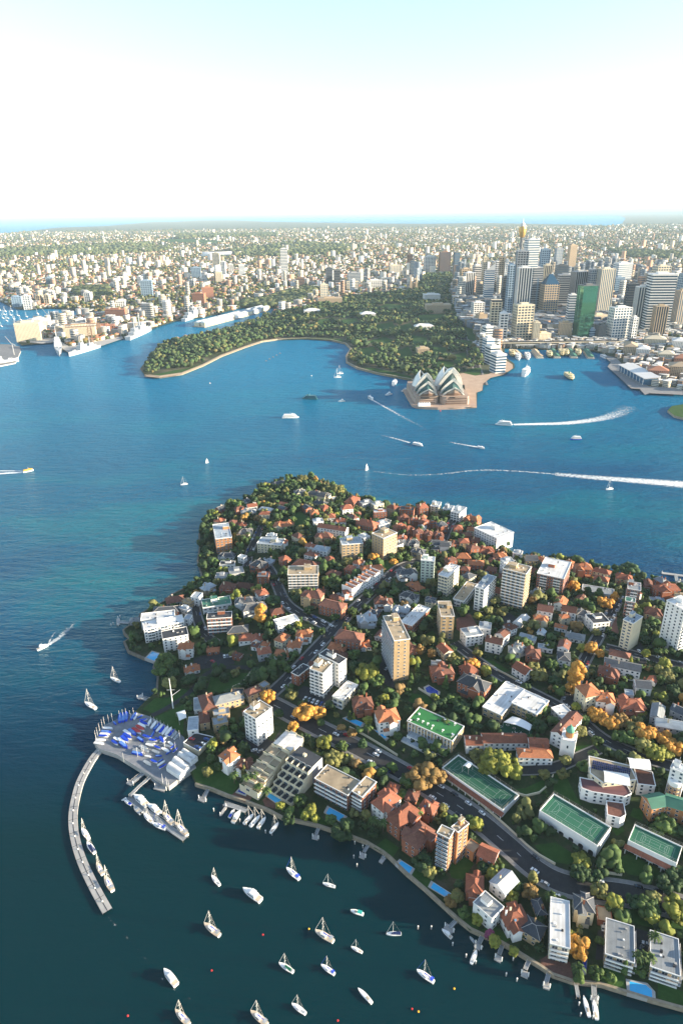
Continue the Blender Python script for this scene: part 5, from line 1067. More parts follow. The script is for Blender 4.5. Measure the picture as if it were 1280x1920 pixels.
def crown_arrays(seed, kind):
    """unit crown (radius 1, height about 1.3) of jittered clumps plus loose leaf tufts"""
    r = np.random.RandomState(seed); V, F = [], []; off = 0
    if kind == 'round': cl = [(r.normal(0, 1, 3), r.uniform(.16, .42)) for _ in range(34)]; sc = np.array([.74, .74, .5]); cz = .72
    elif kind == 'wide': cl = [(r.normal(0, 1, 3), r.uniform(.14, .36)) for _ in range(40)]; sc = np.array([.86, .86, .3]); cz = .62
    elif kind == 'tall': cl = [(r.normal(0, 1, 3), r.uniform(.25, .42)) for _ in range(22)]; sc = np.array([.5, .5, .95]); cz = 1.15
    elif kind == 'cone': cl = []; sc = None; cz = 0
    ctr = []
    if kind == 'cone':
        for i in range(20): z = i / 20 * 2.6 + .3; rad = .42 * (1 - i / 21) + .04; a = r.uniform(0, 6.28); ctr.append((np.array([math.cos(a) * rad * .7, math.sin(a) * rad * .7, z]), rad * .8 + .1))
    else:
        for d, s in cl: d = d / np.linalg.norm(d); q = r.uniform(.55, 1.0); d = d * q * sc; ctr.append((np.array([d[0], d[1], d[2] + cz]), s))
    v0, f0 = ICO1
    for c, s in ctr:
        vv = v0 * (1 + r.uniform(-.22, .22, (len(v0), 1))) * s * np.array([1, 1, .82]) + c; V.append(vv); F.append(f0 + off); off += len(vv)
    # tufts
    n = 620; 
    ids = r.randint(0, len(ctr), n); d = r.normal(0, 1, (n, 3)); d[:, 2] = np.abs(d[:, 2]) * .9 - .25; d /= np.linalg.norm(d, axis=1)[:, None]
    c = np.array([ctr[i][0] for i in ids]) + d * np.array([ctr[i][1] for i in ids])[:, None] * r.uniform(.92, 1.18, (n, 1)); s = r.uniform(.045, .10, n)
    t1 = r.normal(0, 1, (n, 3)); t1 -= d * (t1 * d).sum(1)[:, None] * .6; t1 /= np.linalg.norm(t1, axis=1)[:, None]; t2 = np.cross(d, t1)
    tri = np.stack([c + t1 * s[:, None], c - t1 * .5 * s[:, None] + t2 * .8 * s[:, None], c - t1 * .5 * s[:, None] - t2 * .8 * s[:, None]], 1).reshape(-1, 3)
    V.append(tri); F.append(np.arange(off, off + 3 * n).reshape(-1, 3)); return np.concatenate(V), np.concatenate(F)
CROWNS = {}
def crown_mesh(kind, var, leaf):
    k = (kind, var, leaf)
    if k not in CROWNS:
        V, F = crown_arrays({'round': 10, 'wide': 30, 'tall': 50, 'cone': 70}[kind] + var, kind); CROWNS[k] = big_mesh('crown', V, F, mats=[LEAF[leaf]])
    return CROWNS[k]
def trunk_mesh(kind):
    k = ('trunk', kind)
    if k not in SHM:
        mb = MB(); top = .9 if kind in ('tall', 'cone') else .55; mb.bar((0, 0, -.15), (0, 0, top), .055, BARK, 6, .03)
        for a in range(4 if kind != 'cone' else 0): an = a * 1.6 + .4; mb.bar((0, 0, top * .6), (.4 * math.cos(an), .4 * math.sin(an), top + .12), .025, BARK, 4, .01)
        SHM[k] = mb.mesh('trunk')
    return SHM[k]
TREES = []; TN = {'G': 'green', 'Y': 'yellow green', 'O': 'golden orange', 'K': 'very dark green', 'V': 'olive', 'B': 'bronze', 'M': 'magenta'}
KN = {'round': 'rounded', 'wide': 'spreading', 'tall': 'upright', 'cone': 'slim pointed'}
TPOS = []
def tree(x, y, dia, leaf='G', kind='round', z=None, world=None, label=None, hs=None):
    if world: gx, gy = world; gz = H1(gx, gy)
    else:
        zz = 8
        for _ in range(4): p = P(x, y, zz + dia * .35); zz = H1(p.x, p.y)
        gx, gy, gz = p.x, p.y, zz
    rr = random.Random(int(gx * 31 + gy * 17)); r_ = dia / 2
    root = thing('tree', label, 'tree', (gx, gy, gz), rr.uniform(0, 6.28), 'trees on the near peninsula'); s = hs or rr.uniform(.9, 1.15)
    obj('trunk', trunk_mesh(kind), root, (0, 0, 0), 0, (r_, r_, r_ * s)); obj('crown', crown_mesh(kind, rr.randint(0, 2), leaf), root, (0, 0, 0), 0, (r_, r_, r_ * s))
    TPOS.append((gx, gy, r_))
    if not label: TREES.append((root, f"{KN[kind]} {TN[leaf]} tree", Vector((gx, gy, gz)), dia))
    return root
TL = BIGTREES
for ln_ in TL.replace('\n', ';').split(';'):
    q = ln_.split()
    if q: tree(float(q[0]), float(q[1]), float(q[2]), q[3], q[4])
print('hand trees', len(TPOS))
# remaining garden greenery: fill every free spot
def blocked(x, y, r):
    for cx, cy, ux, uy, hw, hd in FOOT:
        dx, dy = x - cx, y - cy
        if abs(dx) > 60 or abs(dy) > 60: continue
        if abs(dx * ux + dy * uy) < hw + r * .75 and abs(-dx * uy + dy * ux) < hd + r * .75: return True
    return False
rp = np.array([p[:2] for p in ROADPTS]); rw = np.array([p[2] for p in ROADPTS])
rnd = random.Random(11); cand = []
xy = np.random.RandomState(3).uniform([-230, 170], [520, 920], (30000, 2)); sdv = sdist(xy, SEG1); xy = xy[(sdv > 2.5)]
dn = np.full(len(xy), 9e9)
nt_mask = np.zeros(len(xy), bool)
for sg in NOTREE: nt_mask |= sdist(xy, sg) > -1.0
xy = xy[~nt_mask]
cnt = 0; fill = []
for _i, (x, y) in enumerate(xy):
    r_ = rnd.choice([6.0, 5.2, 4.4]) if _i < 5000 else (rnd.choice([4.2, 3.6, 3.0]) if _i < 9000 else rnd.choice([1.5, 2.0, 2.6]))
    dd = np.hypot(rp[:, 0] - x, rp[:, 1] - y) - rw
    if dd.min() < r_ * .5: continue
    pxx, pyy = PX(x, y, 8)
    if not (-40 < pxx < 1330 and 860 < pyy < 1960): 
        if rnd.random() < .6: continue
    if blocked(x, y, r_): continue
    if any((x - a) ** 2 + (y - b) ** 2 < (rr_ * .8 + r_ * .7) ** 2 for a, b, rr_ in TPOS): continue
    if any((x - a) ** 2 + (y - b) ** 2 < (rr_ * .62 + r_ * .62) ** 2 for a, b, rr_ in fill[-900:]): continue
    fill.append((x, y, r_))
print('fill', len(fill))
V, F, T = [], [], []; off = 0; rs = np.random.RandomState(8)
protos = [crown_arrays(100 + i, k) for i, k in enumerate(['round', 'wide', 'tall', 'round'])]
cols = {'K': (.028, .050, .018), 'G': (.05, .085, .024), 'V': (.11, .115, .04), 'Y': (.14, .16, .03), 'O': (.28, .16, .04), 'B': (.15, .10, .04)}
# big gaps get individual trees, the rest becomes one mass of shrubs
fill.sort(key=lambda t: -t[2] / max(t[1], 150)); extra = 0
hz_ = height1(np.array([(a, b) for a, b, _ in fill]))
sv0, sf0 = ICO1
for (x, y, r_), z in zip(fill, hz_):
    k = rs.choice(list('KGVYOB'), p=[.42, .38, .11, .04, .015, .035])
    nb = 6 if r_ > 3.5 else (5 if r_ > 2.2 else 3)
    pv0, pf0 = ICO1 if r_ > 4.3 else ICO0
    for _ in range(nb):
        c = np.array([x, y, z + r_ * .85]) + rs.uniform(-.6, .6, 3) * r_ * np.array([1, 1, .8]); s = r_ * rs.uniform(.35, .6)
        vv = pv0 * (1 + rs.uniform(-.3, .3, (len(pv0), 1))) * s + c; V.append(vv); F.append(pf0 + off); off += len(vv); T.append(np.tile(np.array(cols[k]) * rs.uniform(.8, 1.25), (len(vv), 1)))
FOLI = attr_mat('mixed_foliage', .8, .5, .35)
o = obj('shrubs', big_mesh('shrubs', np.concatenate(V), np.concatenate(F), np.concatenate(T), [FOLI]), kind='stuff')
# palms
def palm(x, y, h=8):
    g = G(x, y); root = thing('palm_tree', None, 'palm tree', tuple(g), 0, 'palms in the gardens'); k = SHM.get('palm')
    if not k:
        mb = MB(); mb.bar((0, 0, -.5), (0, 0, 8), .28, BARK, 6, .2); t_ = mb.mesh('trunk'); mb = MB()
        for i in range(14):
            a = i * 2.4; e = .5 * ((i % 3) - .6); p = Vector((0, 0, 8)); d = Vector((math.cos(a), math.sin(a), 0)); n = Vector((-d.y, d.x, 0))
            q = [p, p + d * 1.5 + Vector((0, 0, .7 + e)), p + d * 3.0 + Vector((0, 0, e * .8)), p + d * 3.8 + Vector((0, 0, -1.2 + e * .5))]; ws = (.15, .5, .4, .05)
            for j in range(3): mb.poly([q[j] + n * ws[j], q[j] - n * ws[j], q[j + 1] - n * ws[j + 1], q[j + 1] + n * ws[j + 1]], LEAF['G'])
        k = SHM['palm'] = (t_, mb.mesh('crown'))
    obj('trunk', k[0], root); obj('crown', k[1], root); TREES.append((root, 'tall palm', g, 5))
for x, y in [(700,1555),(718,1560),(782,1540),(690,1380),(462,1475),(478,1470),(440,1470),(1080,1835),(1200,1812),(1212,1815),(1190,1812),(1222,1775),(852,1258),(970,1212),(465,1012),(512,1246),(833,1368),(1240,1235),(1041,1140),(1018,1150),(1029,1698),(1230,1235),(500,1500),(486,1492),(1108,1430)]: palm(x, y)
# ================================================================= BOATS AND CARS
HW = mat('white_hull', (.80, .79, .76), .25, .04, 1, .05, spec=.5); WOODB = mat('varnished_deck', (.50, .42, .32), .5, .2, 1, .1); TEALC = mat('teal_canvas', (.03, .35, .30), .8); GRC = mat('green_canvas', (.02, .22, .10), .8); SAILC = mat('sail_cloth', (.82, .80, .74), .7, .05); REDC = mat('red_paint', (.45, .03, .03), .4, .1); YEL = mat('yellow_paint', (.70, .40, .03), .5, .1); GREYC = mat('grey_paint', (.28, .31, .33), .5, .1, 1, .15)
def hull(mb, L, B, h, m, deck, tr=.7, z0=0.0, sheer=.25, n=8):
    """boat hull along +x (bow), stern at -L/2"""
    st = []
    for i in range(n + 1):
        t = i / n; x = -L / 2 + L * t; wdt = B / 2 * (tr + (1 - tr) * math.sin(min(1, t / .5) * math.pi / 2)) if t < .5 else B / 2 * max(0.02, math.cos((t - .5) * math.pi)) ** .72; z = h + sheer * t * t * 1.5
        st.append((x, wdt, z))
    for (xa, wa, za), (xb, wb, zb) in zip(st, st[1:]):
        for s in (1, -1):
            q = [(xa, s * wa * .72, z0 - .15), (xb, s * wb * .6, z0 - .15), (xb, s * wb, zb), (xa, s * wa, za)]; mb.poly(q if s < 0 else q[::-1], m)
        mb.poly([(xa, -wa, za), (xb, -wb, zb), (xb, wb, zb), (xa, wa, za)], deck)
        mb.poly([(xa, wa * .72, z0 - .15), (xb, wb * .6, z0 - .15), (xb, -wb * .6, z0 - .15), (xa, -wa * .72, z0 - .15)], m)
    x, wd_, z = st[0]; mb.poly([(x, -wd_, z), (x, wd_, z), (x, wd_ * .72, z0 - .15), (x, -wd_ * .72, z0 - .15)], m)
BP = {}
def sail_proto(style):
    """10 m yacht; parts hull, cabin, mast, boom, rigging"""
    m = MB(); mc = NAVY if style == 'navy' else HW; hull(m, 10, 3.1, 1.15, HW, WOODB if style == 'wood' else HW)
    root = thing('sailing_yacht', None, 'sailing boat', (0, 0, 0), 0, 'sailing yachts moored in the cove'); root['group'] = 'moored sailing yachts'
    obj('hull', m, root)
    m = MB(); m.prism([(-1.2, -.95), (1.4, -.75), (2.2, -.3), (2.2, .3), (1.4, .75), (-1.2, .95)], 1.2, 1.75, HW); cb = obj('cabin', m, root)
    m = MB(); m.box(-.9, 1.2, -.98, .98, 1.38, 1.58, GLASS); obj('cabin_window', m, cb)
    m = MB(); m.box(-4.2, -1.5, -.75, .75, 1.18, 1.26, WOODB if style in ('wood', 'plain') else GREYC); obj('cockpit', m, root)
    m = MB(); m.bar((.6, 0, 1.2), (.6, 0, 13.2), .09, SAILC, 6, .05); ms = obj('mast', m, root); m = MB()
    for z in (6, 9.5): m.bar((.6, -.85, z), (.6, .85, z), .05, SAILC)
    obj('spreaders', m, ms)
    m = MB(); m.bar((.6, 0, 2.4), (-3.6, 0, 2.5), .08, SAILC, 6); bo = obj('boom', m, root)
    cov = {'blue': BLUEP, 'green': GRC, 'white': SAILC, 'navy': NAVY, 'wood': BLUEP, 'plain': SAILC, 'sail': SAILC}[style]
    m = MB(); m.bar((.5, 0, 2.6), (-3.4, 0, 2.62), .24, cov, 6, .14); obj('sail_cover', m, bo)
    if style in ('green', 'navy'):
        m = MB(); a = 1.3 if style == 'navy' else .9; x0 = -4.6 if style == 'navy' else -3.6
        for s in (1, -1): m.poly([(x0, s * a, 1.5), (2.4 if style == 'navy' else .6, s * a * .7, 1.6), (.6, 0, 2.7), (x0, 0, 2.7)][::s], cov)
        obj('boom_tent', m, root)
    if style == 'wood' or style == 'blue':
        m = MB(); m.prism([(-4.6, -1.0), (-3.0, -1.1), (-3.0, 1.1), (-4.6, 1.0)], 2.6, 2.7, GREYC if style == 'wood' else BLUEP); obj('bimini', m, root)
    m = MB()
    for a, b in (((5.0, 0, 1.5), (.6, 0, 13)), ((-4.9, 0, 1.2), (.6, 0, 13)), ((.5, 1.5, 1.2), (.6, .1, 12)), ((.5, -1.5, 1.2), (.6, -.1, 12))): m.bar(a, b, .022, SAILC, 3)
    obj('rigging', m, root)
    m = MB(); m.bar((4.9, 0, 1.7), (.75, 0, 12.6), .07, BLUEP if style == 'blue' else SAILC, 5); obj('furled_jib', m, root)
    if style == 'sail':
        m = MB(); m.poly([(.5, .02, 2.6), (-3.6, .5, 2.7), (.5, .02, 12.6)], SAILC); m.poly([(.5, -.02, 2.6), (.5, -.02, 12.6), (-3.6, .46, 2.7)], SAILC); obj('mainsail', m, root)
        m = MB(); m.poly([(4.9, 0, 1.7), (.9, .6, 2.2), (.7, .05, 11.5)], SAILC); m.poly([(4.9, -.04, 1.7), (.7, .01, 11.5), (.9, .56, 2.2)], SAILC); obj('headsail', m, root)
    return root
def motor_proto(style):
    root = thing('motor_cruiser', None, 'motor boat', (0, 0, 0), 0, 'moored motor boats'); m = MB()
    if style == 'big':
        hull(m, 12, 4.0, 1.6, HW, HW, .9); obj('hull', m, root)
        m = MB(); m.prism([(-3.2, -1.6), (1.8, -1.5), (3.6, -.5), (3.6, .5), (1.8, 1.5), (-3.2, 1.6)], 1.7, 2.9, HW); cb = obj('cabin', m, root)
        m = MB(); m.box(-2.8, 1.6, -1.64, 1.64, 2.1, 2.6, GLASS); m.prism([(1.9, -1.35), (3.7, -.4), (3.7, .4), (1.9, 1.35)], 2.15, 2.7, GLASS); obj('cabin_window', m, cb)
        m = MB(); m.box(-3.0, .6, -1.3, 1.3, 2.9, 3.5, HW); m.box(-2.8, -.2, -1.1, 1.1, 4.6, 4.7, HW); [m.bar((x, y, 3.4), (x, y, 4.6), .05, HW) for x in (-2.6, -.4) for y in (-1, 1)]; obj('flybridge', m, root)
        m = MB(); m.box(-5.7, -3.3, -1.5, 1.5, 1.66, 1.74, WOODB); obj('aft_deck', m, root); m = MB(); m.bar((-1, 0, 4.7), (-1, 0, 6.5), .05, HW); obj('aerial', m, root)
    elif style == 'small':
        hull(m, 7, 2.4, 1.0, HW, HW, .9); obj('hull', m, root); m = MB(); m.prism([(-.6, -.9), (1.6, -.8), (2.2, 0), (1.6, .8), (-.6, .9)], 1.1, 1.9, HW); cb = obj('cabin', m, root)
        m = MB(); m.box(-.4, 1.2, -.94, .94, 1.4, 1.75, GLASS); obj('cabin_window', m, cb); m = MB(); m.box(-3.2, -.8, -.85, .85, 1.02, 1.1, BLUEP); obj('aft_cover', m, root)
    elif style == 'teal':
        hull(m, 7.5, 2.6, 1.0, HW, SAILC, .8); obj('hull', m, root); m = MB(); m.prism([(-3.0, -1.0), (-.4, -1.0), (-.4, 1.0), (-3.0, 1.0)], 1.9, 2.1, TEALC); [m.bar((x, y, 1), (x, y, 1.9), .06, HW) for x in (-2.8, -.6) for y in (-.9, .9)]; obj('canopy', m, root)
        m = MB(); m.box(-.2, 1.4, -.6, .6, 1.05, 1.3, WOODB); obj('hatch', m, root)
    elif style == 'launch':
        hull(m, 14, 3.4, 1.3, HW, HW, .7); obj('hull', m, root); m = MB(); m.prism([(-5, -1.1), (3, -1.0), (4, 0), (3, 1.0), (-5, 1.1)], 1.35, 1.7, SAILC); obj('cabin', m, root); m = MB(); m.box(-4.2, -1.5, -.9, .9, 1.7, 1.78, WOODB); obj('hatch', m, root)
    elif style == 'dinghy':
        hull(m, 4.2, 1.7, .7, HW, GREYC, .9); obj('hull', m, root); m = MB(); m.box(-.4, 0, -.7, .7, .72, .84, WOODB); obj('thwart', m, root); m = MB(); m.box(-2.3, -2.0, -.2, .2, .3, 1.2, DARK); obj('outboard', m, root)
    return root
def boat(style, x0, y0, x1, y1, label, fac=1.0, cat=None, group=None, z=0):
    """stern pixel, bow pixel on the water"""
    a, b = P(x0, y0, .6), P(x1, y1, .6); d = (b - a).xy; L0 = {'big': 12, 'small': 7, 'teal': 7.5, 'launch': 14, 'dinghy': 4.2}.get(style, 10); s = d.length / L0 * fac
    c = (a + b) / 2
    if style not in BP: BP[style] = o = (motor_proto if style in ('big', 'small', 'teal', 'launch', 'dinghy') else sail_proto)(style); o.location = (c.x, c.y, z); o.rotation_euler = (0, 0, math.atan2(d.y, d.x)); o['label'] = label; copy_tree.__wrapped__ = None; 
    else: o = copy_tree(BP[style], (c.x, c.y, z), math.atan2(d.y, d.x), label)
    o.scale = (s, s, s)
    if group: o['group'] = group
    return o
def bl(s, **k):
    for ln_ in s.strip().split('\n'):
        q = ln_.split(None, 5); boat(q[0], *[float(v) for v in q[1:5]], q[5], **k)
bl('''white 412 1660 397 1642 small white sloop alone near the left middle of the cove
blue 561 1649 537 1628 white yacht with blue forestay at the upper centre of the moorings
big 489 1690 456 1667 white flybridge motor cruiser at the upper left of the moorings
white 628 1663 605 1656 small sloop lying nearly side on right of the flybridge cruiser
wood 412 1755 383 1732 tan decked yacht at the centre left of the moorings
wood 625 1766 591 1745 largest tan decked yacht with grey bimini in mid cove
teal 681 1715 657 1707 small open launch with bright teal canopy
navy 752 1751 724 1751 yacht with a big navy cover over its whole deck
plain 679 1786 658 1775 stubby tan decked sloop right of the largest yacht
green 550 1823 523 1806 yacht with bright green boom cover
blue 627 1827 602 1809 white yacht with blue canvas just right of the green covered one
blue 813 1842 781 1819 white yacht with blue furled jib at the right of the moorings
big 331 1848 308 1818 wide white motor cruiser at the left, nearest the shadowed water
launch 697 1881 671 1853 long low white launch without mast at the bottom centre
white 573 1901 547 1882 white sloop near the bottom edge, centre left
wood 355 1922 329 1894 tan decked yacht cut by the bottom edge at the left
wood 501 1922 470 1896 tan decked yacht cut by the bottom edge in the middle
plain 180 1329 160 1318 yacht with tall tan rig off the boatyard at the left
plain 225 1279 208 1271 small grey yacht left of the rocky point
big 241 1497 228 1500 inflatable white tender at the gangway foot''')
bl('''small 246 1508 232 1500 small runabout at the left root of the marina arm
big 275 1510 252 1491 flybridge cruiser at the inner end of the marina arm
big 299 1524 279 1508 second flybridge cruiser along the marina arm
plain 287 1542 270 1524 yacht on the near side of the marina arm
plain 313 1555 288 1543 yacht with blue sail cover lying across the near side of the arm
small 265 1584 262 1584 tiny dinghy''') if False else None
bl('''small 246 1511 232 1503 small blue and white runabout at the root of the marina arm
small 204 1523 192 1514 small white runabout half way along the near side of the arm''') if False else None
bl('''small 247 1509 233 1501 small runabout at the root of the marina arm
dinghy 265 1526 252 1514 open dinghy on the near side of the marina arm
big 276 1512 252 1492 cruiser at the inner end of the marina arm, far side
big 300 1526 278 1509 cruiser second along the far side of the marina arm
plain 286 1543 270 1526 yacht on the near side of the marina arm, mast over the deck
blue 311 1555 286 1544 yacht with blue covers lying at the near side of the arm
wood 325 1547 306 1525 yacht third along the far side of the marina arm
wood 351 1567 329 1544 yacht at the outer end of the marina arm''')
bl('''plain 167 1573 154 1554 yacht tied first along the breakwater, highest in the picture
navy 178 1600 164 1580 yacht with dark cockpit tied second along the breakwater
wood 193 1640 182 1618 slim yacht tied third along the breakwater
wood 212 1671 197 1644 yacht tied last along the breakwater, nearest its end
small 430 1533 440 1518 small white cruiser moored first at the grey landing stage
big 437 1543 451 1520 larger white cruiser moored second at the grey landing stage
plain 457 1545 475 1527 yacht moored left of three in a row at the shore
white 469 1550 487 1530 yacht moored in the middle of three in a row at the shore
plain 483 1553 498 1533 yacht moored right of three in a row at the shore
plain 507 1562 522 1543 squat yacht moored alone right of the row of three
big 846 1759 828 1742 white motor cruiser berthed at the sea wall bend
white 883 1807 893 1782 yacht lying bow to shore right of the motor cruiser
dinghy 889 1767 880 1756 open tender beside the broad floating jetty
launch 1104 1907 1093 1867 long white launch moored at the bottom right
plain 1118 1912 1112 1876 yacht at the bottom right behind the long launch''')
bl('''sail 690 879 685 882 small yacht under white sails in mid harbour
sail 391 866 386 868 distant sloop under full white sail, left of the peninsula
plain 352 907 339 909 small moored sloop with bare mast left of the peninsula
plain 1148 916 1135 918 small sloop on the channel near the foam trail at right
white 1160 0 1160 0 x'''.rsplit('\n', 1)[0])
# distant catamarans and craft of the outer harbour
bl('''white 639 707 626 708 first of two small sloops left of the garden point
white 643 700 631 701 second of two small sloops left of the garden point
big 646 752 634 753 sailing catamaran in front of the garden bay
big 734 739 722 741 white catamaran beside the dark pleasure boat
big 764 732 752 734 white catamaran moored by the theatre steps''')
boat('big', 70, 1219, 92, 1209, 'white speedboat throwing a short wake off the left shore')
# ferries
def ferry(label, x0, y0, x1, y1, hm, top, L0=30, decks=2, cat='ferry', name='ferry', funnel=False, z=0):
    a, b = P(x0, y0, 1), P(x1, y1, 1); d = (b - a).xy; s = d.length / L0; c = (a + b) / 2; root = thing(name, label, cat, (c.x, c.y, 0), math.atan2(d.y, d.x)); root.scale = (s, s, s)
    m = MB(); hull(m, L0, L0 * .26, 2.2, hm, top, .8, n=10); obj('hull', m, root); B = L0 * .12
    for k in range(decks):
        m = MB(); x0_, x1_ = -L0 * (.44 - .06 * k), L0 * (.30 - .08 * k); z = 2.3 + k * 2.5; m.prism([(x0_, -B), (x1_, -B), (x1_ + 2.5, -B * .4), (x1_ + 2.5, B * .4), (x1_, B), (x0_, B)], z, z + 2.4, top); dk = obj('deck_house', m, root)
        m = MB(); m.prism([(x0_ + .6, -B - .05), (x1_, -B - .05), (x1_ + 2.55, -B * .38), (x1_ + 2.55, B * .38), (x1_, B + .05), (x0_ + .6, B + .05)], z + 1.0, z + 1.8, GLASS); obj('window_band', m, dk)
        m = MB(); m.prism([(x0_ - .4, -B - .3), (x1_ + .6, -B - .3), (x1_ + 2.9, 0), (x1_ + .6, B + .3), (x0_ - .4, B + .3)], z + 2.4, z + 2.5, top); obj('deck_roof', m, dk)
    zt = 2.3 + decks * 2.5; m = MB(); m.box(L0 * .08, L0 * .16, -1.4, 1.4, zt, zt + 1.8, top); m.box(L0 * .09, L0 * .165, -1.45, 1.45, zt + .9, zt + 1.4, GLASS); obj('wheelhouse', m, root)
    m = MB(); m.bar((0, 0, zt), (0, 0, zt + 4.5), .12, WHITE); obj('mast', m, root)
    if funnel: m = MB(); m.lathe([(1.1, zt), (1.0, zt + 3)], GRC, 10, (-L0 * .1, 0)); obj('funnel', m, root)
    return root
CRE = mat('cream_paint', (.62, .52, .30), .5, .1); DKG = mat('dark_green_paint', (.02, .08, .06), .5, .1); SEAB = mat('teal_paint', (.03, .16, .18), .4, .1)
ferry('white low catamaran ferry in mid harbour, left of centre', 529, 783, 560, 782, HW, HW, 32)
ferry('dark teal pleasure ferry behind the white catamaran ferry', 595, 748, 567, 747, SEAB, SEAB, 28)
ferry('two decked white pleasure boat docked left of the sail shaped theatre', 737, 723, 742, 717, HW, HW, 26)
ferry('cream and green double ended harbour ferry leaving the ferry quay', 1060, 703, 1073, 713, DKG, CRE, 40, funnel=True)
ferry('white ferry speeding left with a long foaming wake', 960, 797, 928, 795, HW, HW, 30)
ferry('blue hulled white cruise boat on the open channel at right', 1089, 823, 1068, 823, BLUEP, HW, 24)
ferry('small white ferry just right of the quay promenade', 980, 706, 991, 699, HW, HW, 20)
ferry('yellow water taxi racing right at the left edge', 44, 885, 63, 881, HW, YEL, 18, 1, 'motor boat', 'water_taxi')
ferry('small white cabin boat with wake, left of centre channel', 768, 830, 799, 838, HW, HW, 26, 1, 'motor boat', 'motor_boat').scale *= .6
ferry('small white boat heading right with a thin wake', 894, 838, 908, 841, HW, HW, 22, 1, 'motor boat', 'motor_boat')
ferry('tiny speedboat at the head of the diagonal wake', 698, 750, 690, 746, HW, HW, 16, 1, 'motor boat', 'motor_boat')
ferry('blue and white boat berthed at the right corner of the ferry quay', 1126, 668, 1135, 672, HW, HW, 20, 1, 'motor boat', 'motor_boat')
# wakes: foam lying on the water
m_, nt, b = new_mat('wake_foam'); L = nt.links.new; g_ = N(nt, 'ShaderNodeNewGeometry'); n1 = N(nt, 'ShaderNodeTexNoise'); n1.inputs['Scale'].default_value = .25; n1.inputs['Detail'].default_value = 8; n1.inputs['Roughness'].default_value = .75; L(g_.outputs['Position'], n1.inputs['Vector'])
at = N(nt, 'ShaderNodeAttribute', attribute_name='tint'); sm = N(nt, 'ShaderNodeMath', operation='ADD'); L(n1.outputs[0], sm.inputs[0]); L(at.outputs['Fac'], sm.inputs[1]); al = ramp(nt, sm.outputs[0], [(.62, (0, 0, 0)), (.95, (1, 1, 1))])
b.inputs['Base Color'].default_value = (.72, .76, .76, 1); b.inputs['Roughness'].default_value = .9; L(al, b.inputs['Alpha'])
def wake(pix, w0, w1, d0, d1):
    pts = resample(chaikin([P(x, y).xy for x, y in pix]), 6); n = len(pts); V, F, T = [], [], []
    for i, p in enumerate(pts):
        a = pts[max(i - 1, 0)]; c = pts[min(i + 1, n - 1)]; d = (c - a).normalized(); nn = Vector((-d.y, d.x)); t = i / (n - 1); w_ = w0 + (w1 - w0) * t; den = d0 + (d1 - d0) * t
        for k, e in ((-1, -.3), (-.5, 0), (0, .06), (.5, 0), (1, -.3)): q = p + nn * w_ * k; V.append((q.x, q.y, .06)); T.append([max(0, den + e)] * 3)
    for i in range(n - 1):
        for k in range(4): F.append((i * 5 + k, i * 5 + k + 1, (i + 1) * 5 + k + 1, (i + 1) * 5 + k))
    o = obj('wake', big_mesh('wake', np.array(V), np.array(F), np.array(T), [m_]), kind='stuff')
    if o.data.polygons[0].normal.z < 0: o.data.flip_normals()
for a in [([(962,796),(1010,795),(1060,794),(1120,787),(1160,776),(1180,762)], 4, 26, .5, .08), ([(1040,889),(1120,896),(1200,902),(1300,910),(1400,915)], 9, 19, .24, .44), ([(1050,890),(980,884),(900,880),(820,890),(760,891),(700,884)], 3, 4, .24, .10), ([(46,885),(20,887),(-20,889),(-80,892)], 3, 4, .5, .45), ([(46,883),(20,883),(-20,883)], 1.5, 2, .5, .4),
          ([(92,1209),(105,1200),(120,1188),(140,1168)], 2.0, 5, .42, .05), ([(92,1207),(98,1192),(112,1178)], .8, 2, .3, .05), ([(698,750),(730,768),(770,790),(800,806)], 3, 7, .34, .02), ([(894,838),(870,834),(842,829)], 2.5, 4, .42, .12), ([(768,830),(740,822),(715,816)], 3, 5, .35, .05), ([(200,1716),(225,1745),(260,1780),(310,1845),(350,1870),(395,1890)], .6, .7, .03, .02), ([(640,858),(720,862),(800,858)], 1.2, 1.2, .1, .06), ([(430,856),(500,850),(560,846)], 1, 1, .1, .05)]: wake(*a)
# buoys
for i, (x, y, c, lab) in enumerate([(579,1742,'y','yellow mooring buoy left of the largest tan decked yacht'),(493,1753,'r','red buoy in mid cove left of the yellow one'),(397,1820,'r','red buoy between the motor cruiser and green covered yacht'),(772,1892,'r','red buoy near the bottom, right of the long launch'),(784,1897,'y','yellow buoy at the bottom right of the red one'),(633,1914,'r','red buoy at the bottom edge'),(851,1854,'y','orange yellow buoy below the moored yacht at right'),(240,1905,'r','red buoy at the bottom left edge'),(394,719,'w','white channel marker off the wooded point'),(584,705,'w','white buoy in the outer harbour'),(825,771,'r','red and white beacon in front of the sail shaped theatre')]):
    p = P(x, y); m = MB(); mm = {'y': YEL, 'r': REDC, 'w': HW}[c]; s = 1 if y > 1000 else 2.5; m.lathe([(.05, -.3), (.45 * s, -.1), (.5 * s, .25 * s), (.3 * s, .6 * s), (.05, .75 * s)], mm, 10); m.bar((0, 0, .6 * s), (0, 0, 1.1 * s), .06 * s, mm); thing('mooring_buoy', lab, 'buoy', tuple(p), me=m)
for i in range(5): p = P(499 + i * 6.5, 677 - i * 3.6); m = MB(); m.box(-2.5, 2.5, -1.5, 1.5, -.3, .9, CONC_D); m.bar((0, 0, .9), (0, 0, 3), .3, CONC); thing('mooring_float', None, 'mooring float', tuple(p), me=m, group='line of dark floats in the garden bay')['label'] = ['first', 'second', 'third', 'fourth', 'last'][i] + ' dark float from the left in the slanting line of five in the garden bay'
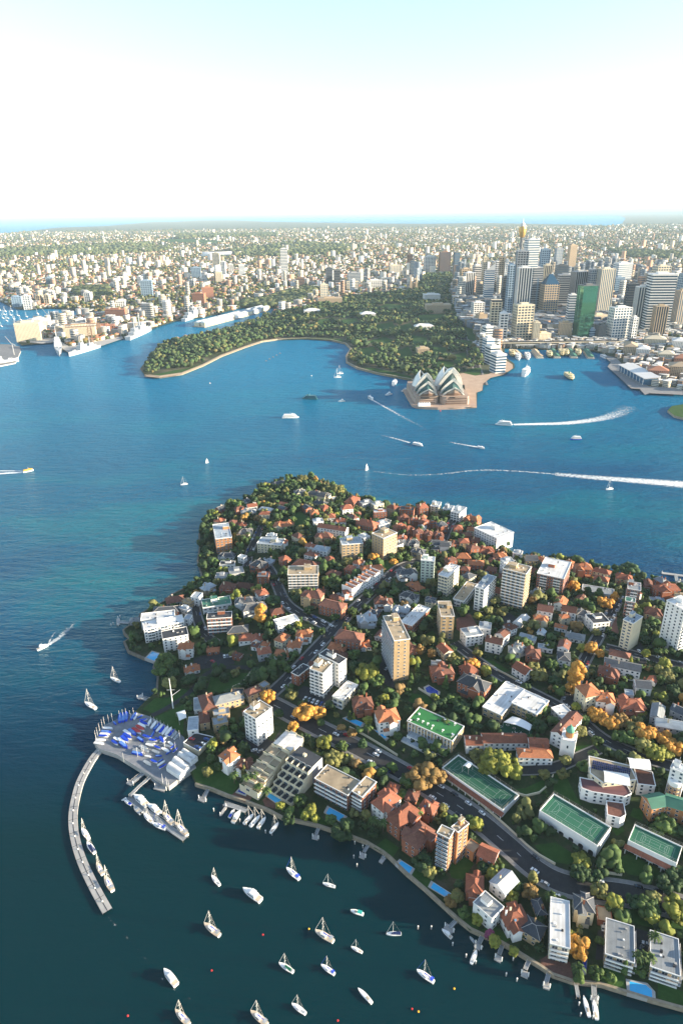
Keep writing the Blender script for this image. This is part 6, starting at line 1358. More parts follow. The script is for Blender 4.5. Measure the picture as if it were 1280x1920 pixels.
# boats stored ashore
YARD = []; rs_ = random.Random(3)
def dry_proto(c):
    m = MB(); hull(m, 6, 2.0, .9, HW if c != 'blue' else BLUEP, {'white': HW, 'blue': BLUEP, 'half': BLUEP, 'red': REDC, 'grey': GREYC}[c], .7, z0=.2); r0 = thing('stored_boat', None, 'stored boat', (0, 0, 0), 0, 'boats stored on the boatyard apron'); obj('hull', m, r0)
    if c in ('half', 'blue'): m = MB(); m.prism([(-2.6, -.7), (1.2, -.6), (2, 0), (1.2, .6), (-2.6, .7)], .95, 1.25, BLUEP if c == 'half' else mat('pale_blue_canvas', (.10, .22, .55), .7)); obj('cover', m, r0)
    m = MB(); m.box(-1.6, -1.3, -.8, .8, 0, .3, DARK); m.box(1.0, 1.3, -.6, .6, 0, .3, DARK); obj('cradle', m, r0); return r0
DP = {}
rows = [((194,1366),(212,1368)),((190,1373),(209,1374)),((188,1377),(206,1378)),((186,1381),(204,1382)),((180,1389),(199,1389)),((177,1394),(196,1396)),((225,1359),(227,1337)),((231,1358),(233,1336)),((237,1356),(238,1334)),((246,1351),(256,1338)),((252,1350),(258,1339)),((258,1347),(267,1342)),((213,1354),(219,1360)),((264,1354),(278,1362)),((260,1358),(274,1366)),((256,1362),(272,1373)),((248,1367),(266,1378)),((240,1368),(258,1382)),((233,1371),(247,1381)),((228,1375),(252,1391)),((226,1380),(244,1396)),((224,1384),(236,1400)),((222,1391),(243,1407)),((278,1362),(284,1350)),((284,1367),(294,1354)),((289,1370),(300,1358)),((294,1373),(306,1360)),((300,1376),(310,1362)),((305,1378),(316,1364)),((311,1380),(322,1366)),((317,1382),(327,1370)),((322,1384),(332,1373)),((327,1387),(338,1376)),((291,1384),(300,1388)),((280,1388),(296,1391)),((276,1392),(292,1396)),((274,1396),(289,1400)),((250,1407),(268,1413)),((248,1412),(268,1417)),((262,1400),(278,1406)),((297,1430),(306,1424)),((296,1437),(310,1428)),((299,1442),(313,1434)),((268,1360),(282,1357)),((262,1352),(277,1350)),((300,1383),(308,1396)),((306,1388),(316,1380)),((265,1404),(280,1411)),((308,1398),(322,1402)),((316,1392),(326,1400)),((304,1404),(318,1412)),((320,1405),(330,1396)),((325,1412),(334,1403)),((290,1400),(302,1406)),((286,1408),(300,1414)),((300,1392),(312,1392)),((292,1418),(304,1418)),((312,1415),(322,1408)),((283,1426),(296,1432)),((270,1428),(284,1436)),((258,1384),(270,1392)),((268,1380),(284,1386)),((284,1382),(290,1372)),((210,1390),(222,1398)),((214,1384),(226,1391)),((256,1404),(262,1412)),((272,1418),(284,1420))]
cseq = ['white', 'blue', 'white', 'half', 'white', 'white', 'blue', 'blue', 'blue', 'blue', 'white', 'blue', 'blue', 'half', 'white', 'red', 'red', 'blue', 'white', 'half', 'half', 'white', 'blue', 'white']
for i, (a, b) in enumerate(rows):
    a, b = P(*a, HZ), P(*b, HZ); d = (b - a).xy; c = cseq[i % len(cseq)] if i < 30 else rs_.choice(['blue', 'half', 'half', 'white', 'grey']); cc = (a + b) / 2
    if c not in DP: DP[c] = o = dry_proto(c); o.location = (cc.x, cc.y, HZ); o.rotation_euler = (0, 0, math.atan2(d.y, d.x))
    else: o = copy_tree(DP[c], (cc.x, cc.y, HZ), math.atan2(d.y, d.x))
    s = min(1.6, d.length / 6); o.scale = (s, s * .95, s); YARD.append((o, {'white': 'white stored boat', 'blue': 'blue covered stored boat', 'half': 'white boat with blue cover', 'red': 'red stored boat', 'grey': 'grey stored boat'}[c], cc))
# bare masts along the boatyard edge
MASTS = []; mm0 = None
for i, (x, y) in enumerate([(181,1378),(184,1372),(188,1364),(193,1357),(197,1352),(205,1348),(212,1345),(226,1340),(232,1338),(238,1336),(246,1340),(252,1335),(285,1350),(291,1352),(297,1355),(303,1358),(310,1362),(317,1366),(324,1370),(331,1374),(338,1378),(259,1410),(268,1404),(271,1405),(306,1460),(314,1466),(318,1472),(233,1420),(310,1395),(330,1400)]):
    p = P(x, y + 9, HZ)
    if not mm0: m = MB(); m.bar((0, 0, 0), (0, 0, 8.5), .1, SAILC, 5, .06); m.bar((-.5, 0, 5.5), (.5, 0, 5.5), .05, SAILC); mm0 = o = thing('stored_mast', None, 'mast', tuple(p), 0, 'bare masts standing round the boatyard', me=m)
    else: o = copy_tree(mm0, tuple(p))
    MASTS.append((o, p))
# cars
CARS = []
def car_proto(body, nm):
    root = thing('parked_car', None, 'car', (0, 0, 0), 0, 'cars along the streets'); m = MB()
    pr = [(-2.2, .45), (-2.25, .8), (-1.3, .95), (1.15, .92), (2.1, .75), (2.2, .4)]; n = len(pr); m.v = [(x, -.88, z) for x, z in pr] + [(x, .88, z) for x, z in pr] + [(2.2, -.88, .25), (-2.2, -.88, .25), (2.2, .88, .25), (-2.2, .88, .25)]; k = m.mi(body)
    for i in range(n - 1): m.f.append((i, i + 1, n + i + 1, n + i)[::-1]); m.m.append(k)
    m.f += [tuple(range(n)) + (2 * n, 2 * n + 1), (tuple(range(n, 2 * n)) + (2 * n + 2, 2 * n + 3))[::-1]]; m.m += [k, k]; obj('body', m, root)
    m = MB(); a, b = [(-1.7, .9), (-1.1, 1.42), (.45, 1.42), (1.1, .9)], .8; kg = m.mi(GLASS); kb = m.mi(body); m.v = [(x, -b + (.12 if z > 1 else 0), z) for x, z in a] + [(x, b - (.12 if z > 1 else 0), z) for x, z in a]
    m.f = [(0, 1, 2, 3), (7, 6, 5, 4), (0, 4, 5, 1), (3, 2, 6, 7), (1, 5, 6, 2)]; m.m = [kg, kg, kg, kg, kb]; obj('cabin', m, root)
    k = SHM.get('wheel')
    if not k: m = MB(); m.bar((0, -.1, 0), (0, .1, 0), .32, DARK, 8); m.bar((0, -.11, 0), (0, .11, 0), .17, CONC, 8); k = SHM['wheel'] = m.mesh('wheel')
    for x in (-1.35, 1.35):
        for y in (-.82, .82): obj('wheel', k, root, (x, y, .32))
    m = MB(); m.box(2.12, 2.22, -.8, -.45, .55, .7, HW); m.box(2.12, 2.22, .45, .8, .55, .7, HW); obj('headlight', m, root); return root
CM = {'white': mat('white_car_paint', (.78, .78, .76), .25, .02, 1, .05, spec=.5), 'silver': mat('silver_car_paint', (.38, .40, .42), .25, .02, 1, .08, metal=.4), 'black': mat('black_car_paint', (.02, .02, .025), .2, .02, 1, .3, spec=.6), 'red': mat('red_car_paint', (.42, .02, .02), .25, .02, 1, .1, spec=.5), 'blue': mat('blue_car_paint', (.03, .07, .25), .25, .02, 1, .1, spec=.5)}
CPR = {}; crs = random.Random(9); seq = ['white', 'silver', 'black', 'white', 'blue', 'silver', 'white', 'black', 'red', 'white', 'silver', 'black']
def car(p, ang, c=None, dz=.24):
    c = c or crs.choice(seq); z = p[2] + dz
    if c not in CPR: CPR[c] = o = car_proto(CM[c], c); o.location = (p[0], p[1], z); o.rotation_euler = (0, 0, ang)
    else: o = copy_tree(CPR[c], (p[0], p[1], z), ang)
    s = crs.uniform(.95, 1.12); o.scale = (s, s, s); CARS.append((o, f"{c} car", Vector((p[0], p[1], z))))
def along(pts, off, step, prob, lim=None, seed=1):
    rr = random.Random(seed); s = 0; nxt = rr.uniform(3, 9)
    for a, b in zip(pts, pts[1:]):
        d = (b - a); s += d.length
        if s > nxt:
            nxt = s + step * rr.uniform(.95, 1.2)
            if rr.random() > prob: continue
            u = d.normalized(); q = b + Vector((-u.y, u.x)) * off; px_, py_ = PX(q.x, q.y, 10)
            if not (0 < px_ < 1280 and py_ < 1920): continue
            car((q.x, q.y, H1(q.x, q.y)), math.atan2(u.y, u.x) + (math.pi if off < 0 else 0))
along(MAIN, 5.0, 7, .6, seed=1); along(MAIN, -5.0, 7, .55, seed=2); along(MAIN, 1.8, 30, .5, seed=3); along(MAIN, -1.8, 34, .5, seed=4)
for i, s in enumerate((ST2, ST3, ST4, ST5, ST6, ST7, ST8, ST9)): along(s, 3.1, 7, .55, seed=10 + i); along(s, -3.1, 7, .5, seed=30 + i)
for x0, y0, n, dx, dy, tx, ty in [(572,1311,6,7.5,2.6,568,1318),(586,1319,0,0,0,0,0),(421,1232,3,5.6,-.8,420,1226),(1225,1228,0,0,0,0,0)]:
    for i in range(n):
        a = G(x0 + dx * i, y0 + dy * i); b = G(tx + dx * i, ty + dy * i); car(a, math.atan2(b.y - a.y, b.x - a.x), ['white', 'silver', 'white', 'white', 'blue', 'silver'][i % 6], .25)
for x, y, c in [(477,1408,'white'),(488,1410,'silver'),(387,1244,'black'),(399,1241,'red'),(402,1249,'white'),(1129,1740,'white'),(1120,1706,'white'),(1129,1708,'silver'),(1138,1710,'black'),(1197,1222,'white'),(1210,1238,'silver'),(958,1286,'silver'),(1042,1685,'white'),(1049,1686,'white'),(1211,1772,'silver'),(1199,1780,'black'),(724,1255,'white'),(560,1170,'white'),(635,1115,'white'),(642,1120,'white'),(648,1124,'silver')]: car(G(x, y), crs.uniform(0, 3), c, .26)
for x, y, c in [(360,1386,'red'),(388,1387,'blue'),(376,1394,'black'),(381,1395,'white'),(371,1402,'blue')]: p = P(x, y, DECKZ); car(p, R(-20), c, .02)
# ================================================================= THE CITY ACROSS THE WATER
def far_col(nm, c, **k): return mat(nm, c, .75, .08, .02, .06, **k)
FC = {'white': far_col('pale_tower_panel', (.66, .64, .60)), 'cream': far_col('cream_tower_stone', (.58, .50, .36)), 'tan': far_col('tan_tower_stone', (.42, .32, .21)), 'grey': far_col('grey_tower_panel', (.30, .31, .32)),
      'dgrey': far_col('dark_tower_frame', (.10, .105, .11)), 'brown': far_col('brown_tower_frame', (.20, .12, .08)), 'brick': far_col('far_brick', (.38, .17, .10)), 'blue': far_col('blue_grey_panel', (.22, .30, .38))}
FG = {'d': glass_mat('dark_tower_glass', (.02, .03, .045), .15), 'b': glass_mat('blue_tower_glass', (.03, .09, .16), .12, .2), 'g': glass_mat('green_gold_glass', (.05, .16, .10), .04, .75), 'l': glass_mat('light_tower_glass', (.08, .12, .16), .2, .1)}
CITY = []
def ground_far(px, py): return G(px, py, True)
def tower(xl, xr, yt, yb, dep, frame, gl, style, label, cat='tower', rot=0.0, top='flat', group=None, mast=None):
    """far building whose front face spans xl..xr, top row yt, foot row yb"""
    sh = .20 if (cat == 'tower' and dep > 18) else 0; xl = xl + (xr - xl) * sh * (1 if xl > 640 else 0); xr = xr - (xr - xl) * sh * (0 if xl > 640 else 1); a = ground_far(xl, yb); b = ground_far(xr, yb); c = (a + b) / 2; wd = (b - a).length; dep = min(dep, wd * 1.25) if sh else dep; h = solve_top(c, yt) if (c.y > 0) else 50
    root = thing('tower' if cat == 'tower' else 'building', label, cat, tuple(c), rot, group); F_, G_ = FC[frame], FG[gl]; w2 = wd / 2
    mb = MB(); mb.box(-w2, w2, 0, dep, -5, h, G_ if style != 'solid' else F_, F_, bottom=False); obj('glass_wall' if style != 'solid' else 'wall', mb, root)
    fh = 3.6 if h > 60 else 3.2; e = .55
    if style in ('grid', 'bands', 'stack'):
        mb = MB(); k = {'grid': .42, 'bands': .5, 'stack': .3}[style] * fh; step = fh * (2 if style == 'stack' else 1); z = 0; step = fh * 2; k *= 1.7 if style != 'stack' else 2
        while z < h - .5: mb.box(-w2 - e, w2 + e, -e, dep + e, z, min(z + k, h), F_); z += step
        s = obj('floor_bands', mb, root); s['kind'] = 'stuff'
    if style in ('grid', 'piers'):
        mb = MB(); sp = 6.5 if style == 'piers' else 8.5; pw = (.34 if style == 'piers' else .26) * sp; n = max(2, round(wd / sp)); n2 = max(2, round(dep / sp)); q = e + .12
        for i in range(n + 1): x = -w2 + wd * i / n; mb.box(x - pw / 2, x + pw / 2, -q, 0, -2, h + .1, F_); mb.box(x - pw / 2, x + pw / 2, dep, dep + q, -2, h + .1, F_)
        for i in range(n2 + 1): y = dep * i / n2; mb.box(-w2 - q, -w2, y - pw / 2, y + pw / 2, -2, h + .05, F_); mb.box(w2, w2 + q, y - pw / 2, y + pw / 2, -2, h + .05, F_)
        s = obj('piers', mb, root); s['kind'] = 'stuff'
    if style == 'solid':
        mb = MB(); z = 1.0
        while z < h - 2:
            n = max(2, int(wd / 3.6)); n2 = max(2, int(dep / 3.6))
            for i in range(n): x = -w2 + wd * (i + .5) / n; mb.poly([(x - .9, -.08, z), (x + .9, -.08, z), (x + .9, -.08, z + 1.5), (x - .9, -.08, z + 1.5)], FG['d'])
            for i in range(n2):
                y = dep * (i + .5) / n2
                for sx in (-1, 1): mb.poly([(sx * (w2 + .08), y - .9 * sx, z), (sx * (w2 + .08), y + .9 * sx, z), (sx * (w2 + .08), y + .9 * sx, z + 1.5), (sx * (w2 + .08), y - .9 * sx, z + 1.5)], FG['d'])
            z += fh
        s = obj('windows', mb, root); s['kind'] = 'stuff'
    mb = MB()
    if top == 'flat': mb.box(-w2 - .8, w2 + .8, -.8, dep + .8, h, h + 1.2, F_); mb.box(-w2 * .5, w2 * .4, dep * .25, dep * .7, h + 1.2, h + 5.5, F_)
    elif top == 'pyramid': hip(mb, -w2, w2, 0, dep, h, min(wd, dep) * .75, FG['b']); mb.bar((0, dep / 2, h + 10), (0, dep / 2, h + 34), .5, F_)
    elif top == 'hip': hip(mb, -w2 - 1, w2 + 1, -1, dep + 1, h, 7, F_)
    elif top == 'dome': mb.lathe([(w2 * .9, h), (w2 * .8, h + 6), (w2 * .4, h + 10), (.2, h + 12)], F_, 14, (0, dep / 2))
    elif top == 'blade':
        mb.poly([(-w2, -.5, h), (w2, -.5, h), (w2, -.5, h + 22)], FC['white']); mb.poly([(-w2, .5, h), (w2, .5, h + 22), (w2, .5, h)], FC['white'])
    elif top == 'crown': mb.box(-w2 - .8, w2 + .8, -.8, dep + .8, h, h + 5, FG['d'], F_)
    obj('roof', mb, root)
    if mast: ht = solve_top(c, mast) ; mb = MB(); mb.bar((0, dep * .5, h), (0, dep * .5, ht), .9, FC['white'], 5, .4); obj('mast', mb, root)
    CITY.append((c.x, c.y + dep / 2, max(w2, dep / 2) + 6))
    return root, wd, h
TW = """791 816 481 512 34 white l grid|white residential tower with pale grid, leftmost of the park edge trio
819 843 473 512 34 brown l piers|brown and cream ribbed slab tower, middle of the park edge trio
848 860 474 514 30 dgrey b bands|dark blue glass tower, right of the park edge trio
760 772 478 514 30 brown d grid|dark brown slab behind the twin cathedral spires
767 779 490 520 24 dgrey b bands|round shouldered dark tower just behind the cathedral spires
858 880 505 562 34 tan d grid|tan stone tower at the left edge of the skyscraper cluster
866 887 512 566 30 white d piers|dark tower with white fins at the left edge of the cluster
884 899 498 552 34 white d stack|white ladder like tower under the tallest twin aerial||||453
900 908 482 560 26 cream l grid|slim pale tower with a thin mast beside the ladder like tower||||463
901 922 506 578 34 white b bands|curved blue tower with white sail blade on top|blade
913 936 566 620 26 cream d grid|cream hotel tower with rounded top near the quay|crown
931 948 588 640 22 white d grid|slim white apartment tower with hipped roof at the quay|hip
958 986 503 618 40 white d piers|dark office tower with bright white vertical fins rising above the hotel
956 996 572 640 32 cream l grid|broad cream gridded hotel tower right behind the quay
955 979 472 600 34 grey d grid|dark glass tower behind the finned office tower
972 998 450 592 40 white l bands|tallest white slab tower right of the golden turret||||434
1003 1022 468 562 34 blue b grid|blue glass tower right of the tallest white slab
987 1010 503 592 34 grey d bands|grey office tower with dark window rows behind the finned tower
1009 1025 498 586 28 cream d piers|cream tower left of the pyramid topped tower
1008 1042 533 596 40 tan b grid|pinkish tower with blue glass pyramid top|pyramid
985 1003 523 592 26 blue l bands|pale glass tower between the finned and the pyramid topped towers
934 950 521 592 26 dgrey d bands|dark glass tower standing left of the finned tower
945 957 497 600 24 blue b grid|blue grey slim tower touching the dark glass tower
924 933 490 566 22 white d bands|thin white tower in the middle of the cluster||||470
938 951 491 566 26 white l grid|white domed tower in the back row of the cluster|dome
928 938 483 566 22 tan d grid|narrow tan tower in the back row of the cluster
881 906 568 602 26 white d grid|white stepped block on the garden edge of the city
890 912 590 612 26 tan d solid|old tan stone block below the white stepped block
1034 1050 466 524 24 grey l grid|grey tower in the far right back row beside the orange brown one
1058 1076 460 522 30 tan d solid|plain orange brown tower in the far back row
1033 1058 498 562 34 dgrey l bands|dark framed pale tower behind the pyramid top
1036 1065 516 582 34 grey d bands|dark grey office tower right of the pyramid top
1064 1093 510 590 36 grey d piers|wide grey tower with vertical ribs behind the green mirror tower
1095 1110 506 592 28 grey b grid|grey blue tower right of the ribbed grey tower
1109 1142 505 594 34 cream l piers|tall cream ribbed tower between green mirror tower and banded white one
1073 1109 536 638 34 dgrey g none|green and gold mirror glass tower behind the elevated road
1057 1076 554 614 24 white l bands|narrow white apartment tower left of the green mirror tower
1042 1069 606 636 26 tan d solid|stepped sandstone block near the quay
1142 1177 494 562 40 white l bands|bright white block in the sunlit back row
1133 1178 578 638 30 white b grid|broad white gridded office block above the elevated road
1178 1190 596 640 26 white b grid|narrow wing right of the broad white gridded block
1162 1186 533 612 28 dgrey d stack|dark tower with heavy stacked floors
1180 1204 539 622 30 white d piers|dark tower with white ribs leaning against the horizon of roofs
1195 1250 515 626 44 white b bands|huge white tower with fine horizontal stripes at the right
1216 1243 575 632 26 tan d piers|tan ribbed tower in front of the striped white tower
1209 1241 500 604 34 cream l grid|pale tower with lettered top behind the striped white tower
1256 1284 546 618 30 tan l piers|sunlit tan tower cut by the right edge
1262 1292 514 602 34 blue b grid|blue grey tower behind at the right edge
1143 1165 521 564 28 blue b bands|rounded glass block behind the stacked floors tower
1103 1137 591 608 30 cream d solid|long cream arcaded block left of the white gridded block
1101 1113 618 638 22 blue b bands|small glass office at the foot of the green mirror tower
1115 1134 611 639 24 dgrey d solid|dark mid rise beside the green mirror tower
994 1009 606 643 22 cream d solid|cream corner building by the hotel tower
1001 1032 626 642 22 cream d solid|old sandstone customs building facing the quay
528 544 467 526 30 white l bands|tall pale round cornered tower alone among far suburbs
400 416 475 507 34 cream l grid|tall apartment tower in front of the sports stadium
415 425 491 519 26 white l grid|slim white tower right of the stadium tower
360 381 502 522 30 blue b grid|blue grey slab left of the stadium tower
405 420 511 531 26 cream d solid|cream block below the stadium towers
449 462 497 517 26 white l bands|white slab in the middle distance between two towers
429 440 496 512 26 white d grid|small white slab left of the white slab in mid distance
267 291 527 558 34 blue l grid|broad pale blue apartment tower on the left hillside
259 268 519 536 24 white l bands|round white tower behind the pale blue one
352 367 526 541 24 grey d grid|grey brown block on the hill above the finger wharf
380 407 540 562 30 brick d solid|orange brick apartment block above the finger wharf
361 390 551 572 30 brick d solid|lower orange brick block stepping to the naval dockyard
612 626 503 536 28 dgrey d bands|left one of two dark twin towers at the park corner
627 640 507 539 28 dgrey d bands|right one of two dark twin towers at the park corner
602 618 534 560 26 cream l grid|pale tower in front of the dark twins
647 676 512 536 30 grey l bands|pale stepped block right of the dark twins
645 672 528 546 26 cream b grid|cream gridded block in front of the stepped block
681 717 526 542 26 white b grid|three bay white apartment block left of the cathedral
725 751 498 519 30 cream b grid|cream apartment pair behind the cathedral
555 575 522 537 26 brown d bands|dark office box below the tall round cornered tower
26 45 557 576 24 blue l grid|pale blue waterfront block at the far left, first of the row
47 62 555 580 20 white l grid|white waterfront tower at the far left, second of the row
70 79 555 573 20 tan d grid|tan waterfront tower at the far left, third of the row
85 96 553 573 24 cream d grid|cream waterfront block at the far left, fourth of the row
89 103 521 537 24 blue l piers|pale ribbed tower standing alone at the far left
107 115 540 553 20 white d solid|small white tower beside autumn trees at the far left
160 173 549 566 26 white b grid|white block at left above the naval dockyard trees
221 237 564 579 24 white d grid|white block on the slope behind the warships
199 245 581 598 26 brick d solid|long pink brick block behind the warships"""
for ln_ in TW.split('\n'):
    sp = ln_.split('|'); q = sp[0].split(); tp = sp[2] if len(sp) > 2 and sp[2] else 'flat'; ms = float(sp[5]) if len(sp) > 5 else None
    tower(*[float(v) for v in q[:5]], q[5], q[6], q[7], sp[1], top=tp, mast=ms, rot=R({0: 6, 1: -4, 2: 10}[int(float(q[0])) % 3]))
# round needle tower with golden turret
c = ground_far(967, 566); ht = solve_top(c, 409); k = ht / 309; root = thing('turret_tower', 'slender observation tower with golden turret and spire above the skyline', 'tower', tuple(c)); CITY.append((c.x, c.y, 30))
GOLD = mat('gold_panels', (.55, .34, .10), .35, .05, .1, .02, metal=.6); zt_ = solve_top(c, 445)
mb = MB(); mb.lathe([(4.5, 0), (4.5, zt_ + 8)], FC['dgrey'], 10); [mb.bar((15 * math.cos(a), 15 * math.sin(a), zt_ * .35), (5 * math.cos(a + 1.2), 5 * math.sin(a + 1.2), zt_), .4, FC['grey'], 3) for a in np.arange(0, 6.28, .52)]; mb.box(-20, 20, -20, 20, 0, zt_ * .35, FC['grey']); obj('shaft', mb, root)
mb = MB(); mb.lathe([(7, zt_), (11, zt_ + 8), (13, zt_ + 20), (13.5, zt_ + 30), (12, zt_ + 36), (8, zt_ + 38)], GOLD, 20); obj('turret', mb, root); mb = MB(); mb.lathe([(8, zt_ + 38), (8, zt_ + 47), (4, zt_ + 50)], FC['white'], 14); mb.bar((0, 0, zt_ + 50), (0, 0, ht), 1.6, FC['white'], 5, .6); obj('spire', mb, root)
# cathedral
c = ground_far(775, 545); root = thing('cathedral', 'sandstone cathedral with two pointed spires at the head of the gardens', 'cathedral', tuple(c)); SST = FC['tan']
mb = MB(); hip(mb, -14, 14, 5, 75, 22, 12, FC['dgrey'], True, SST); mb.box(-13, 13, 6, 74, -3, 22, SST); obj('nave', mb, root)
for sx in (-1, 1): mb = MB(); mb.box(sx * 12 - 5, sx * 12 + 5, -3, 7, -3, 38, SST); mb.lathe([(5, 38), (.3, 68)], SST, 8, (sx * 12, 2)); obj('spire', mb, root)
CITY.append((c.x, c.y + 35, 45))
# quay terrace apartments beside the promenade
for xl, xr, yt, yb, dep, lab in ((922, 947, 665, 700, 60, 'curved glass and white apartment building at the promenade, nearest the sail shaped theatre'), (912, 935, 651, 684, 60, 'middle promenade apartment building with pale terrace roof'), (906, 925, 636, 668, 50, 'third promenade apartment block with light roof'), (905, 921, 613, 652, 34, 'white promenade tower at the inland end of the row')):
    tower(xl, xr, yt, yb, dep, 'white', 'b', 'bands', lab, rot=R(14))
# elevated roadway with quay station, ferry wharves
a, b_ = ground_far(938, 652), ground_far(1205, 646); d = (b_ - a).xy; root = thing('elevated_roadway', 'long elevated roadway and station crossing behind the ferry wharves', 'bridge', tuple(a), math.atan2(d.y, d.x)); L_ = d.length
mb = MB(); mb.box(0, L_, -6, 14, 12, 14.5, FC['cream'], ASPH); obj('deck', mb, root); mb = MB(); mb.box(L_ * .1, L_ * .7, -5, 13, 6.5, 9, FC['white']); mb.box(L_ * .1, L_ * .7, -5, 13, 9.2, 11.5, FG['d']); obj('station', mb, root)
for i in range(22): mb = MB(); x = L_ * (i + .5) / 22; mb.box(x - 1, x + 1, -4, -2, -3, 12, CONC); mb.box(x - 1, x + 1, 10, 12, -3, 12, CONC); obj('pier', mb, root)
for i, (x0, y0, x1, y1) in enumerate([(963,659,975,670),(1000,658,1012,671),(1033,657,1044,671),(1065,657,1076,671),(1097,657,1107,672)]):
    a, b_ = P(x0, y0, 2), P(x1, y1, 2); d = (b_ - a).xy; root = thing('ferry_wharf', ['leftmost', 'second from left', 'middle', 'fourth from left', 'rightmost'][i] + ' of the five green roofed ferry wharves', 'wharf', (a.x, a.y, 0), math.atan2(d.y, d.x), 'ferry wharves of the quay'); L_ = d.length
    mb = MB(); mb.box(0, L_, -9, 9, -1, 2, CONC); obj('deck', mb, root); mb = MB(); mb.box(2, L_ - 3, -6, 6, 2, 6, WC['c']); obj('wall', mb, root); mb = MB(); hip(mb, 0, L_ - 1, -8, 8, 6, 2.6, RC['N'] if i > 1 else FC['tan'], True); obj('roof', mb, root)
for i, (x, y) in enumerate([(957,662),(968,668),(1027,664),(1050,661),(1058,661),(1081,661),(986,667)]): ferry(f'{["cream", "white", "cream", "cream", "tan", "cream", "white"][i]} ferry berthed {["left of the first wharf", "right of the first wharf", "left of the middle wharf", "right of the middle wharf", "left of the fourth wharf", "right of the fourth wharf", "bow out between first and second wharf"][i]}', x, y, x + 4, y + 7, DKG if i not in (1, 6) else HW, CRE if i not in (1, 6) else HW, 30)
# terminal and old stores on the right shore
a, b_ = ground_far(1160, 696), ground_far(1206, 722); d = (b_ - a).xy; root = thing('cruise_terminal', 'long glass sided cruise terminal with tilted pale roof on the right shore', 'terminal', tuple(a), math.atan2(d.y, d.x)); L_ = d.length
mb = MB(); mb.box(0, L_, 0, 26, -2, 13, FG['b'], FC['grey']); obj('glass_wall', mb, root); mb = MB(); mb.poly([(-4, -4, 15), (L_ + 8, -4, 15), (L_ + 8, 30, 18), (-4, 30, 18)], FC['white']); mb.poly([(-4, -4, 14), (-4, 30, 17), (L_ + 8, 30, 17), (L_ + 8, -4, 14)], FC['white']); obj('roof', mb, root)
for i in range(9): mb = MB(); mb.bar((L_ * i / 8, -3, -2), (L_ * i / 8, -3, 14.5), .6, FC['white']); obj('column', mb, root)
CITY.append(((a.x + b_.x) / 2, (a.y + b_.y) / 2, 60))
for xl, xr, yt, yb, dep, fr, lab in ((1167, 1192, 650, 668, 50, 'tan', 'stone art gallery block with small clock tower on the right of the quay'), (1212, 1250, 695, 712, 40, 'brick', 'old red brick stores with many gables on the right shore'), (1252, 1300, 688, 708, 44, 'tan', 'sandstone warehouse row at the right edge'), (1190, 1215, 655, 670, 40, 'white', 'white terrace block behind the art gallery'), (1206, 1246, 636, 650, 40, 'cream', 'curved cream office at the end of the elevated roadway'), (1258, 1285, 640, 655, 40, 'white', 'pale hall with sloping glass roof at right edge'), (1232, 1262, 664, 676, 30, 'cream', 'cream row houses in the old town quarter'), (1262, 1300, 672, 684, 30, 'brick', 'brick lodging block in the old town quarter')):
    tower(xl, xr, yt, yb, dep, fr, 'd', 'solid', lab, 'building', rot=R(-20), top='hip')
# government house, conservatorium, art gallery and library round the gardens
for xl, xr, yt, yb, dep, fr, lab, tp in ((778, 813, 612, 620, 30, 'white', 'white colonnaded conservatory house with grey hip roof in the gardens', 'hip'), (782, 804, 655, 668, 26, 'tan', 'sandstone castle like mansion among garden trees', 'flat'), (799, 845, 572, 588, 40, 'tan', 'long sandstone library on the edge of the gardens', 'flat'), (795, 825, 553, 566, 40, 'white', 'pale parliament range behind the sandstone library', 'flat'), (598, 640, 560, 572, 50, 'tan', 'stone art gallery between park and bay', 'flat'), (572, 598, 583, 591, 40, 'white', 'pale low restaurant roof among the garden trees', 'hip'), (676, 704, 589, 597, 36, 'white', 'long white glasshouse in the gardens', 'hip'), (1046, 1060, 641, 645, 16, 'white', 'tiny white kiosk on the quay', 'flat')):
    tower(xl, xr, yt, yb, dep, fr, 'd', 'solid', lab, 'building', rot=R(4), top=tp)
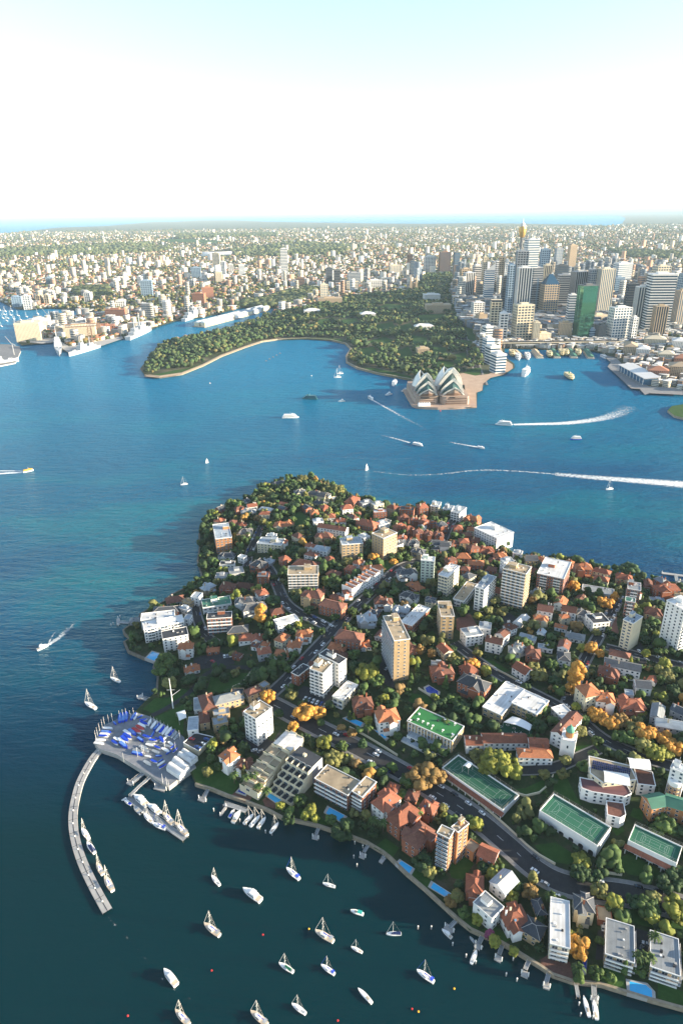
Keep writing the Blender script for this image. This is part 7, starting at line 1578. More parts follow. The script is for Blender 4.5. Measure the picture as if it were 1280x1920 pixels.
# ---- finger wharf, naval dockyard
a, b_ = P(374, 612, 2), P(497, 580, 2); d = (b_ - a).xy; L_ = d.length; root = thing('finger_wharf', 'very long timber finger wharf with pale blue gabled roofs in the narrow bay', 'wharf', (a.x, a.y, 0), math.atan2(d.y, d.x))
mb = MB(); mb.box(-6, L_, -24, 24, -1, 2.4, TIMB); obj('deck', mb, root)
for s in (-1, 1):
    for i in range(7): x0 = L_ * i / 7; mb = MB(); mb.box(x0 + 3, x0 + L_ / 7 - 3, s * 12 - 8.5, s * 12 + 8.5, 2.4, 13, WC['w'] if i % 2 else WC['c']); obj('wall', mb, root); mb = MB(); hip(mb, x0 + 2, x0 + L_ / 7 - 2, s * 12 - 10, s * 12 + 10, 13, 5, RC['L'], True, WC['w']); obj('roof', mb, root)
def warship(label, x0, y0, x1, y1, L0=110):
    a, b = P(x0, y0, 2), P(x1, y1, 2); d = (b - a).xy; s = d.length / L0; c = (a + b) / 2; root = thing('warship', label, 'warship', (c.x, c.y, 0), math.atan2(d.y, d.x)); root.scale = (s, s, s); NV = far_col('naval_grey', (.42, .44, .45))
    m = MB(); hull(m, L0, 14, 6, NV, NV, .8, n=12, sheer=2); obj('hull', m, root); m = MB()
    for x0_, x1_, z0_, z1_, w_ in ((-38, 20, 6, 11, 5.5), (-5, 18, 11, 17, 5), (4, 14, 17, 22, 3.5), (-30, -16, 11, 16, 4.5)): m.box(x0_, x1_, -w_, w_, z0_, z1_, NV)
    obj('superstructure', m, root); m = MB(); m.bar((2, 0, 17), (2, 0, 40), 1.2, NV, 4, .4); m.bar((-3, 0, 34), (7, 0, 34), .4, NV); obj('mast', m, root); m = MB(); m.bar((-22, 0, 16), (-22, 0, 30), 1, NV, 4, .3); obj('mast', m, root); m = MB(); m.lathe([(2.6, 7), (2.6, 10), (1, 11)], NV, 8, (34, 0)); m.bar((34, 0, 9), (42, 0, 10.5), .4, NV); obj('gun_turret', m, root)
warship('grey naval supply ship berthed stern out at the dockyard corner', 108, 640, 112, 667, 150); warship('long grey warship along the dockyard wharf', 186, 650, 130, 667, 110); warship('grey frigate berthed further up the dockyard wharf', 240, 637, 284, 618, 110); warship('grey naval ship beside the hill, left of the finger wharf', 344, 602, 380, 590, 100); warship('grey ship hull cut by the left edge of the frame', -60, 690, 36, 676, 110)
for xl, xr, yt, yb, dep, fr, lab in ((35, 76, 607, 640, 60, 'cream', 'huge flat roofed dockyard workshop at the left'), (58, 90, 601, 622, 50, 'white', 'rear bay of the flat roofed dockyard workshop'), (125, 178, 612, 636, 44, 'cream', 'long dockyard store with pale walls under the hammer crane'), (178, 215, 612, 624, 40, 'brick', 'low orange brick dockyard offices'), (145, 160, 600, 612, 30, 'white', 'white dockyard block behind the crane')): tower(xl, xr, yt, yb, dep, fr, 'd', 'solid', lab, 'building', rot=R(12))
c = G(172, 646, True); root = thing('dockyard_crane', 'giant hammerhead crane over the dockyard wharf', 'crane', tuple(c), R(15)); h = solve_top(c, 612); m = MB()
for sx in (-6, 6):
    for sy in (-6, 6): m.bar((sx, sy, -2), (sx * .6, sy * .6, h), 1.0, FC['brown'], 4)
for i in range(7): z = h * i / 7; z2 = h * (i + 1) / 7; [m.bar((-6 * s, -6, z), (6 * s, -6, z2), .5, FC['brown']) for s in (-1, 1)]; [m.bar((6, -6 * s, z), (6, 6 * s, z2), .5, FC['brown']) for s in (-1, 1)]
obj('tower_frame', m, root); m = MB(); m.box(-62, 30, -4, 4, h, h + 1.5, FC['brown']); m.box(-62, 30, -4, -3.4, h + 7, h + 8.5, FC['brown']); m.box(-62, 30, 3.4, 4, h + 7, h + 8.5, FC['brown']); [m.bar((-62 + i * 8, s * 3.7, h + 1), (-58 + i * 8, s * 3.7, h + 8), .5, FC['brown']) for i in range(11) for s in (-1, 1)]; m.box(22, 32, -6, 6, h - 4, h + 6, FC['brown']); obj('jib', m, root)
for x, y, t_ in ((118, 629, 595), (92, 608, 575), (27, 665, 630)): c = G(x, y, True); h = solve_top(c, t_); root = thing('wharf_crane', {118: 'grey wharf crane left of the hammerhead crane', 92: 'slender lattice crane behind the dockyard workshop', 27: 'crane on the pier at the left edge'}[x], 'crane', tuple(c)); m = MB(); m.bar((0, 0, -2), (0, 0, h * .6), 1.6, FC['grey'], 6, 1.0); obj('tower_frame', m, root); m = MB(); m.bar((0, 0, h * .55), (-h * .3, 0, h), .9, FC['grey'], 4, .4); m.bar((0, 0, h * .6), (8, 0, h * .5), 1.0, FC['grey']); obj('jib', m, root)
# ---- harbour theatre with nested sail shaped shells
TILE = mat('glazed_shell_tiles', (.74, .72, .66), .35, .05, .05, 0, spec=.5, tile=(2.2, 1.2, .03, .88)); GRAN = mat('pink_granite', (.36, .26, .20), .85, .12, .05, .02); BRZ = mat('bronze_glass', (.16, .10, .07), .15, .2, .1, 0, spec=.8)
c0 = P(835, 768, 0); OP = thing('opera_house', 'white sail shelled theatre on its pink granite podium at the water edge', 'theatre', (c0.x, c0.y, 0), R(3)); CITY.append((c0.x, c0.y + 90, 110))
def ellip(cx, cy, a, b, y1, n=14): return [(cx + a, y1), (cx - a, y1)] + [(cx - a * math.cos(t), cy - b * math.sin(t)) for t in np.linspace(0, math.pi, n)]
mb = MB(); mb.prism([(-60, 150), (-60, 26), (-54, 14), (-38, 5), (-15, 0), (15, 0), (40, 2), (48, 6), (60, 6), (60, 150)], -2, 4.5, GRAN); obj('broadwalk', mb, OP)
mb = MB(); m_a = [(-52, 150), (-54, 60), (-53, 30), (-46, 24), (-14, 24), (-9, 32), (-9, 150)]; mb.prism(m_a, 4.5, 15, GRAN); mb.prism([(x * .97, y + 3) for x, y in m_a], 15, 19, GRAN); obj('east_podium', mb, OP)
mb = MB(); m_b = [(-6, 150), (-6, 30), (-1, 18), (4, 16), (44, 14), (48, 20), (50, 60), (50, 150)]; mb.prism(m_b, 4.5, 15, GRAN); mb.prism([(x, y + 3) for x, y in m_b], 15, 19.5, GRAN); obj('west_podium', mb, OP)
mb = MB(); mb.box(-9.5, -5.5, 40, 150, 4.5, 17, GRAN); mb.box(-30, 30, 150, 190, 3, 12, GRAN); obj('podium_link', mb, OP)
mb = MB()
for z in (7, 11, 15.8): mb.box(2 if z < 15 else 6, 43, 13.9 - 0, 14.6, z, z + 1.6, BRZ); mb.box(-45, -16, 23.85, 24.3, z, z + 1.6, BRZ)
obj('window_strip', mb, OP)
def sphtri(A, B, C, Rr, m, mb, n=12, th=.9, inward=1):
    """spherical triangle through three points, with thickness"""
    A, B, C = map(Vector, (A, B, C)); ab, ac = B - A, C - A; nn = ab.cross(ac); cc = A + (nn.cross(ab) * ac.length_squared + ac.cross(nn) * ab.length_squared) / (2 * nn.length_squared); r0 = (A - cc).length; Rr = max(Rr, r0 * 1.02); nn.normalize()
    O = cc - nn * math.sqrt(Rr * Rr - r0 * r0) * inward; idx = {}
    def sph(u, v, rad):
        p = A * (1 - u - v) + B * u + C * v; return O + (p - O).normalized() * rad
    for rad, flip in ((Rr, False), (Rr - th, True)):
        for i in range(n):
            for j in range(n - i):
                u, v, s = i / n, j / n, 1 / n; t1 = [sph(u, v, rad), sph(u + s, v, rad), sph(u, v + s, rad)]
                mb.poly(t1[::-1] if flip else t1, m if not flip else CONC)
                if i + j < n - 1: t2 = [sph(u + s, v, rad), sph(u + s, v + s, rad), sph(u, v + s, rad)]; mb.poly(t2[::-1] if flip else t2, m if not flip else CONC)
    for e0, e1 in (((0, 0), (1, 0)), ((1, 0), (0, 1)), ((0, 1), (0, 0))):
        for k in range(n):
            a = (e0[0] + (e1[0] - e0[0]) * k / n, e0[1] + (e1[1] - e0[1]) * k / n); b = (e0[0] + (e1[0] - e0[0]) * (k + 1) / n, e0[1] + (e1[1] - e0[1]) * (k + 1) / n)
            mb.poly([sph(*a, Rr), sph(*b, Rr), sph(*b, Rr - th), sph(*a, Rr - th)], TILE)
    return O, Rr
TEALG = mat('teal_shadow_glass', (.05, .11, .11), .2, .2, .1, 0, spec=.5)
def shell(cx, ym, w_, zb, hp, back, over, facing=-1, gm_=None):
    gm_ = gm_ or TEALG
    """one vault: feet at (cx±w, ym), peak overhanging the mouth, ridge running back to the podium"""
    mb = MB(); F1 = (cx - w_, ym, zb); F2 = (cx + w_, ym, zb); Pk = (cx, ym + facing * over, zb + hp); Bk = (cx, ym - facing * back, zb + hp * .12)
    sg = 1 if facing < 0 else -1
    a1 = (F1, Pk, Bk) if sg > 0 else (F1, Bk, Pk); a2 = (F2, Bk, Pk) if sg > 0 else (F2, Pk, Bk)
    sphtri(*a1, 75, TILE, mb); sphtri(*a2, 75, TILE, mb)
    # broad tiled lip that folds back inside the mouth
    def lip(t, k, setb):
        s_ = 1 if t >= 0 else -1; t = abs(t); x = w_ * (1 - t ** 1.75) * s_ * k; z = zb + hp * (k if k < 1 else 1) * t
        return (cx + x, ym + facing * over * ((z - zb) / hp) ** 1.1 - facing * setb, z)
    nn_ = 14
    for s_ in (-1, 1):
        for i in range(nn_):
            t0, t1 = i / nn_, (i + 1) / nn_; q0, q1, q2, q3 = lip(s_ * max(t0, 1e-4), 1.02, 0), lip(s_ * t1, 1.02, 0), lip(s_ * t1, .77, 1.0), lip(s_ * max(t0, 1e-4), .77, 1.0)
            mb.poly([q0, q1, q2, q3], TILE); mb.poly([(q[0], q[1] - facing * .3, q[2]) for q in (q3, q2, q1, q0)], TILE)
    o = obj('shell', mb, OP)
    # glass wall inside the mouth, folded to a nose
    g_ = MB(); n = 10; zt = zb + hp * .80; nose = ym + facing * (over * .15 + 3)
    rib = []
    for i in range(n + 1):
        t = i / n; x = cx - w_ * .9 + 2 * w_ * .9 * t; z = zb + (hp * .86) * (1 - abs(2 * t - 1)) ** .62; yy = ym - facing * 2.5 + facing * over * (z - zb) / hp * .9; rib.append((x, yy, z))
    base = [(cx - w_ * .9 + 2 * w_ * .9 * i / n, nose - facing * 6 * abs(2 * i / n - 1) ** 1.5, zb + .3) for i in range(n + 1)]; mid = [((a[0] + b[0]) / 2, b[1] + facing * 2.0 * (1 - abs(2 * i / n - 1)), zb + (a[2] - zb) * .42) for i, (a, b) in enumerate(zip(rib, base))]
    for i in range(n):
        for p, q in ((base, mid), (mid, rib)):
            f = [p[i], p[i + 1], q[i + 1], q[i]]; g_.poly(f if facing < 0 else f[::-1], gm_)
    obj('glass_wall', g_, o)
for cx, w0, lst in ((-28, 19.5, ((34, 17.5, 15, 16, 9), (50, 19.5, 27, 22, 13), (70, 21, 40, 34, 20))), (20, 23.5, ((30, 21, 18, 18, 10), (46, 23, 33, 26, 15), (68, 25, 50, 40, 24)))):
    for ix_, (ym, w_, hp, back, over) in enumerate(lst): shell(cx, ym, w_, 19, hp, back, over, gm_=BRZ if ix_ == 0 else None)
    ym, w_, hp, back, over = lst[-1]; shell(cx, ym + 48, w_ * .86, 18, hp * .72, 42, 14, facing=1)
    mb = MB(); n = 12; sgm = [(cx - w_, lst[0][0] - 2), (cx - w_ * .6, lst[0][0] - 10), (cx, lst[0][0] - 14), (cx + w_ * .6, lst[0][0] - 10), (cx + w_, lst[0][0] - 2)]; mb.prism(sgm[::1], 17, 19.3, mat('dark_bronze_roof', (.12, .09, .07), .6)); obj('foyer_roof', mb, OP)
shell(48, 140, 9, 16, 11, 12, 5); shell(48, 148, 9, 16, 9, 12, 5, facing=1)
mb = MB(); mb.box(-50, -27, 9, 17, 4.5, 9.5, FC['white']); [hip(mb, -50 + i * 4.6, -45.4 + i * 4.6, 9, 17, 9.5, 1.6, WHITE) for i in range(5)]; thing('marquee', 'row of small white marquee roofs on the theatre forecourt', 'marquee', (c0.x, c0.y, 0), R(3), me=mb)
# promenade from the theatre to the quay
def farpatch(name, pix, m, dz, kind='structure'): return drape(name, pix, m, dz, far=True, kind=kind)
PROM = ground_mat('promenade_paving', [(.3, (.34, .24, .17)), (.7, (.46, .34, .25))], .05)
_n = len(NOTREE); farpatch('pavement', [(876,764),(893,764),(892,737),(903,733),(905,720),(919,709),(943,703),(961,691),(960,684),(946,675),(940,690),(915,702),(890,705),(868,700),(840,705),(838,722),(870,722)], PROM, .8)
GLAWN = LAWN
for pix in ([(862,705),(880,692),(902,690),(900,702),(885,708)], [(700,578),(725,570),(765,572),(766,578),(735,585)], [(772,628),(800,634),(800,648),(780,650),(772,640)], [(650,690),(700,690),(770,706),(770,713),(745,708),(705,700),(668,690)], [(520,637),(575,633),(640,636),(645,644),(620,638),(575,635)], [(740,660),(765,650),(775,668),(750,672)], [(330,694),(350,692),(375,684),(378,687),(340,702),(310,706),(285,704)], [(855,636),(885,640),(880,648),(855,645)], [(300,448),(420,452),(415,456),(300,453)], [(545,465),(590,470),(580,474),(545,470)], [(775,600),(810,596),(830,600),(800,606)], [(585,622),(640,622),(640,626),(590,626)], [(690,640),(720,632),(742,640),(715,650)], [(748,612),(768,606),(776,618),(755,624)], [(810,650),(835,652),(838,668),(815,664)], [(845,665),(872,662),(876,680),(852,682)], [(640,600),(668,596),(672,606),(645,610)], [(675,655),(700,650),(710,665),(685,672)], [(780,592),(830,588),(838,598),(790,600)], [(700,610),(735,604),(742,616),(710,622)], [(820,676),(850,680),(848,694),(818,690)], [(590,600),(625,596),(632,606),(598,612)], [(870,612),(888,618),(892,640),(876,636)]): farpatch('lawn', pix, GLAWN, .6)
farpatch('beach_path', [(272,706),(300,709),(340,703),(380,687),(415,669),(460,652),(490,642),(488,640),(458,650),(413,666),(378,684),(340,699),(300,705),(280,703)], PROM, .9)
road('road', [(905,722),(893,690),(885,665),(868,630),(858,610),(850,590)], 14, 4, far=True, reg=False); road('road', [(826,620),(850,625),(858,632),(845,640)], 10, 2, far=True, reg=False)
road('road', [(505,592),(540,575),(560,562),(600,548)], 22, 4, far=True, reg=False)
farpatch('wharf_pavement', [(35,641),(80,645),(102,642),(130,663),(185,651),(232,635),(228,631),(185,640),(130,650),(105,634),(60,634),(37,634)], CONC, .8)
farpatch('quay_pavement', [(1126,664),(1144,680),(1138,688),(1182,729),(1198,730),(1208,741),(1216,738),(1280,741),(1280,728),(1215,725),(1180,700),(1155,672)], CONC_D, .8)
pm = MB()
# small park point at the right edge and pier at the left edge
_q = [P(x, y).xy for x, y in [(1250,773),(1262,783),(1290,790),(1400,800),(1400,758),(1290,760),(1258,765)]]; mb = MB(); pp = [tuple(q) for q in _q]; mb.prism(pp if sum(a[0] * b[1] - b[0] * a[1] for a, b in zip(pp, pp[1:] + pp[:1])) > 0 else pp[::-1], -2, 4, STONE, LAWN); obj('ground', mb, kind='structure')
_q = [P(x, y).xy for x, y in [(-90,700),(-90,640),(20,648),(38,652),(40,660),(30,682),(0,688)]]; mb = MB(); pp = [tuple(q) for q in _q]; mb.prism(pp if sum(a[0] * b[1] - b[0] * a[1] for a, b in zip(pp, pp[1:] + pp[:1])) > 0 else pp[::-1], -2, 3, CONC, CONC_D); obj('wharf_pavement', mb, kind='structure')
# ---- stadium
c = ground_far(410, 478); root = thing('stadium', 'far white sports stadium with curved stand roofs', 'stadium', tuple(c)); 
for s in (-1, 1): mb = MB(); [mb.poly([(x, s * (150 - .004 * x * x), 12), (x + 24, s * (150 - .004 * (x + 24) ** 2), 12), (x + 24, s * (95 - .002 * (x + 24) ** 2), 30), (x, s * (95 - .002 * x * x), 30)], FC['white']) for x in range(-120, 120, 24)]; obj('stand_roof', mb, root); mb = MB(); mb.box(-120, 120, s * 125 - 20, s * 125 + 20, -3, 12, FC['blue']); obj('stand', mb, root)
# ---- mass of suburbs and garden trees
def pxrand(n, seed, far_bias=1.0):
    rs = np.random.RandomState(seed); return rs
def mask_city(x, y, pad=0):
    k = np.zeros(len(x), bool)
    for cx, cy, r_ in CITY: k |= (x - cx) ** 2 + (y - cy) ** 2 < (r_ * .75 + pad) ** 2
    return k
FNT = NOTREE[_n:]
def inpoly(xy, pix): s = seg_arrays([tuple(ground_far(a, b).xy) for a, b in pix]); return sdist(xy, s)
GARD = [[(262,694),(275,706),(340,703),(415,669),(490,642),(575,636),(620,639),(648,646),(658,656),(649,670),(670,692),(745,709),(790,722),(838,720),(870,700),(905,700),(915,690),(885,640),(862,600),(852,575),(846,545),(855,520),(845,514),(795,514),(785,530),(760,548),(700,552),(640,560),(590,575),(540,585),(500,592),(440,612),(370,631),(297,648)]]
BIGPARK = [[(0,470),(120,462),(280,458),(330,470),(200,478),(0,482)], [(430,470),(560,455),(680,462),(640,478),(520,482),(440,480)], [(1140,470),(1280,476),(1280,486),(1180,484)], [(130,545),(200,540),(210,556),(150,558)], [(430,575),(510,560),(560,545),(600,545),(560,570),(500,578)], [(330,440),(520,438),(520,444),(330,448)]]
rs = np.random.RandomState(21)
# candidate places: denser near, thinner with distance
def places(n, y0, y1, seed, p):
    r = np.random.RandomState(seed); u = r.rand(n); y = (y0 ** (1 - p) + u * (y1 ** (1 - p) - y0 ** (1 - p))) ** (1 / (1 - p)); x = (r.rand(n) * 2 - 1) * (y * .56 + 150); xy = np.stack([x, y], 1); return xy[sdist(xy, SEGF) > 14]
gm = lambda xy: (inpoly(xy, GARD[0]) > 0)
def pm_(xy):
    k = np.zeros(len(xy), bool)
    for b_ in BIGPARK: k |= inpoly(xy, b_) > 0
    return k
# houses and flats
xy = places(47000, 1750, 14500, 5, 1.55); g_ = gm(xy); p_ = pm_(xy); city = (xy[:, 0] > 290) & (xy[:, 1] < 3900) & (xy[:, 1] > 1500)
keep = ~g_ & ~(p_ & (rs.rand(len(xy)) < .9)) & ~mask_city(xy[:, 0], xy[:, 1], 4)
keep &= ~((lump(xy[:, 0] + 900, xy[:, 1], 1400) > .22) & (rs.rand(len(xy)) < .7))
for sg in FNT: keep &= sdist(xy, sg) < -8
q_ = [(1140,655),(1215,640),(1400,640),(1400,735),(1285,735),(1215,722),(1190,700),(1165,680)]; qs = np.array([tuple(ground_far(a_, b2_).xy) for a_, b2_ in q_]); ro = rs.uniform(qs.min(0), qs.max(0), (1500, 2)); ro = ro[(sdist(ro, seg_arrays([tuple(v) for v in qs])) > 4) & ~mask_city(ro[:, 0], ro[:, 1], -14)]
rk = []
for p in ro:
    if all((p[0] - a_) ** 2 + (p[1] - b2_) ** 2 > 260 for a_, b2_ in rk): rk.append(tuple(p))
print('rocks', len(rk)); xy = np.concatenate([xy[keep], np.array(rk[:260])]); n = len(xy); z = heightf(xy); print('far houses', n)
dist = xy[:, 1]; r = rs.rand(n); isflat = (r < .22) | ((xy[:, 0] > 250) & (dist < 4200)) ; big = (rs.rand(n) < np.where(dist < 5500, .09, .045))
wd = rs.uniform(8, 15, n) * (1 + dist / 26000); dp = rs.uniform(7, 11, n) * (1 + dist / 26000); ht = rs.uniform(5, 9, n)
wd = np.where(big, wd * rs.uniform(1.3, 2.6, n), wd); dp = np.where(big, dp * 1.5, dp); ht = np.where(big, rs.uniform(10, 32, n), ht); tall = big & (rs.rand(n) < .12); ht = np.where(tall, rs.uniform(35, 62, n), ht)
nearc = (xy[:, 0] > 330) & (dist < 3600) & (dist > 2000); ht = np.where(nearc, np.where((rs.rand(n) < .13) & (dist > 2650), rs.uniform(50, 105, n), np.where(dist < 2500, rs.uniform(10, 24, n), rs.uniform(12, 40, n))), ht); wd = np.where(nearc, rs.uniform(14, 26, n), wd); dp = np.where(nearc, rs.uniform(14, 24, n), dp)
rocks = (xy[:, 0] > 430) & (dist < 2050); ht = np.where(rocks, rs.uniform(6, 14, n), ht); wd = np.where(rocks, rs.uniform(9, 20, n), wd)
flat = isflat | big | nearc; ang = np.round(lump(xy[:, 0], xy[:, 1], 1800) * 6) * .26 + rs.choice([0, math.pi / 2], n) + rs.normal(0, .05, n)
rise = np.where(flat, .01, rs.uniform(2, 3.5, n)); inset = np.where(flat, 0, .35)
ca, sa = np.cos(ang), np.sin(ang)
def put(lx, ly, lz): return np.stack([xy[:, 0] + lx * ca - ly * sa, xy[:, 1] + lx * sa + ly * ca, z + lz], -1)
a, b_ = wd / 2, dp / 2; one = np.ones(n)
Vw = np.stack([put(-a, -b_, -3 * one), put(a, -b_, -3 * one), put(a, b_, -3 * one), put(-a, b_, -3 * one), put(-a, -b_, ht), put(a, -b_, ht), put(a, b_, ht), put(-a, b_, ht)], 1)
o_ = .6; Vr = np.stack([put(-a - o_, -b_ - o_, ht + .02), put(a + o_, -b_ - o_, ht + .02), put(a + o_, b_ + o_, ht + .02), put(-a - o_, b_ + o_, ht + .02), put(-a * (1 - inset) , -b_ * np.where(flat, 1, 0), ht + rise), put(a * (1 - inset), -b_ * np.where(flat, 1, 0), ht + rise), put(a * (1 - inset), b_ * np.where(flat, 1, 0), ht + rise), put(-a * (1 - inset), b_ * np.where(flat, 1, 0), ht + rise)], 1)
V = np.concatenate([Vw, Vr], 1).reshape(-1, 3); fb = np.array([[0, 1, 5, 4], [1, 2, 6, 5], [2, 3, 7, 6], [3, 0, 4, 7], [8, 9, 13, 12], [9, 10, 14, 13], [10, 11, 15, 14], [11, 8, 12, 15], [12, 13, 14, 15]])
F = (fb[None] + (np.arange(n) * 16)[:, None, None]).reshape(-1, 4)
wallc = np.array([(.66, .62, .54), (.58, .50, .38), (.44, .27, .18), (.50, .46, .40), (.70, .69, .66), (.36, .34, .32)]); roofc = np.array([(.34, .14, .08), (.40, .18, .10), (.25, .12, .08), (.20, .21, .22), (.50, .50, .48), (.62, .62, .60), (.28, .26, .24)])
wi = rs.choice(6, n, p=[.24, .22, .16, .18, .12, .08]); ri = np.where(flat, rs.choice([3, 4, 5, 6, 5], n), rs.choice(7, n, p=[.26, .20, .14, .16, .08, .06, .10]))
wallc = np.concatenate([wallc, [(.16, .19, .23), (.24, .27, .30), (.30, .24, .17), (.42, .36, .27)]]); roofc = np.concatenate([roofc, [(.20, .22, .24)]])
wi = np.where(nearc, rs.choice([6, 7, 8, 9, 6, 7, 0, 2], n), wi); ri = np.where(nearc, rs.choice([7, 3, 6, 4], n), ri); red_ = (lump(xy[:, 0] + 400, xy[:, 1], 1100) > .02) & ~flat & (rs.rand(n) < .75); ri = np.where(red_, rs.choice([0, 1, 2], n), ri)
T = np.concatenate([np.repeat(wallc[wi][:, None], 8, 1), np.repeat(roofc[ri][:, None], 8, 1)], 1) * rs.uniform(.85, 1.12, (n, 1, 1)); T = T.reshape(-1, 3)
HM = attr_mat('suburb_walls_and_roofs', .85, .08, .16)
obj('suburb_buildings', big_mesh('suburb_buildings', V, F, T, [HM]), kind='stuff')
# window bands for the bigger blocks of that mass
bi = np.where((ht > 10) & (dist < 3700))[0]; V, F = [], []
k = 0; Vb = []
for i in bi:
    fs_ = 3.3 if ht[i] < 30 else 6.6
    for f in range(min(22, int(ht[i] / fs_))):
        zz = z[i] + 1.2 + f * fs_; q = [(-a[i] * .94, -b_[i] - .12), (a[i] * .94, -b_[i] - .12)], [(a[i] + .12, -b_[i] * .92), (a[i] + .12, b_[i] * .92)], [(-a[i] - .12, b_[i] * .92), (-a[i] - .12, -b_[i] * .92)]
        for (x0, y0), (x1, y1) in q:
            p0 = (xy[i, 0] + x0 * ca[i] - y0 * sa[i], xy[i, 1] + x0 * sa[i] + y0 * ca[i]); p1 = (xy[i, 0] + x1 * ca[i] - y1 * sa[i], xy[i, 1] + x1 * sa[i] + y1 * ca[i])
            Vb += [(*p0, zz), (*p1, zz), (*p1, zz + fs_ * .45), (*p0, zz + fs_ * .45)]
Vb = np.array(Vb); o = obj('suburb_windows', big_mesh('suburb_windows', Vb, np.arange(len(Vb)).reshape(-1, 4), None, [GLASS]), kind='stuff')
print('bands', len(Vb) // 4)
# trees of the far shore
def treemass(name, xy, rad, pal, proto, jit=.25, seed=1, hfac=.75):
    r = np.random.RandomState(seed); v0, f0 = proto; n = len(xy); z = heightf(xy); k = len(v0)
    s = rad[:, None, None] * (1 + r.uniform(-jit, jit, (n, k, 1))); V = v0[None] * s * np.array([1, 1, hfac]) + np.stack([xy[:, 0], xy[:, 1], z + rad * hfac * .9], 1)[:, None]
    F = (f0[None] + (np.arange(n) * k)[:, None, None]).reshape(-1, 3); c = np.array(pal)[r.choice(len(pal), n)] * r.uniform(.75, 1.25, (n, 1)); T = np.repeat(c[:, None], k, 1).reshape(-1, 3)
    return obj(name, big_mesh(name, V.reshape(-1, 3), F, T, [FOLI]), kind='stuff')
FP = [(.055, .075, .035), (.07, .09, .04), (.09, .105, .042), (.12, .12, .05), (.07, .09, .035), (.17, .14, .06)]
xy2 = places(40000, 1750, 15000, 6, 1.6); g2_ = gm(xy2); kk = ~g2_ & ~mask_city(xy2[:, 0], xy2[:, 1], 0) & ~((xy2[:, 0] > 300) & (xy2[:, 1] < 3500) & (rs.rand(len(xy2)) < .8))
for sg in FNT: kk &= sdist(xy2, sg) < -4
xy2 = xy2[kk]; rad = rs.uniform(3.2, 7.5, len(xy2)) * (1 + xy2[:, 1] / 9000); treemass('suburb_trees', xy2, rad, FP + [(.16, .11, .035)], ICO0, .3, 2); print('far trees', len(xy2))
pk = rs.uniform(size=(9000, 2)); allp = []
for b_i, b2 in enumerate(BIGPARK):
    q = np.array([tuple(ground_far(x, y).xy) for x, y in b2]); lo, hi = q.min(0), q.max(0); c_ = rs.uniform(lo, hi, (1700, 2)); c_ = c_[inpoly(c_, b2) > 0]; allp.append(c_)
allp = np.concatenate(allp); treemass('park_trees', allp, rs.uniform(7, 13, len(allp)) * (1 + allp[:, 1] / 9000), FP[:5], ICO0, .3, 4)
# garden trees: 3 clumps each
q = np.array([tuple(ground_far(x, y).xy) for x, y in GARD[0]]); lo, hi = q.min(0), q.max(0); c_ = rs.uniform(lo, hi, (26000, 2)); c_ = c_[(inpoly(c_, GARD[0]) > 5) & (sdist(c_, SEGF) > 7)]
kk = ~mask_city(c_[:, 0], c_[:, 1], -8)
for sg in FNT: kk &= sdist(c_, sg) < -6
c_ = c_[kk]; sel = []; cell = {}
for p in c_:
    r_ = 4.5 + 7 * (np.sin(p[0] * .031) * np.cos(p[1] * .027) * .5 + .5) * rs.rand() ** 1.5; key = (int(p[0] // 12), int(p[1] // 12)); ok = True
    for i in (-1, 0, 1):
        for j in (-1, 0, 1):
            for (a0, b0, r0) in cell.get((key[0] + i, key[1] + j), []):
                if (p[0] - a0) ** 2 + (p[1] - b0) ** 2 < (.62 * (r0 + r_)) ** 2: ok = False
    if ok: cell.setdefault(key, []).append((p[0], p[1], r_)); sel.append((p[0], p[1], r_))
sel = np.array(sel); print('garden trees', len(sel)); ex = []
for dx in range(4): o2 = rs.uniform(-.45, .45, (len(sel), 2)) * sel[:, 2:3]; ex.append(np.concatenate([sel[:, :2] + o2, sel[:, 2:3] * rs.uniform(.5, .85, (len(sel), 1))], 1))
# keep each tree one colour: the same palette draw for its clumps
ex = np.concatenate(ex); cr = np.random.RandomState(77); base = np.array([(.032, .055, .024), (.045, .078, .028), (.070, .10, .035), (.11, .12, .04), (.055, .075, .03), (.14, .12, .045)])[cr.choice(6, len(sel), p=[.28, .26, .17, .13, .11, .05])]; colr = np.tile(base * cr.uniform(.8, 1.2, (len(sel), 1)), (4, 1))
v0, f0 = ICO1; n = len(ex); zz = heightf(ex[:, :2]); hh_ = np.tile(cr.uniform(.5, 1.3, len(sel)) * sel[:, 2], 4) + rs.uniform(-.3, .5, n) * ex[:, 2]
VV, FF, TT, of_ = [], [], [], 0
for (v0, f0), sl_ in ((ICO1, slice(0, len(sel))), (ICO0, slice(len(sel), n))):
    e_ = ex[sl_]; kv = len(v0); m2 = len(e_); V = v0[None] * e_[:, 2][:, None, None] * (1 + rs.uniform(-.28, .28, (m2, kv, 1))) * np.array([1, 1, .8]) + np.stack([e_[:, 0], e_[:, 1], (zz + hh_)[sl_] + 2], 1)[:, None]
    VV.append(V.reshape(-1, 3)); FF.append((f0[None] + (np.arange(m2) * kv)[:, None, None]).reshape(-1, 3) + of_); TT.append(np.repeat(colr[sl_][:, None], kv, 1).reshape(-1, 3)); of_ += m2 * kv
obj('garden_trees', big_mesh('garden_trees', np.concatenate(VV), np.concatenate(FF), np.concatenate(TT), [FOLI]), kind='stuff')
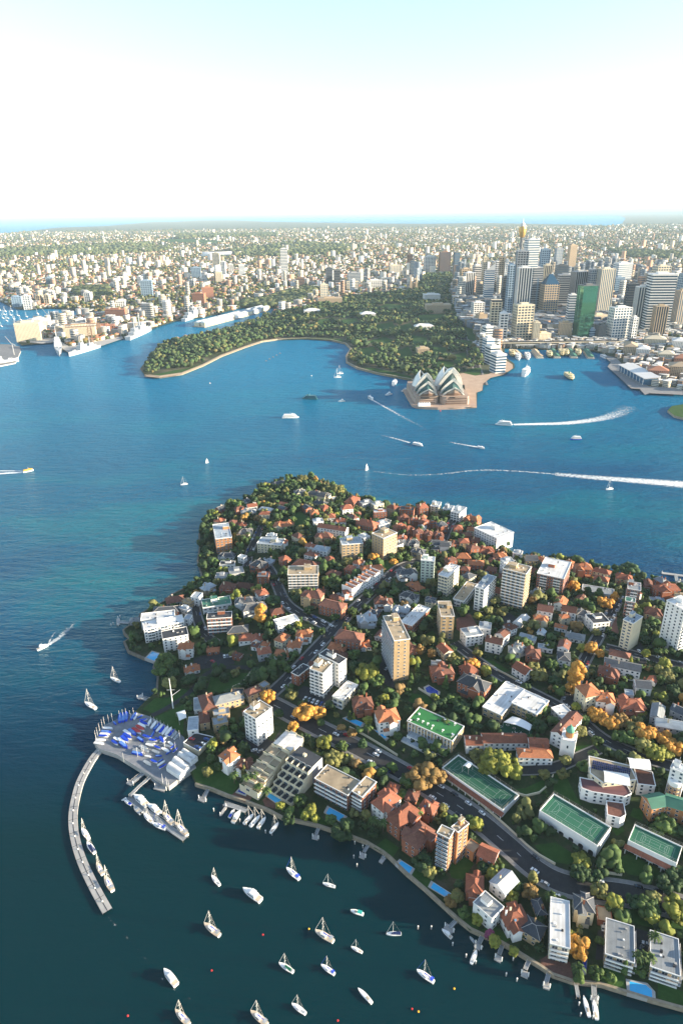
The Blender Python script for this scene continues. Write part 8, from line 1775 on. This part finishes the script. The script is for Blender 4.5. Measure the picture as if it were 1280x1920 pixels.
# moored boats of the far left bay
ORDN = 'first second third fourth fifth sixth seventh eighth ninth tenth eleventh twelfth thirteenth fourteenth fifteenth sixteenth seventeenth eighteenth last'.split()
for i, (x, y) in enumerate(sorted([(2,582),(10,590),(17,597),(22,591),(15,602),(30,606),(36,592),(31,602),(41,600),(5,612),(33,612),(52,594),(73,589),(75,595),(95,592),(12,584),(24,583),(28,598),(8,597)])): boat('plain', x, y, x - 4, y - .6, None, group='moored boats in the far left bay')['label'] = f'white boat moored in the far left bay, {ORDN[i]} from the left'
# ================================================================= LABELS FOR LOOK-ALIKES
def direction(p, q):
    a = PX(p.x, p.y, p.z); b = PX(q.x, q.y, q.z); dx, dy = a[0] - b[0], a[1] - b[1]
    if abs(dx) > abs(dy): return 'right of' if dx > 0 else 'left of'
    return 'below' if dy > 0 else 'above'
ORD = ['nearest', 'second', 'third', 'fourth', 'fifth', 'sixth', 'seventh', 'eighth', 'ninth', 'tenth', 'eleventh', 'twelfth', 'thirteenth', 'fourteenth']
def pxd(p, q): a = PX(p.x, p.y, p.z); b = PX(q.x, q.y, q.z); return math.hypot(a[0] - b[0], a[1] - b[1])
USED = set(o['label'] for o in SC.objects if 'label' in o)
def relabel(items, land):
    gr = {}
    for o, base, p in items:
        nm, lp = min(land, key=lambda l: pxd(p, l[1])); gr.setdefault((base, direction(p, lp), nm), []).append((pxd(p, lp), o))
    for (base, dr, nm), l in gr.items():
        l.sort(key=lambda t: t[0]); n = len(l)
        for i, (_, o) in enumerate(l):
            base = base.replace(' storey', ' storey') ; t = f'{base} {dr} {nm}' if n == 1 else (f'nearest {base} {dr} {nm}' if i == 0 else f'{ORD[min(i, 13)]} nearest {base} {dr} {nm}')
            if len(t.split()) > 16: t = t.replace(' tiled roof', ' roof').replace('bright ', '').replace('dull ', '')
            if len(t.split()) > 16: t = t.replace(' storey', '')
            o['label'] = t
relabel(HOUSES, LAND)
relabel([(o, b, p) for o, b, p, _ in TREES], LAND)
relabel(CARS, LAND + [('the yacht club tent', G(340, 1345))])
YL = [('the breakwater root', P(190, 1400, 3)), ('the boat sheds', P(340, 1430, 3)), ('the festival tent', P(338, 1345, 3)), ('the tall signal mast', P(290, 1345, 3)), ('the left boatyard corner', P(200, 1360, 3)), ('the boatyard crane ramp', P(265, 1440, 3))]
relabel(YARD, YL)
relabel([(o, 'bare upright mast', p) for o, p in MASTS], YL)
relabel([(o, 'white capped pile', Vector((p.x, p.y, 1))) for o, p in PILES], LAND)
# ================================================================= AIR
mb = MB(); hz, nt, b = new_mat('air_haze'); nt.nodes.remove(b); pv = N(nt, 'ShaderNodeVolumePrincipled'); pv.inputs['Density'].default_value = 2.3e-5; pv.inputs['Color'].default_value = (.66, .86, 1, 1)
nt.links.new(pv.outputs[0], nt.nodes['Material Output'].inputs['Volume'])
mb.box(-155000, 155000, -70, 165000, -6, 520, hz); obj('haze', mb, kind='stuff')
